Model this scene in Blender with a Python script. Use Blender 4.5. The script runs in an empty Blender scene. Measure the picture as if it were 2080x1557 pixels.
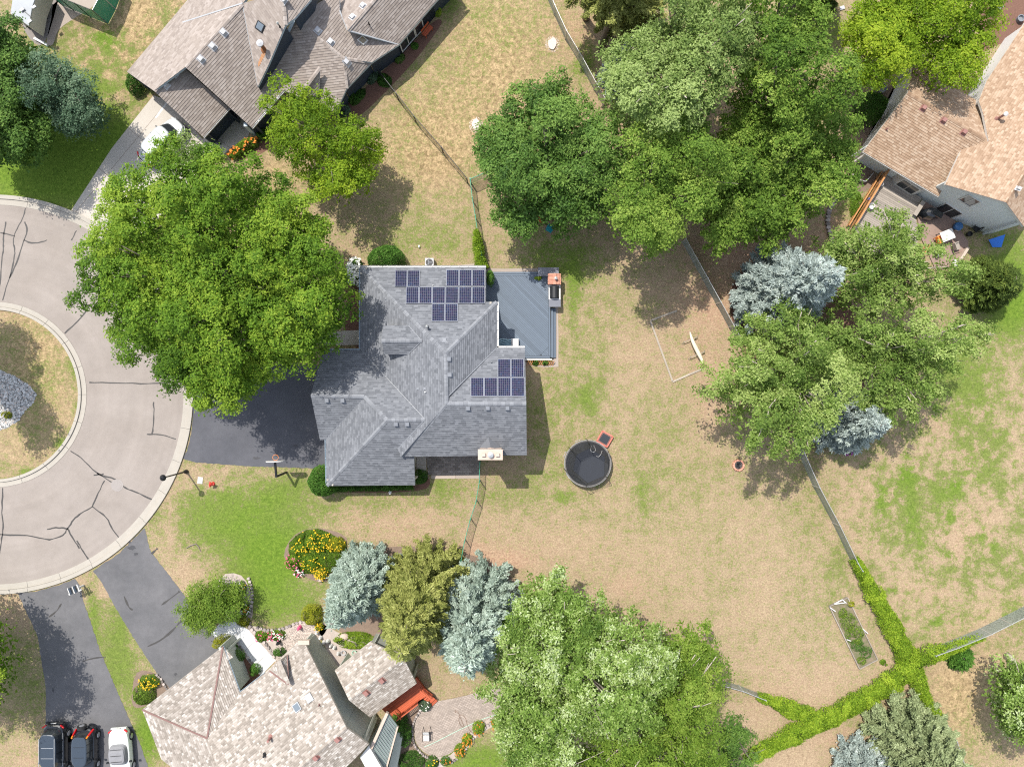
import bpy, math, random
import numpy as np
from mathutils import Vector
# ------------------------------------------------------------------ camera, light, exposure
SC = bpy.context.scene
H = 60.0            # drone height above the ground, metres
S = 24.0            # photograph pixels per metre on the ground
CX, CY = 1040.0, 778.5
cam_d = bpy.data.cameras.new('camera'); cam = bpy.data.objects.new('camera', cam_d)
SC.collection.objects.link(cam); SC.camera = cam
cam.location = (0, 0, H); cam.rotation_euler = (0, 0, 0)
cam_d.sensor_fit = 'HORIZONTAL'; cam_d.angle = 2*math.atan(1040/(S*H))
cam_d.clip_start = 0.5; cam_d.clip_end = 6000
SUNV = Vector((-0.313, 0.465, 1.0)).normalized()
EL = math.asin(SUNV.z); AZ = math.atan2(SUNV.x, SUNV.y)
world = bpy.data.worlds.new("World"); SC.world = world; world.use_nodes = True
nt = world.node_tree; nt.nodes.clear()
sky = nt.nodes.new('ShaderNodeTexSky'); sky.sky_type = 'NISHITA'; sky.sun_disc = False
sky.sun_elevation = EL; sky.sun_rotation = AZ; sky.air_density = 1.0; sky.dust_density = 1.5; sky.altitude = 300
bg = nt.nodes.new('ShaderNodeBackground'); bg.inputs[1].default_value = 0.15
wo = nt.nodes.new('ShaderNodeOutputWorld')
hs = nt.nodes.new('ShaderNodeHueSaturation'); hs.inputs['Saturation'].default_value = 0.55; hs.inputs['Value'].default_value = 1.2
nt.links.new(sky.outputs[0], hs.inputs['Color']); nt.links.new(hs.outputs[0], bg.inputs[0]); nt.links.new(bg.outputs[0], wo.inputs[0])
sd = bpy.data.lights.new('sun', 'SUN'); sd.energy = 3.5; sd.angle = math.radians(0.5); sd.color = (1.0, 0.95, 0.865)
sun = bpy.data.objects.new('sun', sd); SC.collection.objects.link(sun)
sun.rotation_euler = (-SUNV).to_track_quat('-Z', 'Y').to_euler(); sun.location = (-20, 30, 80)
SC.view_settings.view_transform = 'Standard'; SC.view_settings.look = 'None'
SC.view_settings.exposure = 0.68; SC.view_settings.gamma = 1.0; SC.view_settings.use_curve_mapping = False
SC.render.engine = 'CYCLES'
SC.cycles.max_bounces = 5; SC.cycles.diffuse_bounces = 3; SC.cycles.glossy_bounces = 2
SC.cycles.transmission_bounces = 3; SC.cycles.transparent_max_bounces = 8
SC.cycles.caustics_reflective = False; SC.cycles.caustics_refractive = False
SC.cycles.use_denoising = False; SC.cycles.filter_width = 1.15

random.seed(7); RNG = np.random.default_rng(11)
COL = SC.collection
# ------------------------------------------------------------------ helpers
def W(px, py, h=0.0):
    k = (H-h)/H/S
    return Vector(((px-CX)*k, (CY-py)*k, h))

def W2(px, py, h=0.0):
    v = W(px, py, h); return (v.x, v.y)

ORIG = {}
def worg(o):
    return ORIG.get(o.name, Vector((0, 0, 0)))

def tag(o, label=None, cat=None, group=None, kind=None):
    if label: o['label'] = label
    if cat: o['category'] = cat
    if group: o['group'] = group
    if kind: o['kind'] = kind
    return o

def thing(name, label, cat, loc=(0, 0, 0), rz=0.0, group=None):
    o = bpy.data.objects.new(name, None); COL.objects.link(o)
    o.location = loc; o.rotation_euler = (0, 0, rz); o.empty_display_size = 0.3
    ORIG[o.name] = Vector(loc)
    return tag(o, label, cat, group)

class MB:
    def __init__(s): s.v = []; s.f = []; s.t = []; s.m = []; s.cur = 0.5; s.cm = 0
    def face(s, idx): s.f.append(tuple(idx)); s.t.append(s.cur); s.m.append(s.cm)
    def poly(s, pts, tint=None):
        n = len(s.v); s.v += [tuple(p) for p in pts]
        s.f.append(tuple(range(n, n+len(pts)))); s.t.append(s.cur if tint is None else tint); s.m.append(s.cm)
    def box(s, c, size, rz=0.0, tilt=None):
        cx, cy, cz = c; sx, sy, sz = size[0]/2, size[1]/2, size[2]/2
        ca, sa = math.cos(rz), math.sin(rz); n = len(s.v)
        for dz in (-sz, sz):
            for dx, dy in ((-sx, -sy), (sx, -sy), (sx, sy), (-sx, sy)):
                s.v.append((cx+dx*ca-dy*sa, cy+dx*sa+dy*ca, cz+dz))
        for q in ((3, 2, 1, 0), (4, 5, 6, 7), (0, 1, 5, 4), (1, 2, 6, 5), (2, 3, 7, 6), (3, 0, 4, 7)):
            s.face([n+i for i in q])
    def prism(s, pts, z0, z1, cap=True):
        """pts: list of (x,y); vertical prism (ccw or cw)"""
        a = sum(pts[i][0]*pts[(i+1) % len(pts)][1]-pts[(i+1) % len(pts)][0]*pts[i][1] for i in range(len(pts)))
        if a < 0: pts = pts[::-1]
        n = len(s.v); k = len(pts)
        zz0 = z0 if isinstance(z0, (list, tuple)) else [z0]*k
        zz1 = z1 if isinstance(z1, (list, tuple)) else [z1]*k
        s.v += [(p[0], p[1], zz0[i]) for i, p in enumerate(pts)] + [(p[0], p[1], zz1[i]) for i, p in enumerate(pts)]
        for i in range(k):
            j = (i+1) % k; s.face((n+i, n+j, n+k+j, n+k+i))
        s.face(range(n+k, n+2*k))
        if cap: s.face(range(n+k-1, n-1, -1))
    def beam(s, a, b, w, h=None, up=(0, 0, 1)):
        """box beam from a to b, width w (sideways) height h"""
        a = Vector(a); b = Vector(b); h = h or w
        d = (b-a)
        if d.length < 1e-6: return
        d.normalize(); u = Vector(up)
        if abs(d.dot(u)) > 0.98: u = Vector((1, 0, 0))
        sd_ = d.cross(u).normalized(); u2 = sd_.cross(d).normalized()
        n = len(s.v)
        for p in (a, b):
            for i, j in ((-1, -1), (1, -1), (1, 1), (-1, 1)):
                s.v.append(tuple(p+sd_*(i*w/2)+u2*(j*h/2)))
        for q in ((0, 1, 2, 3), (7, 6, 5, 4), (0, 4, 5, 1), (1, 5, 6, 2), (2, 6, 7, 3), (3, 7, 4, 0)):
            s.face([n+i for i in q])
    def tube(s, pts, rad, seg=6, cap=True):
        pts = [Vector(p) for p in pts]; k = len(pts)
        rad = rad if isinstance(rad, (list, tuple)) else [rad]*k
        n = len(s.v)
        for i, p in enumerate(pts):
            d = (pts[min(i+1, k-1)]-pts[max(i-1, 0)])
            d = d.normalized() if d.length > 1e-9 else Vector((0, 0, 1))
            u = Vector((0, 0, 1)) if abs(d.z) < 0.9 else Vector((1, 0, 0))
            a = d.cross(u).normalized(); b = d.cross(a).normalized()
            for j in range(seg):
                t = 2*math.pi*j/seg
                s.v.append(tuple(p+(a*math.cos(t)+b*math.sin(t))*rad[i]))
        for i in range(k-1):
            for j in range(seg):
                j2 = (j+1) % seg
                s.face((n+i*seg+j, n+(i+1)*seg+j, n+(i+1)*seg+j2, n+i*seg+j2))
        if cap:
            s.face(range(n, n+seg)); s.face(range(n+k*seg-1, n+(k-1)*seg-1, -1))
    def cyl(s, c, r, z0, z1, seg=16, r2=None):
        s.lathe(c, [(r, z0), (r if r2 is None else r2, z1)], seg)
    def lathe(s, c, prof, seg=16, sx=1.0, sy=1.0, cap=True):
        n = len(s.v); k = len(prof)
        for r, z in prof:
            for j in range(seg):
                t = 2*math.pi*j/seg
                s.v.append((c[0]+r*math.cos(t)*sx, c[1]+r*math.sin(t)*sy, z))
        for i in range(k-1):
            for j in range(seg):
                j2 = (j+1) % seg
                s.face((n+i*seg+j, n+i*seg+j2, n+(i+1)*seg+j2, n+(i+1)*seg+j))
        if cap:
            s.face(range(n+seg-1, n-1, -1)); s.face(range(n+(k-1)*seg, n+k*seg))
    def strip(s, pts, w, z):
        """flat ribbon along (x,y) pts; w scalar or list"""
        k = len(pts); w = w if isinstance(w, (list, tuple)) else [w]*k
        L = []; R = []
        for i in range(k):
            a = Vector(pts[max(i-1, 0)][:2]); b = Vector(pts[min(i+1, k-1)][:2]); d = (b-a).normalized()
            nrm = Vector((-d.y, d.x)); p = Vector(pts[i][:2])
            L.append(p+nrm*w[i]/2); R.append(p-nrm*w[i]/2)
        for i in range(k-1):
            s.poly([(R[i].x, R[i].y, z), (R[i+1].x, R[i+1].y, z), (L[i+1].x, L[i+1].y, z), (L[i].x, L[i].y, z)])

def obj(name, mb, mat, parent=None, local=False, smooth=False, origin=None, kind=None, label=None):
    me = bpy.data.meshes.new(name)
    if parent is not None and not local: off = worg(parent)
    elif origin is not None: off = Vector(origin)
    else: off = Vector((0, 0, 0))
    vs = np.array(mb.v, dtype=np.float64).reshape(-1, 3)-np.array(off)
    me.from_pydata(vs.tolist(), [], mb.f)
    at = me.attributes.new('tint', 'FLOAT', 'FACE'); at.data.foreach_set('value', np.array(mb.t, dtype=np.float32))
    mats = mat if isinstance(mat, (list, tuple)) else [mat]
    for m_ in mats: me.materials.append(m_)
    if len(mats) > 1: me.polygons.foreach_set('material_index', mb.m)
    if smooth: me.polygons.foreach_set('use_smooth', [True]*len(me.polygons))
    me.update()
    o = bpy.data.objects.new(name, me); COL.objects.link(o)
    if parent is not None:
        o.parent = parent; ORIG[o.name] = off if not local else Vector((0, 0, 0))
    elif origin is not None:
        o.location = origin; ORIG[o.name] = Vector(origin)
    if kind: o['kind'] = kind
    if label: o['label'] = label
    return o

def single(name, mb, mat, label, cat, group=None, origin=None, smooth=False, kind=None):
    if origin is None:
        a = np.array(mb.v); origin = (float(a[:, 0].mean()), float(a[:, 1].mean()), float(a[:, 2].min()))
    return tag(obj(name, mb, mat, None, origin=origin, smooth=smooth), label, cat, group, kind)

def quads_np(name, V, mat, parent, tint, nv=4):
    """V: (N*nv,3) world verts, unshared quads"""
    off = np.array(worg(parent)) if parent is not None else np.zeros(3)
    V = (V-off).astype(np.float32); n = len(V)//nv
    me = bpy.data.meshes.new(name)
    me.vertices.add(n*nv); me.vertices.foreach_set('co', V.ravel())
    me.loops.add(n*nv); me.loops.foreach_set('vertex_index', np.arange(n*nv, dtype=np.int32))
    me.polygons.add(n); me.polygons.foreach_set('loop_start', np.arange(0, n*nv, nv, dtype=np.int32))
    at = me.attributes.new('tint', 'FLOAT', 'FACE'); at.data.foreach_set('value', np.asarray(tint, dtype=np.float32))
    me.materials.append(mat); me.update(calc_edges=True)
    o = bpy.data.objects.new(name, me); COL.objects.link(o)
    if parent is not None: o.parent = parent
    return o

def dup(root, loc, rz=0.0, label=None, group=None):
    r = root.copy(); COL.objects.link(r); r.location = loc; r.rotation_euler = (0, 0, rz)
    if label: r['label'] = label
    if group: r['group'] = group
    for ch in list(root.children):
        c = ch.copy(); COL.objects.link(c); c.parent = r
        for g in list(ch.children):
            d = g.copy(); COL.objects.link(d); d.parent = c
    return r

# ------------------------------------------------------------------ materials
def _n(t, typ, **kw):
    n = t.nodes.new(typ)
    for k, v in kw.items(): setattr(n, k, v)
    return n

def noise(t, scale, detail=4, rough=0.6, vec=None, out=0, dist=0.0):
    n = _n(t, 'ShaderNodeTexNoise'); n.inputs['Scale'].default_value = scale
    n.inputs['Detail'].default_value = detail; n.inputs['Roughness'].default_value = rough
    n.inputs['Distortion'].default_value = dist
    if vec: t.links.new(vec, n.inputs['Vector'])
    return n.outputs[out]

def math_(t, op, a, b=None, c=None, clamp=False):
    n = _n(t, 'ShaderNodeMath', operation=op); n.use_clamp = clamp
    for i, x in enumerate((a, b, c)):
        if x is None: continue
        if isinstance(x, (int, float)): n.inputs[i].default_value = x
        else: t.links.new(x, n.inputs[i])
    return n.outputs[0]

def mixc(t, fac, a, b, blend='MIX'):
    n = _n(t, 'ShaderNodeMix', data_type='RGBA', blend_type=blend)
    if isinstance(fac, (int, float)): n.inputs[0].default_value = fac
    else: t.links.new(fac, n.inputs[0])
    for s_, x in ((6, a), (7, b)):
        if isinstance(x, (tuple, list)): n.inputs[s_].default_value = (*x[:3], 1)
        else: t.links.new(x, n.inputs[s_])
    return n.outputs[2]

def ramp(t, fac, stops):
    n = _n(t, 'ShaderNodeValToRGB'); e = n.color_ramp.elements
    while len(e) < len(stops): e.new(0.5)
    for i, (p, c) in enumerate(stops):
        e[i].position = p; e[i].color = (*c, 1) if len(c) == 3 else c
    t.links.new(fac, n.inputs[0]); return n.outputs[0]

def base_mat(name):
    m = bpy.data.materials.new(name); m.use_nodes = True
    t = m.node_tree; b = t.nodes['Principled BSDF']; g = _n(t, 'ShaderNodeNewGeometry')
    return m, t, b, g.outputs['Position']

def rgb_mul(t, col, f):
    """multiply colour by scalar socket"""
    n = _n(t, 'ShaderNodeVectorMath', operation='SCALE'); 
    if isinstance(col, (tuple, list)): n.inputs[0].default_value = col[:3]
    else: t.links.new(col, n.inputs[0])
    t.links.new(f, n.inputs['Scale']); return n.outputs[0]

def mat(name, col, rough=0.7, var=0.18, scale=2.0, fine=0.12, fscale=25.0, bump=0.0, bscale=30.0, metal=0.0,
        spec=0.4, col2=None, tint=0.0, coat=0.0):
    m, t, b, pos = base_mat(name)
    a = noise(t, scale, 5, 0.6, pos); f = noise(t, fscale, 3, 0.7, pos)
    c = mixc(t, math_(t, 'MULTIPLY_ADD', a, 3.0, -1.0, clamp=True), col, col2 if col2 else col)
    k = math_(t, 'MULTIPLY_ADD', a, 2*var, 1-var)
    k2 = math_(t, 'MULTIPLY_ADD', f, 2*fine, 1-fine)
    k = math_(t, 'MULTIPLY', k, k2)
    if tint:
        at = _n(t, 'ShaderNodeAttribute', attribute_name='tint')
        k = math_(t, 'MULTIPLY', k, math_(t, 'MULTIPLY_ADD', at.outputs['Fac'], 2*tint, 1-tint))
    t.links.new(rgb_mul(t, c, k), b.inputs['Base Color'])
    b.inputs['Roughness'].default_value = rough; b.inputs['Metallic'].default_value = metal
    b.inputs['Specular IOR Level'].default_value = spec; b.inputs['Coat Weight'].default_value = coat
    if bump:
        bn = _n(t, 'ShaderNodeBump'); bn.inputs['Strength'].default_value = min(1, bump); bn.inputs['Distance'].default_value = 0.03
        t.links.new(noise(t, bscale, 4, 0.6, pos), bn.inputs['Height']); t.links.new(bn.outputs[0], b.inputs['Normal'])
    return m

def leaf_mat(name, dark, mid, light, trans=0.3, rough=0.5, spec=0.3, tips=None):
    m = bpy.data.materials.new(name); m.use_nodes = True; t = m.node_tree
    b = t.nodes['Principled BSDF']; out = t.nodes['Material Output']
    at = _n(t, 'ShaderNodeAttribute', attribute_name='tint')
    k_ = 0.93; stops = [(0.05, tuple(c*k_ for c in dark)), (0.5, tuple(c*k_ for c in mid)), (0.9, tuple(c*k_ for c in light))]
    rough = min(1, rough+.15); spec *= .5
    if tips: stops[2] = (0.74, light); stops.append((0.83, tips))
    c = ramp(t, at.outputs['Fac'], stops)
    t.links.new(c, b.inputs['Base Color']); b.inputs['Roughness'].default_value = rough
    b.inputs['Specular IOR Level'].default_value = spec
    tr = _n(t, 'ShaderNodeBsdfTranslucent'); n2 = mixc(t, 1.0, c, (1.25, 1.35, 0.7), 'MULTIPLY'); t.links.new(n2, tr.inputs[0])
    mx = _n(t, 'ShaderNodeMixShader'); mx.inputs[0].default_value = trans
    t.links.new(b.outputs[0], mx.inputs[1]); t.links.new(tr.outputs[0], mx.inputs[2]); t.links.new(mx.outputs[0], out.inputs[0])
    return m

def shingle_mat(name, stops, grain=0.25, mott=0.12):
    m, t, b, pos = base_mat(name)
    at = _n(t, 'ShaderNodeAttribute', attribute_name='tint')
    f = math_(t, 'ADD', at.outputs['Fac'], math_(t, 'MULTIPLY_ADD', noise(t, 9, 4, 0.7, pos), 0.5, -0.25), clamp=True)
    c = ramp(t, f, stops)
    k = math_(t, 'MULTIPLY_ADD', noise(t, 40, 2, 0.8, pos), 2*grain, 1-grain)
    k = math_(t, 'MULTIPLY', k, math_(t, 'MULTIPLY_ADD', noise(t, 0.5, 4, 0.6, pos), 2*mott, 1-mott))
    t.links.new(rgb_mul(t, c, k), b.inputs['Base Color']); b.inputs['Roughness'].default_value = 0.9
    b.inputs['Specular IOR Level'].default_value = 0.25
    return m

M = {}
M['shingle_grey'] = shingle_mat('grey_shingle', [(0.0, (0.088, 0.094, 0.105)), (0.5, (0.148, 0.155, 0.170)), (1.0, (0.225, 0.234, 0.252))])
M['shingle_brown'] = shingle_mat('brown_shingle', [(0.0, (0.18, 0.15, 0.135)), (0.5, (0.27, 0.228, 0.198)), (1.0, (0.37, 0.325, 0.295))])
M['shingle_beige'] = shingle_mat('beige_shingle', [(0.0, (0.19, 0.165, 0.14)), (0.4, (0.285, 0.248, 0.212)), (0.75, (0.375, 0.335, 0.295)), (1.0, (0.53, 0.50, 0.46))])
M['shingle_tan'] = shingle_mat('tan_shingle', [(0.0, (0.22, 0.14, 0.09)), (0.5, (0.34, 0.235, 0.16)), (1.0, (0.46, 0.36, 0.27))])
M['flash_grey'] = mat('metal_flashing', (0.36, 0.37, 0.38), 0.6, metal=0.2)
M['flash_red'] = mat('red_brown_flashing', (0.20, 0.115, 0.10), 0.6)
M['white'] = mat('white_paint', (0.60, 0.59, 0.57), 0.5, var=0.06, fine=0.04)
M['trim_blue'] = mat('blue_grey_trim', (0.36, 0.44, 0.50), 0.5, var=0.08)
M['wall_navy'] = mat('navy_siding', (0.032, 0.045, 0.065), 0.6, var=0.15)
M['wall_sage'] = mat('sage_stucco', (0.46, 0.48, 0.42), 0.85, var=0.08)
M['wall_pale'] = mat('pale_blue_grey_siding', (0.68, 0.73, 0.74), 0.7, var=0.06)
M['wall_cream'] = mat('cream_siding', (0.55, 0.50, 0.42), 0.7, var=0.08)
M['glass'] = mat('dark_window_glass', (0.03, 0.035, 0.04), 0.08, var=0.2, spec=0.8)
M['sky_glass'] = mat('skylight_glass', (0.13, 0.16, 0.19), 0.35, var=0.1, spec=0.5)
M['black_metal'] = mat('black_metal', (0.025, 0.026, 0.028), 0.45, metal=0.3)
M['galv'] = mat('galvanised_metal', (0.55, 0.56, 0.56), 0.4, metal=0.6)
M['vent_grey'] = mat('grey_roof_vent', (0.20, 0.21, 0.23), 0.6)
M['vent_light'] = mat('light_roof_vent', (0.45, 0.45, 0.46), 0.5)
M['vent_red'] = mat('red_brown_roof_vent', (0.30, 0.15, 0.13), 0.6)
M['chimney'] = mat('cream_stucco', (0.50, 0.40, 0.33), 0.8, var=0.1)
M['conc'] = mat('concrete', (0.46, 0.42, 0.37), 0.85, var=0.12, scale=0.8, fine=0.15, fscale=30, bump=0.2)
M['conc_white'] = mat('white_concrete', (0.54, 0.55, 0.56), 0.8, var=0.05)
M['kerb'] = mat('kerb_concrete', (0.37, 0.34, 0.295), 0.85, var=0.12, scale=1.5, fine=0.12)
M['tar'] = mat('tar_seal', (0.05, 0.047, 0.045), 0.6)
M['wood_grey'] = mat('weathered_wood', (0.31, 0.27, 0.23), 0.8, var=0.2, scale=5, tint=0.2)
M['wood_red'] = mat('red_stained_wood', (0.44, 0.095, 0.04), 0.6, var=0.15, scale=4, tint=0.2)
M['wood_orange'] = mat('orange_cedar', (0.46, 0.22, 0.08), 0.6, var=0.25, scale=5, tint=0.25)
M['deck'] = mat('blue_grey_composite_board', (0.105, 0.135, 0.175), 0.6, var=0.08, tint=0.14, fine=0.1)
M['stone'] = mat('granite_stone', (0.30, 0.26, 0.24), 0.85, var=0.25, scale=6, tint=0.6, bump=0.3)
M['gravel'] = mat('river_gravel', (0.40, 0.34, 0.30), 0.9, var=0.3, scale=3, tint=0.5, fine=0.3, fscale=20)
M['mulch'] = mat('wood_mulch', (0.16, 0.085, 0.06), 0.95, var=0.35, scale=6, fine=0.4, fscale=14, bump=0.8, bscale=18)
M['soil'] = mat('bare_soil', (0.20, 0.145, 0.11), 0.95, var=0.3, scale=3, fine=0.3, fscale=12, bump=0.6)
M['bark'] = mat('bark', (0.20, 0.165, 0.14), 0.9, var=0.3, scale=6, bump=0.6)
M['bark_pale'] = mat('pale_bark', (0.42, 0.36, 0.31), 0.9, var=0.3, scale=6, bump=0.4)
M['tyre'] = mat('tyre_rubber', (0.02, 0.02, 0.02), 0.8)
M['rim'] = mat('wheel_rim', (0.6, 0.6, 0.62), 0.3, metal=0.7)
M['car_black'] = mat('black_car_paint', (0.008, 0.010, 0.014), 0.25, var=0.05, coat=0.8, spec=0.5)
M['car_silver'] = mat('silver_car_paint', (0.38, 0.41, 0.42), 0.3, var=0.03, coat=0.6)
M['car_white'] = mat('white_car_paint', (0.72, 0.74, 0.70), 0.3, var=0.03, coat=0.6)
M['car_roofgrey'] = mat('slate_car_roof', (0.035, 0.048, 0.066), 0.3, var=0.05, coat=0.5)
M['cloth_grey'] = mat('grey_canvas_top', (0.22, 0.22, 0.23), 0.85)
M['red_light'] = mat('red_lamp_lens', (0.5, 0.01, 0.015), 0.2, var=0.05)
M['orange_light'] = mat('amber_lamp_lens', (0.75, 0.22, 0.02), 0.2, var=0.05)
M['red'] = mat('red_paint', (0.55, 0.05, 0.035), 0.5)
M['red_soft'] = mat('faded_red_plastic', (0.62, 0.16, 0.12), 0.5)
M['orange'] = mat('orange_fabric', (0.80, 0.25, 0.04), 0.7)
M['teal'] = mat('teal_plastic', (0.02, 0.25, 0.28), 0.5)
M['blue'] = mat('blue_tarp', (0.02, 0.16, 0.60), 0.6)
M['blue_dark'] = mat('dark_blue_cover', (0.03, 0.07, 0.16), 0.7)
M['green_mesh'] = mat('green_vinyl_wire', (0.06, 0.30, 0.19), 0.5)
M['grey_wire'] = mat('galvanised_wire', (0.30, 0.33, 0.29), 0.5)
M['black_wire'] = mat('black_vinyl_wire', (0.03, 0.03, 0.03), 0.5)
M['mat_fabric'] = mat('black_mesh_fabric', (0.026, 0.030, 0.040), 0.7, var=0.1)
M['pad'] = mat('faded_grey_pad', (0.13, 0.12, 0.11), 0.7, var=0.3, scale=3)
M['brick'] = mat('red_clay_brick', (0.50, 0.24, 0.17), 0.85, var=0.15, scale=6, tint=0.3)
M['slate'] = mat('dark_slate_counter', (0.15, 0.155, 0.18), 0.4, var=0.1)
M['paver'] = mat('grey_brown_paver', (0.22, 0.195, 0.18), 0.85, var=0.15, scale=3, tint=0.3, fine=0.15)
M['paver_pink'] = mat('pink_beige_paver', (0.34, 0.285, 0.245), 0.85, var=0.1, scale=2, tint=0.15, fine=0.1)
M['petal_yellow'] = mat('yellow_petals', (0.70, 0.44, 0.01), 0.7, tint=0.3)
M['petal_orange'] = mat('orange_petals', (0.62, 0.20, 0.02), 0.7, tint=0.3)
M['petal_white'] = mat('white_petals', (0.80, 0.80, 0.72), 0.7, tint=0.2)
M['petal_pink'] = mat('pink_petals', (0.65, 0.10, 0.22), 0.7, tint=0.3)
M['petal_magenta'] = mat('magenta_petals', (0.40, 0.03, 0.38), 0.7, tint=0.3)
M['hose_green'] = mat('pale_green_hose', (0.36, 0.52, 0.42), 0.5)
M['hose_brown'] = mat('brown_hose', (0.22, 0.14, 0.10), 0.5)
# ------------------------------------------------------------------ 2D clipping
def clip(poly, nx, ny, c):
    out = []; k = len(poly)
    for i in range(k):
        a = poly[i]; b = poly[(i+1) % k]
        da = nx*a[0]+ny*a[1]-c; db = nx*b[0]+ny*b[1]-c
        if da <= 0: out.append(a)
        if (da < 0 < db) or (db < 0 < da):
            t = da/(da-db); out.append((a[0]+(b[0]-a[0])*t, a[1]+(b[1]-a[1])*t))
    return out

def area2(p):
    return abs(sum(p[i][0]*p[(i+1) % len(p)][1]-p[(i+1) % len(p)][0]*p[i][1] for i in range(len(p))))/2

def cuts(poly, ang, sx, sy, gap, stagger=0.0, jit=0.0, minarea=0.002, rnd=None):
    """cut a polygon into a grid of pieces sx by sy, rotated by ang, with joints of width gap"""
    ca, sa = math.cos(ang), math.sin(ang)
    loc = [(x*ca+y*sa, -x*sa+y*ca) for x, y in poly]
    y0 = min(p[1] for p in loc); y1 = max(p[1] for p in loc); out = []; r = 0
    y = y0
    while y < y1:
        row = clip(clip(loc, 0, 1, y+sy-gap/2), 0, -1, -(y+gap/2)); 
        if len(row) >= 3:
            xa = min(p[0] for p in row); xb = max(p[0] for p in row)
            x = math.floor(xa/sx)*sx+(stagger*sx if r % 2 else 0)-(sx if stagger else 0)
            while x < xb:
                w = sx*(1+(random.random()-.5)*jit)
                c = clip(clip(row, 1, 0, x+w-gap/2), -1, 0, -(x+gap/2))
                if len(c) >= 3 and area2(c) > minarea: out.append([(u*ca-v*sa, u*sa+v*ca) for u, v in c])
                x += w
        y += sy; r += 1
    return out

def smooth_poly(pts, n=4, closed=True):
    """Catmull-Rom through the points"""
    P_ = [Vector(p[:2]) for p in pts]; k = len(P_); out = []
    rng = range(k) if closed else range(k-1)
    for i in rng:
        if closed: a, b, c, d = P_[i-1], P_[i], P_[(i+1) % k], P_[(i+2) % k]
        else: a, b, c, d = P_[max(i-1, 0)], P_[i], P_[i+1], P_[min(i+2, k-1)]
        for j in range(n):
            t = j/n
            q = 0.5*((2*b)+(c-a)*t+(2*a-5*b+4*c-d)*t*t+(3*b-a-3*c+d)*t**3); out.append((q.x, q.y))
    if not closed: out.append(tuple(P_[-1]))
    return out

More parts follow.
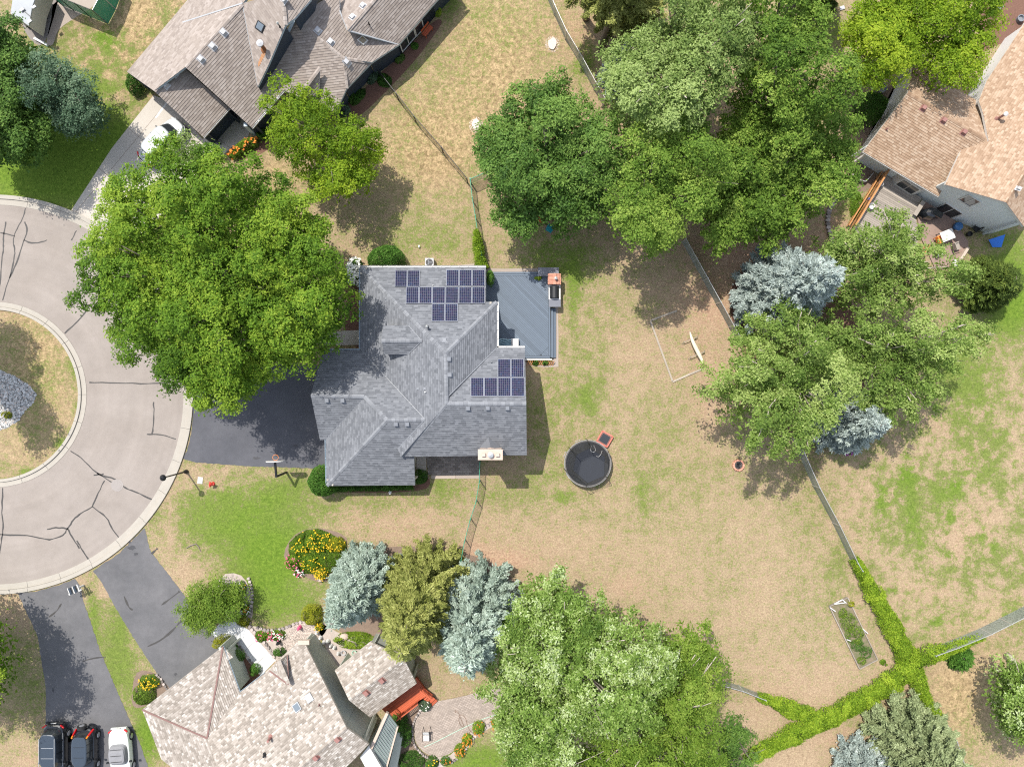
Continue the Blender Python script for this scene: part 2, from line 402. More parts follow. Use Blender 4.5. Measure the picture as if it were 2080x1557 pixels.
# ------------------------------------------------------------------ ground
BLOBS = [  # px, py, rx, ry, d_green, d_lush, d_soil
 (215, 80, 28, 22, .55, .9, 0), (1930, 1000, 220, 330, .13, .1, 0), (120, 350, 170, 75, .9, .9, 0), (60, 250, 140, 110, .8, .8, 0), (240, 300, 30, 60, .4, .5, 0), (230, 190, 60, 80, .12, .2, 0), (290, 70, 40, 60, -.05, 0, 0),
 (165, 175, 45, 35, .22, .3, 0), (280, 200, 40, 40, -.05, 0, 0), (1000, 60, 180, 130, .02, .25, 0), (1020, 250, 150, 120, -.08, 0, .15),
 (905, 10, 30, 25, .4, .4, 0), (830, 190, 40, 80, .1, .2, 0), (880, 330, 60, 60, -.1, 0, .1), (850, 490, 110, 35, .25, .25, 0), (900, 420, 70, 40, .12, .1, 0),
 (880, 400, 30, 60, -.1, 0, 0), (760, 60, 30, 30, .2, .3, 0), (1110, 520, 60, 40, .3, .5, 0), (1165, 600, 14, 60, .4, .5, 0), (1180, 540, 60, 50, .2, .3, 0),
 (1140, 800, 60, 120, .2, .2, 0), (1195, 810, 20, 30, .3, .4, 0), (1210, 680, 30, 50, .15, .1, 0), (1290, 700, 50, 70, -.05, 0, .1), (1260, 640, 90, 40, .08, 0, 0),
 (1390, 700, 60, 60, -.05, 0, .12), (1440, 620, 50, 50, -.15, 0, .45), (1440, 800, 40, 80, -.15, 0, .3), (1300, 900, 150, 90, .02, 0, .05), (1370, 960, 90, 90, .12, 0, 0),
 (1150, 1010, 20, 10, .35, .5, 0), (1305, 1000, 12, 30, .3, .5, 0), (1250, 1090, 120, 60, -.02, 0, 0), (1120, 960, 50, 60, .15, .2, 0), (1300, 1280, 50, 40, -.05, 0, .1), (1275, 1190, 40, 25, -.2, 0, .3),
 (1500, 1200, 160, 150, -.06, 0, .03), (1520, 1050, 120, 60, .02, 0, 0), (1640, 1000, 30, 120, .06, 0, .1), (1640, 1400, 120, 60, -.18, 0, .12), (1400, 1300, 60, 50, .08, 0, 0),
 (1700, 1150, 25, 50, .22, 0, .0), (1830, 1390, 50, 50, -.15, 0, .25), (1100, 1110, 150, 50, -.08, 0, .1), (1030, 1140, 50, 22, -.3, 0, .65), (960, 1130, 30, 30, -.3, 0, .7),
 (480, 1050, 130, 75, .60, .65, 0), (560, 1120, 70, 50, .4, .5, 0), (560, 1200, 90, 75, .6, .8, 0), (600, 1180, 40, 30, -.12, -.1, 0), (430, 970, 100, 22, -.12, -.1, .1), (600, 980, 60, 30, .18, .15, 0),
 (560, 1010, 60, 25, .15, .2, 0), (345, 1050, 14, 60, -.3, -.3, .1), (380, 1170, 30, 60, -.15, -.1, .1), (800, 1060, 150, 40, -.12, 0, .22), (690, 1060, 60, 30, -.05, 0, .15), (780, 1025, 130, 22, .18, .2, 0), (900, 990, 60, 25, .3, .35, 0),
 (1060, 1000, 60, 30, .12, .15, 0), (1000, 1010, 30, 30, .2, .2, 0), (245, 1330, 45, 110, .6, .45, 0), (188, 1240, 10, 60, .4, .6, 0), (215, 1195, 30, 25, -.3, -.2, .15), (268, 1290, 15, 60, -.15, 0, .1),
 (300, 1500, 26, 60, .6, .9, 0), (30, 1240, 40, 35, -.2, 0, .1), (45, 1380, 50, 80, .18, .1, 0), (30, 1460, 40, 30, .1, 0, .1), (60, 1545, 30, 15, -.2, 0, .25),
 (980, 1545, 90, 40, .5, .75, 0), (1960, 760, 80, 100, .28, .35, 0), (2060, 560, 60, 90, .55, .75, 0), (2060, 640, 50, 60, .3, .4, 0), (1890, 660, 30, 25, -.1, 0, .1), (1850, 880, 60, 50, .1, .2, 0),
 (1842, 965, 22, 28, .5, .7, 0), (1790, 1010, 12, 40, .45, .6, 0), (1852, 1045, 12, 45, .4, .6, 0), (1815, 1000, 20, 40, .1, .2, 0), (1925, 1000, 35, 20, .35, .5, 0), (1930, 1050, 18, 18, .35, .5, 0), (1945, 985, 14, 8, .4, .6, 0),
 (1995, 1085, 9, 18, .45, .6, 0), (2020, 1110, 8, 16, .45, .6, 0), (1925, 1125, 12, 10, .35, .5, 0), (1870, 1100, 10, 25, .3, .5, 0), (2040, 880, 50, 70, .08, .1, 0), (1990, 950, 40, 30, .15, .2, 0), (1900, 860, 60, 30, -.12, 0, .2), (1985, 920, 50, 25, -.1, 0, .2),
 (1960, 1080, 60, 60, -.08, 0, .2), (1890, 1200, 60, 30, -.02, 0, .15), (1750, 990, 50, 80, -.03, 0, .12), (1870, 1250, 50, 25, .15, .2, 0), (1905, 1260, 18, 12, .35, .5, 0), (1810, 1200, 10, 12, .5, .6, 0), (2050, 1240, 30, 20, .2, .3, 0),
 (1950, 1400, 70, 80, -.22, 0, .08), (1620, 1545, 80, 30, -.25, 0, .05), (1700, 1500, 60, 20, -.2, 0, .25), (1540, 1450, 60, 30, -.1, 0, .1), (1500, 1400, 50, 16, .12, .1, 0), (2010, 1330, 50, 25, -.12, 0, .02),
 (1690, 60, 30, 40, .35, .3, 0), (1700, 180, 35, 60, .08, .1, .05), (1755, 250, 30, 60, -.1, 0, .4), (1730, 330, 20, 30, -.2, 0, .6), (1720, 400, 30, 40, .35, .45, 0), (1500, 500, 90, 40, -.1, -.1, .5), (1700, 460, 40, 30, -.1, 0, .5),
 (153, 735, 9, 32, .55, .7, 0), (158, 830, 7, 22, .45, .6, 0), (122, 900, 14, 12, .5, .7, 0), (55, 960, 18, 8, .5, .7, 0), (90, 780, 20, 40, .12, .1, 0), (80, 700, 30, 30, -.15, 0, .15), (60, 920, 60, 25, -.12, 0, .05), (20, 640, 60, 20, -.1, 0, .15),
 (1180, 60, 50, 60, -.05, 0, .35), (1195, 110, 20, 40, .3, .5, 0), (1180, 140, 20, 30, .3, .5, 0), (1620, 560, 200, 120, -.1, 0, .4), (1640, 760, 150, 120, -.05, 0, .35), (1380, 250, 260, 220, -.1, 0, .3), (1110, 440, 90, 60, .0, 0, .4), (700, 600, 50, 90, -.1, -.1, .5),
 (610, 370, 60, 40, -.05, 0, .2), (540, 320, 40, 30, -.12, 0, .1), (760, 420, 60, 40, .05, 0, .05), (400, 560, 200, 180, .1, .1, .2),
]
def build_ground():
    xs = np.concatenate([[-2500, -900, -300, -120, -70], np.arange(-50, 50.01, 0.42), [70, 120, 300, 900, 2500]])
    ys = np.concatenate([[-2500, -900, -300, -120, -60], np.arange(-38, 38.01, 0.42), [60, 120, 300, 900, 2500]])
    X, Y = np.meshgrid(xs, ys); nx, ny = len(xs), len(ys)
    px = X*S+CX; py = CY-Y*S
    g = np.full(X.shape, 0.35); l = np.full(X.shape, 0.10); so = np.full(X.shape, 0.05)
    for bx, by, rx, ry, dg, dl, ds in BLOBS:
        e = np.exp(-(((px-bx)/rx)**2+((py-by)/ry)**2)*0.9)
        g += dg*e*1.2; l += dl*e; so += ds*e
    # mowing stripes on the two watered lawns
    st = np.sin((px*0.5+py*0.9)/11.0)*0.05
    l += st*np.clip(l, 0, 1)
    cs = np.zeros_like(g)
    for bx, by, rx, ry in ((1010, 100, 150, 190), (860, 300, 130, 110), (250, 110, 120, 110), (560, 360, 90, 60), (320, 40, 60, 90), (70, 760, 90, 190), (1960, 1420, 90, 110)):
        cs += np.exp(-(((px-bx)/rx)**2+((py-by)/ry)**2)*.9)
    me = bpy.data.meshes.new('ground')
    at2 = None
    pa = np.full(X.shape, .38)
    for bx, by, rx, ry, am in ((1930, 1030, 230, 330, .55), (250, 100, 150, 130, .7), (480, 1040, 160, 100, .2), (1150, 760, 130, 200, .15)): pa += am*np.exp(-(((px-bx)/rx)**2+((py-by)/ry)**2)**2)
    co = np.stack([X, Y, np.zeros_like(X)], -1).reshape(-1, 3).astype(np.float32)
    me.vertices.add(nx*ny); me.vertices.foreach_set('co', co.ravel())
    i, j = np.meshgrid(np.arange(nx-1), np.arange(ny-1)); a = (j*nx+i).ravel()
    q = np.stack([a, a+1, a+1+nx, a+nx], -1).astype(np.int32)
    me.loops.add(q.size); me.loops.foreach_set('vertex_index', q.ravel())
    me.polygons.add(len(q)); me.polygons.foreach_set('loop_start', np.arange(0, q.size, 4, dtype=np.int32))
    at = me.attributes.new('lawn', 'FLOAT_COLOR', 'POINT')
    c = np.clip(np.stack([g, l, so, pa], -1), 0, 1.2).astype(np.float32)
    at.data.foreach_set('color', c.ravel()); at2 = me.attributes.new('clumpy', 'FLOAT', 'POINT'); at2.data.foreach_set('value', np.clip(cs, 0, 1).astype(np.float32).ravel()); me.update(calc_edges=True)
    m, t, b, pos = base_mat('dry_and_green_grass')
    an = _n(t, 'ShaderNodeAttribute', attribute_name='lawn'); sp = _n(t, 'ShaderNodeSeparateColor'); t.links.new(an.outputs['Color'], sp.inputs[0])
    R, G, B = sp.outputs[0], sp.outputs[1], sp.outputs[2]
    n1 = noise(t, 0.22, 5, 0.55, pos, dist=0.6); n2 = noise(t, 1.1, 5, 0.65, pos, dist=0.3); n3 = noise(t, 3.4, 5, 0.7, pos, dist=0.4); n4 = noise(t, 7.5, 4, 0.75, pos)
    PA = an.outputs['Alpha']; v = math_(t, 'MULTIPLY_ADD', n1, 2.0, -1.0); v = math_(t, 'ADD', v, math_(t, 'MULTIPLY_ADD', n2, 2.8, -1.4)); v = math_(t, 'MULTIPLY_ADD', v, PA, R)
    v = math_(t, 'ADD', v, math_(t, 'MULTIPLY_ADD', n3, 1.8, -0.9))
    v = math_(t, 'ADD', v, math_(t, 'MULTIPLY_ADD', n4, 1.3, -0.65))
    ss = _n(t, 'ShaderNodeMapRange', interpolation_type='SMOOTHSTEP'); ss.inputs[1].default_value = 0.10; ss.inputs[2].default_value = 0.86
    t.links.new(v, ss.inputs[0])
    straw = mixc(t, math_(t, 'MULTIPLY_ADD', n3, 2.6, -0.8, clamp=True), (0.25, 0.185, 0.115), (0.41, 0.315, 0.205))
    straw = mixc(t, math_(t, 'MULTIPLY_ADD', n1, 2.4, -0.7, clamp=True), straw, mixc(t, 0.5, straw, (0.34, 0.25, 0.175)))
    soil = mixc(t, math_(t, 'MULTIPLY_ADD', n3, 2.2, -0.6, clamp=True), (0.30, 0.175, 0.115), (0.44, 0.31, 0.215))
    dry = mixc(t, math_(t, 'MULTIPLY_ADD', n2, 0.7, B, clamp=False), straw, soil)
    sfac = math_(t, 'MULTIPLY_ADD', n2, 1.0, -0.5); sfac = math_(t, 'MULTIPLY_ADD', B, 1.25, math_(t, 'MULTIPLY', sfac, B), clamp=True)
    dry = mixc(t, sfac, straw, soil)
    ac = _n(t, 'ShaderNodeAttribute', attribute_name='clumpy'); cl = ac.outputs['Fac']
    nc = noise(t, 2.6, 5, 0.72, pos, dist=.8)
    gold = mixc(t, math_(t, 'MULTIPLY_ADD', nc, 4.0, -1.5, clamp=True), (0.16, 0.115, 0.05), (0.48, 0.35, 0.19))
    dry = mixc(t, math_(t, 'MULTIPLY', cl, 0.8), dry, gold)
    olive = mixc(t, math_(t, 'MULTIPLY_ADD', n3, 2.2, -0.6, clamp=True), (0.105, 0.125, 0.034), (0.215, 0.22, 0.08))
    lush = mixc(t, math_(t, 'MULTIPLY_ADD', n3, 2.0, -0.5, clamp=True), (0.06, 0.12, 0.012), (0.165, 0.24, 0.034))
    green = mixc(t, math_(t, 'MULTIPLY_ADD', n2, 0.5, math_(t, 'ADD', G, -0.2), clamp=True), olive, lush)
    col = mixc(t, ss.outputs[0], dry, green)
    n5 = noise(t, 17, 3, 0.75, pos); n6 = noise(t, 7.0, 2, 0.6, pos)
    k = math_(t, 'MULTIPLY', math_(t, 'MULTIPLY_ADD', n5, 1.6, 0.20), math_(t, 'MULTIPLY_ADD', n6, 1.0, 0.50))
    t.links.new(rgb_mul(t, col, k), b.inputs['Base Color']); b.inputs['Roughness'].default_value = 0.95; b.inputs['Specular IOR Level'].default_value = 0.1
    bn = _n(t, 'ShaderNodeBump'); bn.inputs['Strength'].default_value = 0.8; bn.inputs['Distance'].default_value = 0.05
    t.links.new(noise(t, 9, 4, 0.75, pos), bn.inputs['Height']); t.links.new(bn.outputs[0], b.inputs['Normal'])
    me.materials.append(m)
    o = bpy.data.objects.new('ground', me); COL.objects.link(o); o['kind'] = 'structure'
build_ground()

def sheet(name, pts_px, m, z, world_pts=None, kind='structure', parent=None, thick=0.0):
    p = world_pts if world_pts else [W2(x, y) for x, y in pts_px]
    if name == 'driveway':   # grass creeps over the asphalt edge
        q = []
        for i in range(len(p)):
            a, b_ = Vector(p[i]), Vector(p[(i+1) % len(p)]); k = max(1, int((b_-a).length/.22))
            for j in range(k): c = a.lerp(b_, j/k); q.append((c.x+random.uniform(-.035, .035), c.y+random.uniform(-.035, .035)))
        p = q
    mb = MB()
    if thick: mb.prism(p, z-thick, z)
    else:
        a = sum(p[i][0]*p[(i+1) % len(p)][1]-p[(i+1) % len(p)][0]*p[i][1] for i in range(len(p)))
        if a < 0: p = p[::-1]
        mb.poly([(x, y, z) for x, y in p])
    o = obj(name, mb, m, parent)
    if kind and parent is None: o['kind'] = kind
    return o

# ------------------------------------------------------------------ street
def asphalt(name, c1, c2, fine, mott=0.1):
    m, t, b, pos = base_mat(name)
    c = mixc(t, math_(t, 'MULTIPLY_ADD', noise(t, 0.35, 5, 0.6, pos), 2.4, -0.7, clamp=True), c1, c2)
    k = math_(t, 'MULTIPLY_ADD', noise(t, 26, 3, 0.8, pos), 2*fine, 1-fine)
    k = math_(t, 'MULTIPLY', k, math_(t, 'MULTIPLY_ADD', noise(t, 2.2, 4, 0.7, pos), 2*mott, 1-mott))
    t.links.new(rgb_mul(t, c, k), b.inputs['Base Color']); b.inputs['Roughness'].default_value = 0.9
    b.inputs['Specular IOR Level'].default_value = 0.25
    return m
M['road'] = asphalt('bleached_street_asphalt', (0.252, 0.219, 0.194), (0.298, 0.262, 0.236), 0.25, 0.08)
M['drive'] = asphalt('dark_driveway_asphalt', (0.10, 0.10, 0.105), (0.145, 0.142, 0.147), 0.22, 0.2)
M['drive_new'] = asphalt('sealed_driveway_asphalt', (0.075, 0.077, 0.088), (0.105, 0.106, 0.118), 0.16, 0.18)
M['road_patch'] = asphalt('patched_asphalt', (0.275, 0.25, 0.235), (0.31, 0.28, 0.262), 0.2)
RC = W(-12, 801); 
def road_tracks():
    m = M['road']; t = m.node_tree; b = t.nodes['Principled BSDF']; g = _n(t, 'ShaderNodeNewGeometry')
    d = _n(t, 'ShaderNodeVectorMath', operation='DISTANCE'); t.links.new(g.outputs['Position'], d.inputs[0]); d.inputs[1].default_value = (RC.x, RC.y, 0)
    cmb = _n(t, 'ShaderNodeCombineXYZ'); t.links.new(d.outputs['Value'], cmb.inputs[0]); w = noise(t, .9, 4, .6, cmb.outputs[0]); w2 = noise(t, .5, 4, .7, g.outputs['Position'])
    k = math_(t, 'MULTIPLY_ADD', w, .34, .83); k = math_(t, 'MULTIPLY', k, math_(t, 'MULTIPLY_ADD', w2, .24, .88))
    src = b.inputs['Base Color'].links[0].from_socket; t.links.new(rgb_mul(t, src, k), b.inputs['Base Color'])
road_tracks()
def ring_pt(r, a): return (RC.x+r/S*math.cos(a), RC.y+r/S*math.sin(a))
def ring(name, r0, r1, z, m, n=160):
    mb = MB()
    for i in range(n):
        a, b = 2*math.pi*i/n, 2*math.pi*(i+1)/n
        mb.poly([(*ring_pt(r0, a), z), (*ring_pt(r1, a), z), (*ring_pt(r1, b), z), (*ring_pt(r0, b), z)])
    o = obj(name, mb, m); o['kind'] = 'structure'; return o
road = ring('road', 186, 390, 0.006, M['road'])
def kerb(name, rk0, rk1, rg0, rg1, nseg):
    base = ring(name, min(rg0, rk0), max(rg1, rk1), 0.010, M['tar'])
    for i in range(nseg):
        a0 = 2*math.pi*i/nseg; a1 = 2*math.pi*(i+1)/nseg
        if math.cos((a0+a1)/2)*max(rk1, rg1) < -60: continue
        g = 0.012/(rk0/S); k = 5; mb = MB()
        for (ra, rb, z) in ((rk0, rk1, 0.13), (rg0, rg1, 0.03)):
            A = [a0+g+(a1-a0-2*g)*j/k for j in range(k+1)]
            mb.prism([ring_pt(ra, a) for a in A]+[ring_pt(rb, a) for a in A[::-1]], -0.03, z)
        obj('kerb_stone', mb, M['kerb'], base)
kerb('street_kerb', 397, 405, 385, 396.6, 36)
kerb('island_kerb', 172, 178, 178.4, 188, 20)
TAR = [[(12, 450), (8, 480), (7, 500), (5, 520), (0, 575), (-6, 610)], [(52, 423), (45, 445), (32, 470), (27, 490), (30, 510), (28, 530), (22, 555), (5, 610)],
 [(50, 450), (55, 468), (45, 500), (33, 535), (20, 565)], [(48, 488), (70, 494), (96, 488)], [(0, 473), (30, 479)], [(155, 468), (145, 488)],
 [(184, 618), (165, 645), (131, 677)], [(181, 777), (240, 777), (300, 779), (365, 776)], [(312, 816), (313, 850), (309, 881)], [(298, 881), (330, 883), (358, 891)],
 [(143, 915), (165, 930), (197, 960), (235, 973), (255, 990), (285, 1003), (316, 1017)], [(197, 960), (226, 979)], [(191, 965), (210, 962)],
 [(213, 975), (200, 1000), (188, 1028)], [(188, 1028), (165, 1042), (150, 1055), (137, 1073), (128, 1086), (100, 1095), (55, 1087), (-10, 1085)],
 [(188, 1028), (215, 1050), (230, 1075), (246, 1099)], [(137, 1073), (120, 1071), (96, 1074)], [(137, 1073), (150, 1095), (162, 1113)], [(156, 1097), (165, 1112), (182, 1140)],
 [(6, 990), (4, 1030), (6, 1070), (3, 1100), (-2, 1130)]]
for L in TAR:
    mb = MB(); p = [W2(x, y) for x, y in L]; q = smooth_poly(p, 4, closed=False)
    q = [(x+random.uniform(-.03, .03), y+random.uniform(-.03, .03)) for x, y in q]
    mb.strip(q, [random.uniform(.07, .15) for _ in q], 0.011); obj('tar_seam', mb, M['tar'], road)
mb = MB(); c = W(238, 985); mb.cyl(c, 0.52, 0.006, 0.014, 24); collar = obj('manhole_collar', mb, M['road_patch'], road)
mb = MB(); mb.cyl(c, 0.36, 0.006, 0.022, 24); mh = obj('manhole_cover', mb, M['road_patch'], road)

# driveways
sheet('driveway', [(391, 762), (392.5, 830), (389, 880), (380, 915), (371, 931), (400, 939), (500, 946), (640, 951), (672, 950), (680, 760), (640, 740), (430, 740), (392, 750)], M['drive_new'], 0.012)
sheet('driveway', [(36, 1204), (75, 1200), (120, 1187), (152, 1175), (163, 1190), (170, 1220), (205, 1325), (262, 1458), (285, 1510), (306, 1570), (306, 1640), (80, 1640), (93, 1560), (93, 1395), (76, 1290)], M['drive'], 0.012)
sheet('driveway', [(188, 1159), (240, 1125), (294, 1072), (305, 1118), (370, 1202), (430, 1285), (470, 1330), (360, 1405), (343, 1395), (318, 1365), (275, 1300), (228, 1222), (206, 1180)], M['drive'], 0.012)
for L in ([(372, 1255), (350, 1280), (325, 1300), (300, 1312)], [(365, 1200), (350, 1212), (328, 1228)], [(125, 1225), (115, 1240), (100, 1252)], [(320, 1113), (308, 1124)], [(215, 1333), (190, 1336), (168, 1342)], [(252, 1210), (262, 1232), (270, 1238)]):
    mb = MB(); q = smooth_poly([W2(x, y) for x, y in L], 3, closed=False); mb.strip(q, [random.uniform(.05, .22) for _ in q], 0.016)
    obj('tar_seam', mb, M['tar'], road)
M['oil'] = mat('oil_stain', (0.055, 0.055, 0.06), 0.7, var=.3)
for x, y, rx, ry in ((268, 1112, 9, 5), (276, 1124, 6, 4), (262, 1100, 5, 3), (439, 1331, 6, 5), (420, 1345, 7, 6), (357, 1368, 4, 4), (398, 1190, 5, 3), (108, 1400, 2, 6), (600, 905, 6, 3), (520, 930, 9, 3)):
    rn = random.Random(x); mb = MB(); mb.poly([(*W2(x+math.cos(a)*rx*rn.uniform(.5, 1.1), y-math.sin(a)*ry*rn.uniform(.5, 1.1)), 0.0165) for a in [i*.4 for i in range(16)]]); obj('oil_stain', mb, M['oil'], road)
def slabs(name, px_poly, ang, sx, sy, z, m, gap=0.03, piece='slab', base=M['soil'], tint=None, thick=0.0):
    p = [W2(x, y) for x, y in px_poly]
    b = sheet(name, None, base, z-0.006, world_pts=p)
    for c in cuts(p, ang, sx, sy, gap, minarea=0.05):
        mb = MB(); mb.cur = random.random(); mb.prism(c, z-0.03, z, cap=False); obj(piece, mb, m, b)
    return b
da = math.atan2(66, 55)
slabs('concrete_driveway', [(143, 430), (228, 300), (312, 194), (345, 205), (412, 283), (466, 222), (512, 258), (500, 285), (470, 300), (452, 316), (430, 312), (380, 380), (260, 510), (172, 447)], da, 4.2, 3.6, 0.016, M['conc'])
mb = MB(); mb.strip([W2(340, 208), W2(316, 240)], 0.16, 0.020); obj('line_mark', mb, M['white'], road)
slabs('entry_walk', [(690, 672), (735, 670), (738, 700), (655, 702), (640, 680)], 0, 1.6, 1.6, 0.016, M['conc'])
slabs('front_walk', [(428, 1285), (450, 1262), (478, 1262), (505, 1278), (560, 1340), (530, 1372), (470, 1300), (440, 1296)], math.atan2(-.55, .5), 1.5, 3.0, 0.03, M['conc_white'], gap=0.02)
# patio of the grey house: slab + pavers
def pavers(name, px_poly, ang, sx, sy, z, m, gap=0.02, stagger=.5, kerbw=None):
    p = [W2(x, y) for x, y in px_poly]; b = sheet(name, None, M['soil'], z-0.012, world_pts=p); mb = MB()
    for c in cuts(p, ang, sx, sy, gap, stagger=stagger, minarea=0.004):
        mb.cur = random.random(); dz = random.uniform(-.003, .003); mb.prism(c, z-0.012+.001, z+dz, cap=False)
    obj('paver_field', mb, m, b, kind='stuff'); return b
slabs('concrete_pad', [(846, 925), (866, 925), (866, 962), (874, 972), (850, 972), (846, 960)], 0, 1.2, 1.2, 0.02, M['conc'])
pavers('paver_patio', [(866, 925), (976, 925), (975, 963), (870, 964)], 0, 0.4, 0.2, 0.05, M['paver'])
slabs('concrete_edge', [(876, 964.5), (975, 963.5), (975, 971), (876, 972)], 0, 2.4, 2.0, 0.03, M['paver_pink'])
PAT = smooth_poly([W2(x, y) for x, y in ((885, 1424), (860, 1436), (846, 1458), (842, 1482), (846, 1508), (864, 1528), (886, 1536), (912, 1530), (930, 1514), (950, 1490), (975, 1468), (1012, 1448), (1040, 1430), (1035, 1395), (990, 1400), (930, 1415))], 4)
pat = sheet('paver_terrace', None, M['soil'], 0.03, world_pts=PAT); mb = MB()
for c in cuts(PAT, 0.35, 0.26, 0.13, 0.014, stagger=.5, minarea=0.004):
    mb.cur = random.random(); mb.prism(c, 0.031, 0.045+random.uniform(-.002, .002), cap=False)
obj('paver_field', mb, M['paver_pink'], pat, kind='stuff')

# planting beds (mulch, soil, rock) lie on the lawn
def bed(name, pts, m, z=0.008, n=3):
    return sheet(name, None, m, z, world_pts=smooth_poly([W2(x, y) for x, y in pts], n))
bed('mulch_bed', [(700, 560), (735, 530), (736, 700), (700, 672), (706, 620)], M['mulch'])
bed('mulch_bed', [(690, 228), (740, 180), (830, 95), (880, 45), (897, 42), (890, 60), (845, 120), (790, 180), (735, 232), (705, 245)], M['mulch'])
bed('mulch_bed', [(470, 300), (520, 275), (560, 285), (520, 318), (470, 322)], M['mulch'])
bed('mulch_bed', [(665, 985), (845, 985), (868, 965), (866, 992), (780, 1000), (660, 998)], M['mulch'])
bed('rock_bed', [(885, 545), (955, 536), (985, 536), (985, 548), (885, 548)], M['paver_pink'])
bed('rock_bed', [(985, 528), (996, 545), (1090, 545), (1090, 556), (985, 556)], M['paver_pink'])
bed('rock_bed', [(1126, 625), (1133, 625), (1134, 730), (1128, 745), (1070, 742), (1070, 735), (1122, 733)], M['paver_pink'])
bed('rock_bed', [(455, 1300), (475, 1290), (535, 1365), (525, 1378), (500, 1400), (460, 1345)], M['mulch'])
bed('rock_bed', [(505, 1270), (560, 1280), (600, 1265), (650, 1262), (665, 1275), (640, 1305), (600, 1320), (560, 1345), (520, 1300)], M['gravel'])
bed('rock_bed', [(650, 1265), (700, 1290), (760, 1300), (720, 1350), (690, 1362), (655, 1300)], M['gravel'])
bed('flower_bed', [(577, 1130), (600, 1085), (650, 1072), (705, 1092), (690, 1130), (662, 1180), (615, 1168)], M['soil'])
bed('flower_bed', [(445, 1175), (490, 1168), (512, 1215), (508, 1265), (475, 1270), (440, 1262)], M['gravel'])
bed('flower_bed', [(278, 1365), (318, 1368), (345, 1398), (290, 1435), (268, 1425)], M['soil'])
bed('flower_bed', [(1013, 1448), (1020, 1462), (975, 1490), (945, 1520), (905, 1555), (870, 1560), (880, 1538), (915, 1532), (950, 1492), (975, 1470)], M['gravel'])
bed('rock_bed', [(790, 1440), (850, 1410), (880, 1420), (845, 1450), (838, 1500), (870, 1550), (800, 1560)], M['soil'])
bed('spruce_litter', [(790, 1110), (930, 1120), (1010, 1150), (1060, 1200), (1050, 1260), (700, 1290), (690, 1150)], M['soil'])
bed('spruce_litter', [(1480, 600), (1560, 520), (1700, 560), (1760, 760), (1700, 880), (1600, 880), (1530, 760)], M['mulch'])
bed('sand_strip', [(118, 0), (210, -10), (180, 20), (160, 32), (120, 60), (108, 90), (95, 88), (104, 40)], M['paver_pink'])
bed('paver_strip', [(50, -20), (118, -20), (116, 10), (90, 88), (60, 78), (40, 30)], M['paver'])
bed('garden_ring', [(95, 1480), (112, 1468), (138, 1470), (156, 1490), (150, 1512), (125, 1518), (100, 1512)], M['conc'], 0.006)
bed('mulch_bed', [(99, 1486), (114, 1474), (134, 1476), (148, 1492), (143, 1506), (124, 1511), (104, 1506)], M['mulch'], 0.012)
bed('mulch_bed', [(1735, 250), (1800, 180), (1830, 190), (1745, 320), (1730, 345), (1735, 395), (1780, 370), (1765, 320)], M['soil'])
bed('grassless_bed', [(1985, -10), (2090, -10), (2090, 60), (2030, 90), (1990, 110), (1960, 150), (1990, 60)], M['mulch'])
ROCK = [W2(x, y) for x, y in ((-30, 748), (0, 752), (30, 764), (60, 782), (75, 801), (66, 820), (50, 834), (38, 854), (15, 868), (-30, 882))]
rb = sheet('rock_bed', None, M['gravel'], 0.01, world_pts=ROCK)

def inside(px, py, poly):
    """vectorised point in polygon"""
    r = np.zeros(px.shape, bool); k = len(poly)
    for i in range(k):
        x0, y0 = poly[i]; x1, y1 = poly[(i+1) % k]
        if y0 == y1: continue
        c = ((y0 > py) != (y1 > py)) & (px < (x1-x0)*(py-y0)/(y1-y0)+x0); r ^= c
    return r

def scatter_rocks(name, poly, n, size, m, parent, z=0.01, rng=RNG):
    xs = [p[0] for p in poly]; ys = [p[1] for p in poly]
    x = rng.uniform(min(xs), max(xs), n*3); y = rng.uniform(min(ys), max(ys), n*3)
    k = inside(x, y, poly); x, y = x[k][:n], y[k][:n]; n = len(x)
    ang = rng.uniform(0, 6.28, n); s_ = rng.uniform(.5, 1.3, n)*size
    base = np.array([[1, 0, 0], [0.3, .9, 0], [-.8, .6, 0], [-.9, -.5, 0], [.2, -.9, 0]]); V = []
    hgt = s_*rng.uniform(.18, .4, n)
    ring_ = np.stack([x[:, None]+(base[:, 0]*np.cos(ang)[:, None]-base[:, 1]*np.sin(ang)[:, None])*s_[:, None]/2,
                      y[:, None]+(base[:, 0]*np.sin(ang)[:, None]+base[:, 1]*np.cos(ang)[:, None])*s_[:, None]/2, np.full((n, 5), z)], -1)
    top = np.stack([x+rng.uniform(-.1, .1, n)*s_, y+rng.uniform(-.1, .1, n)*s_, z+hgt], -1)
    for i in range(5):
        V.append(np.stack([ring_[:, i], ring_[:, (i+1) % 5], top], 1))
    V = np.stack(V, 1).reshape(-1, 3); tint = np.repeat(rng.random(n), 5)
    o = quads_np(name, V, m, parent, tint, nv=3); o['kind'] = 'stuff'; return o
M['rock_mix'] = mat('black_and_white_rock', (0.36, 0.36, 0.35), 0.8, var=0.2, scale=4, tint=0.75)
scatter_rocks('loose_rock', ROCK, 2600, 0.16, M['rock_mix'], rb)
# ------------------------------------------------------------------ houses
CAMP = Vector((0, 0, H))
def ray_plane(px, py, pl, off=0.0):
    """pl: (a,b,c): z = a x + b y + c"""
    a, b, c = pl; c = c+off
    q = W(px, py, 0.0)   # point on the ground seen at px,py
    # point = CAM + t*(q-CAM); z = H - tH ; x = t qx
    t = (H-c)/(H+a*q.x+b*q.y)
    return Vector((t*q.x, t*q.y, H-t*H))

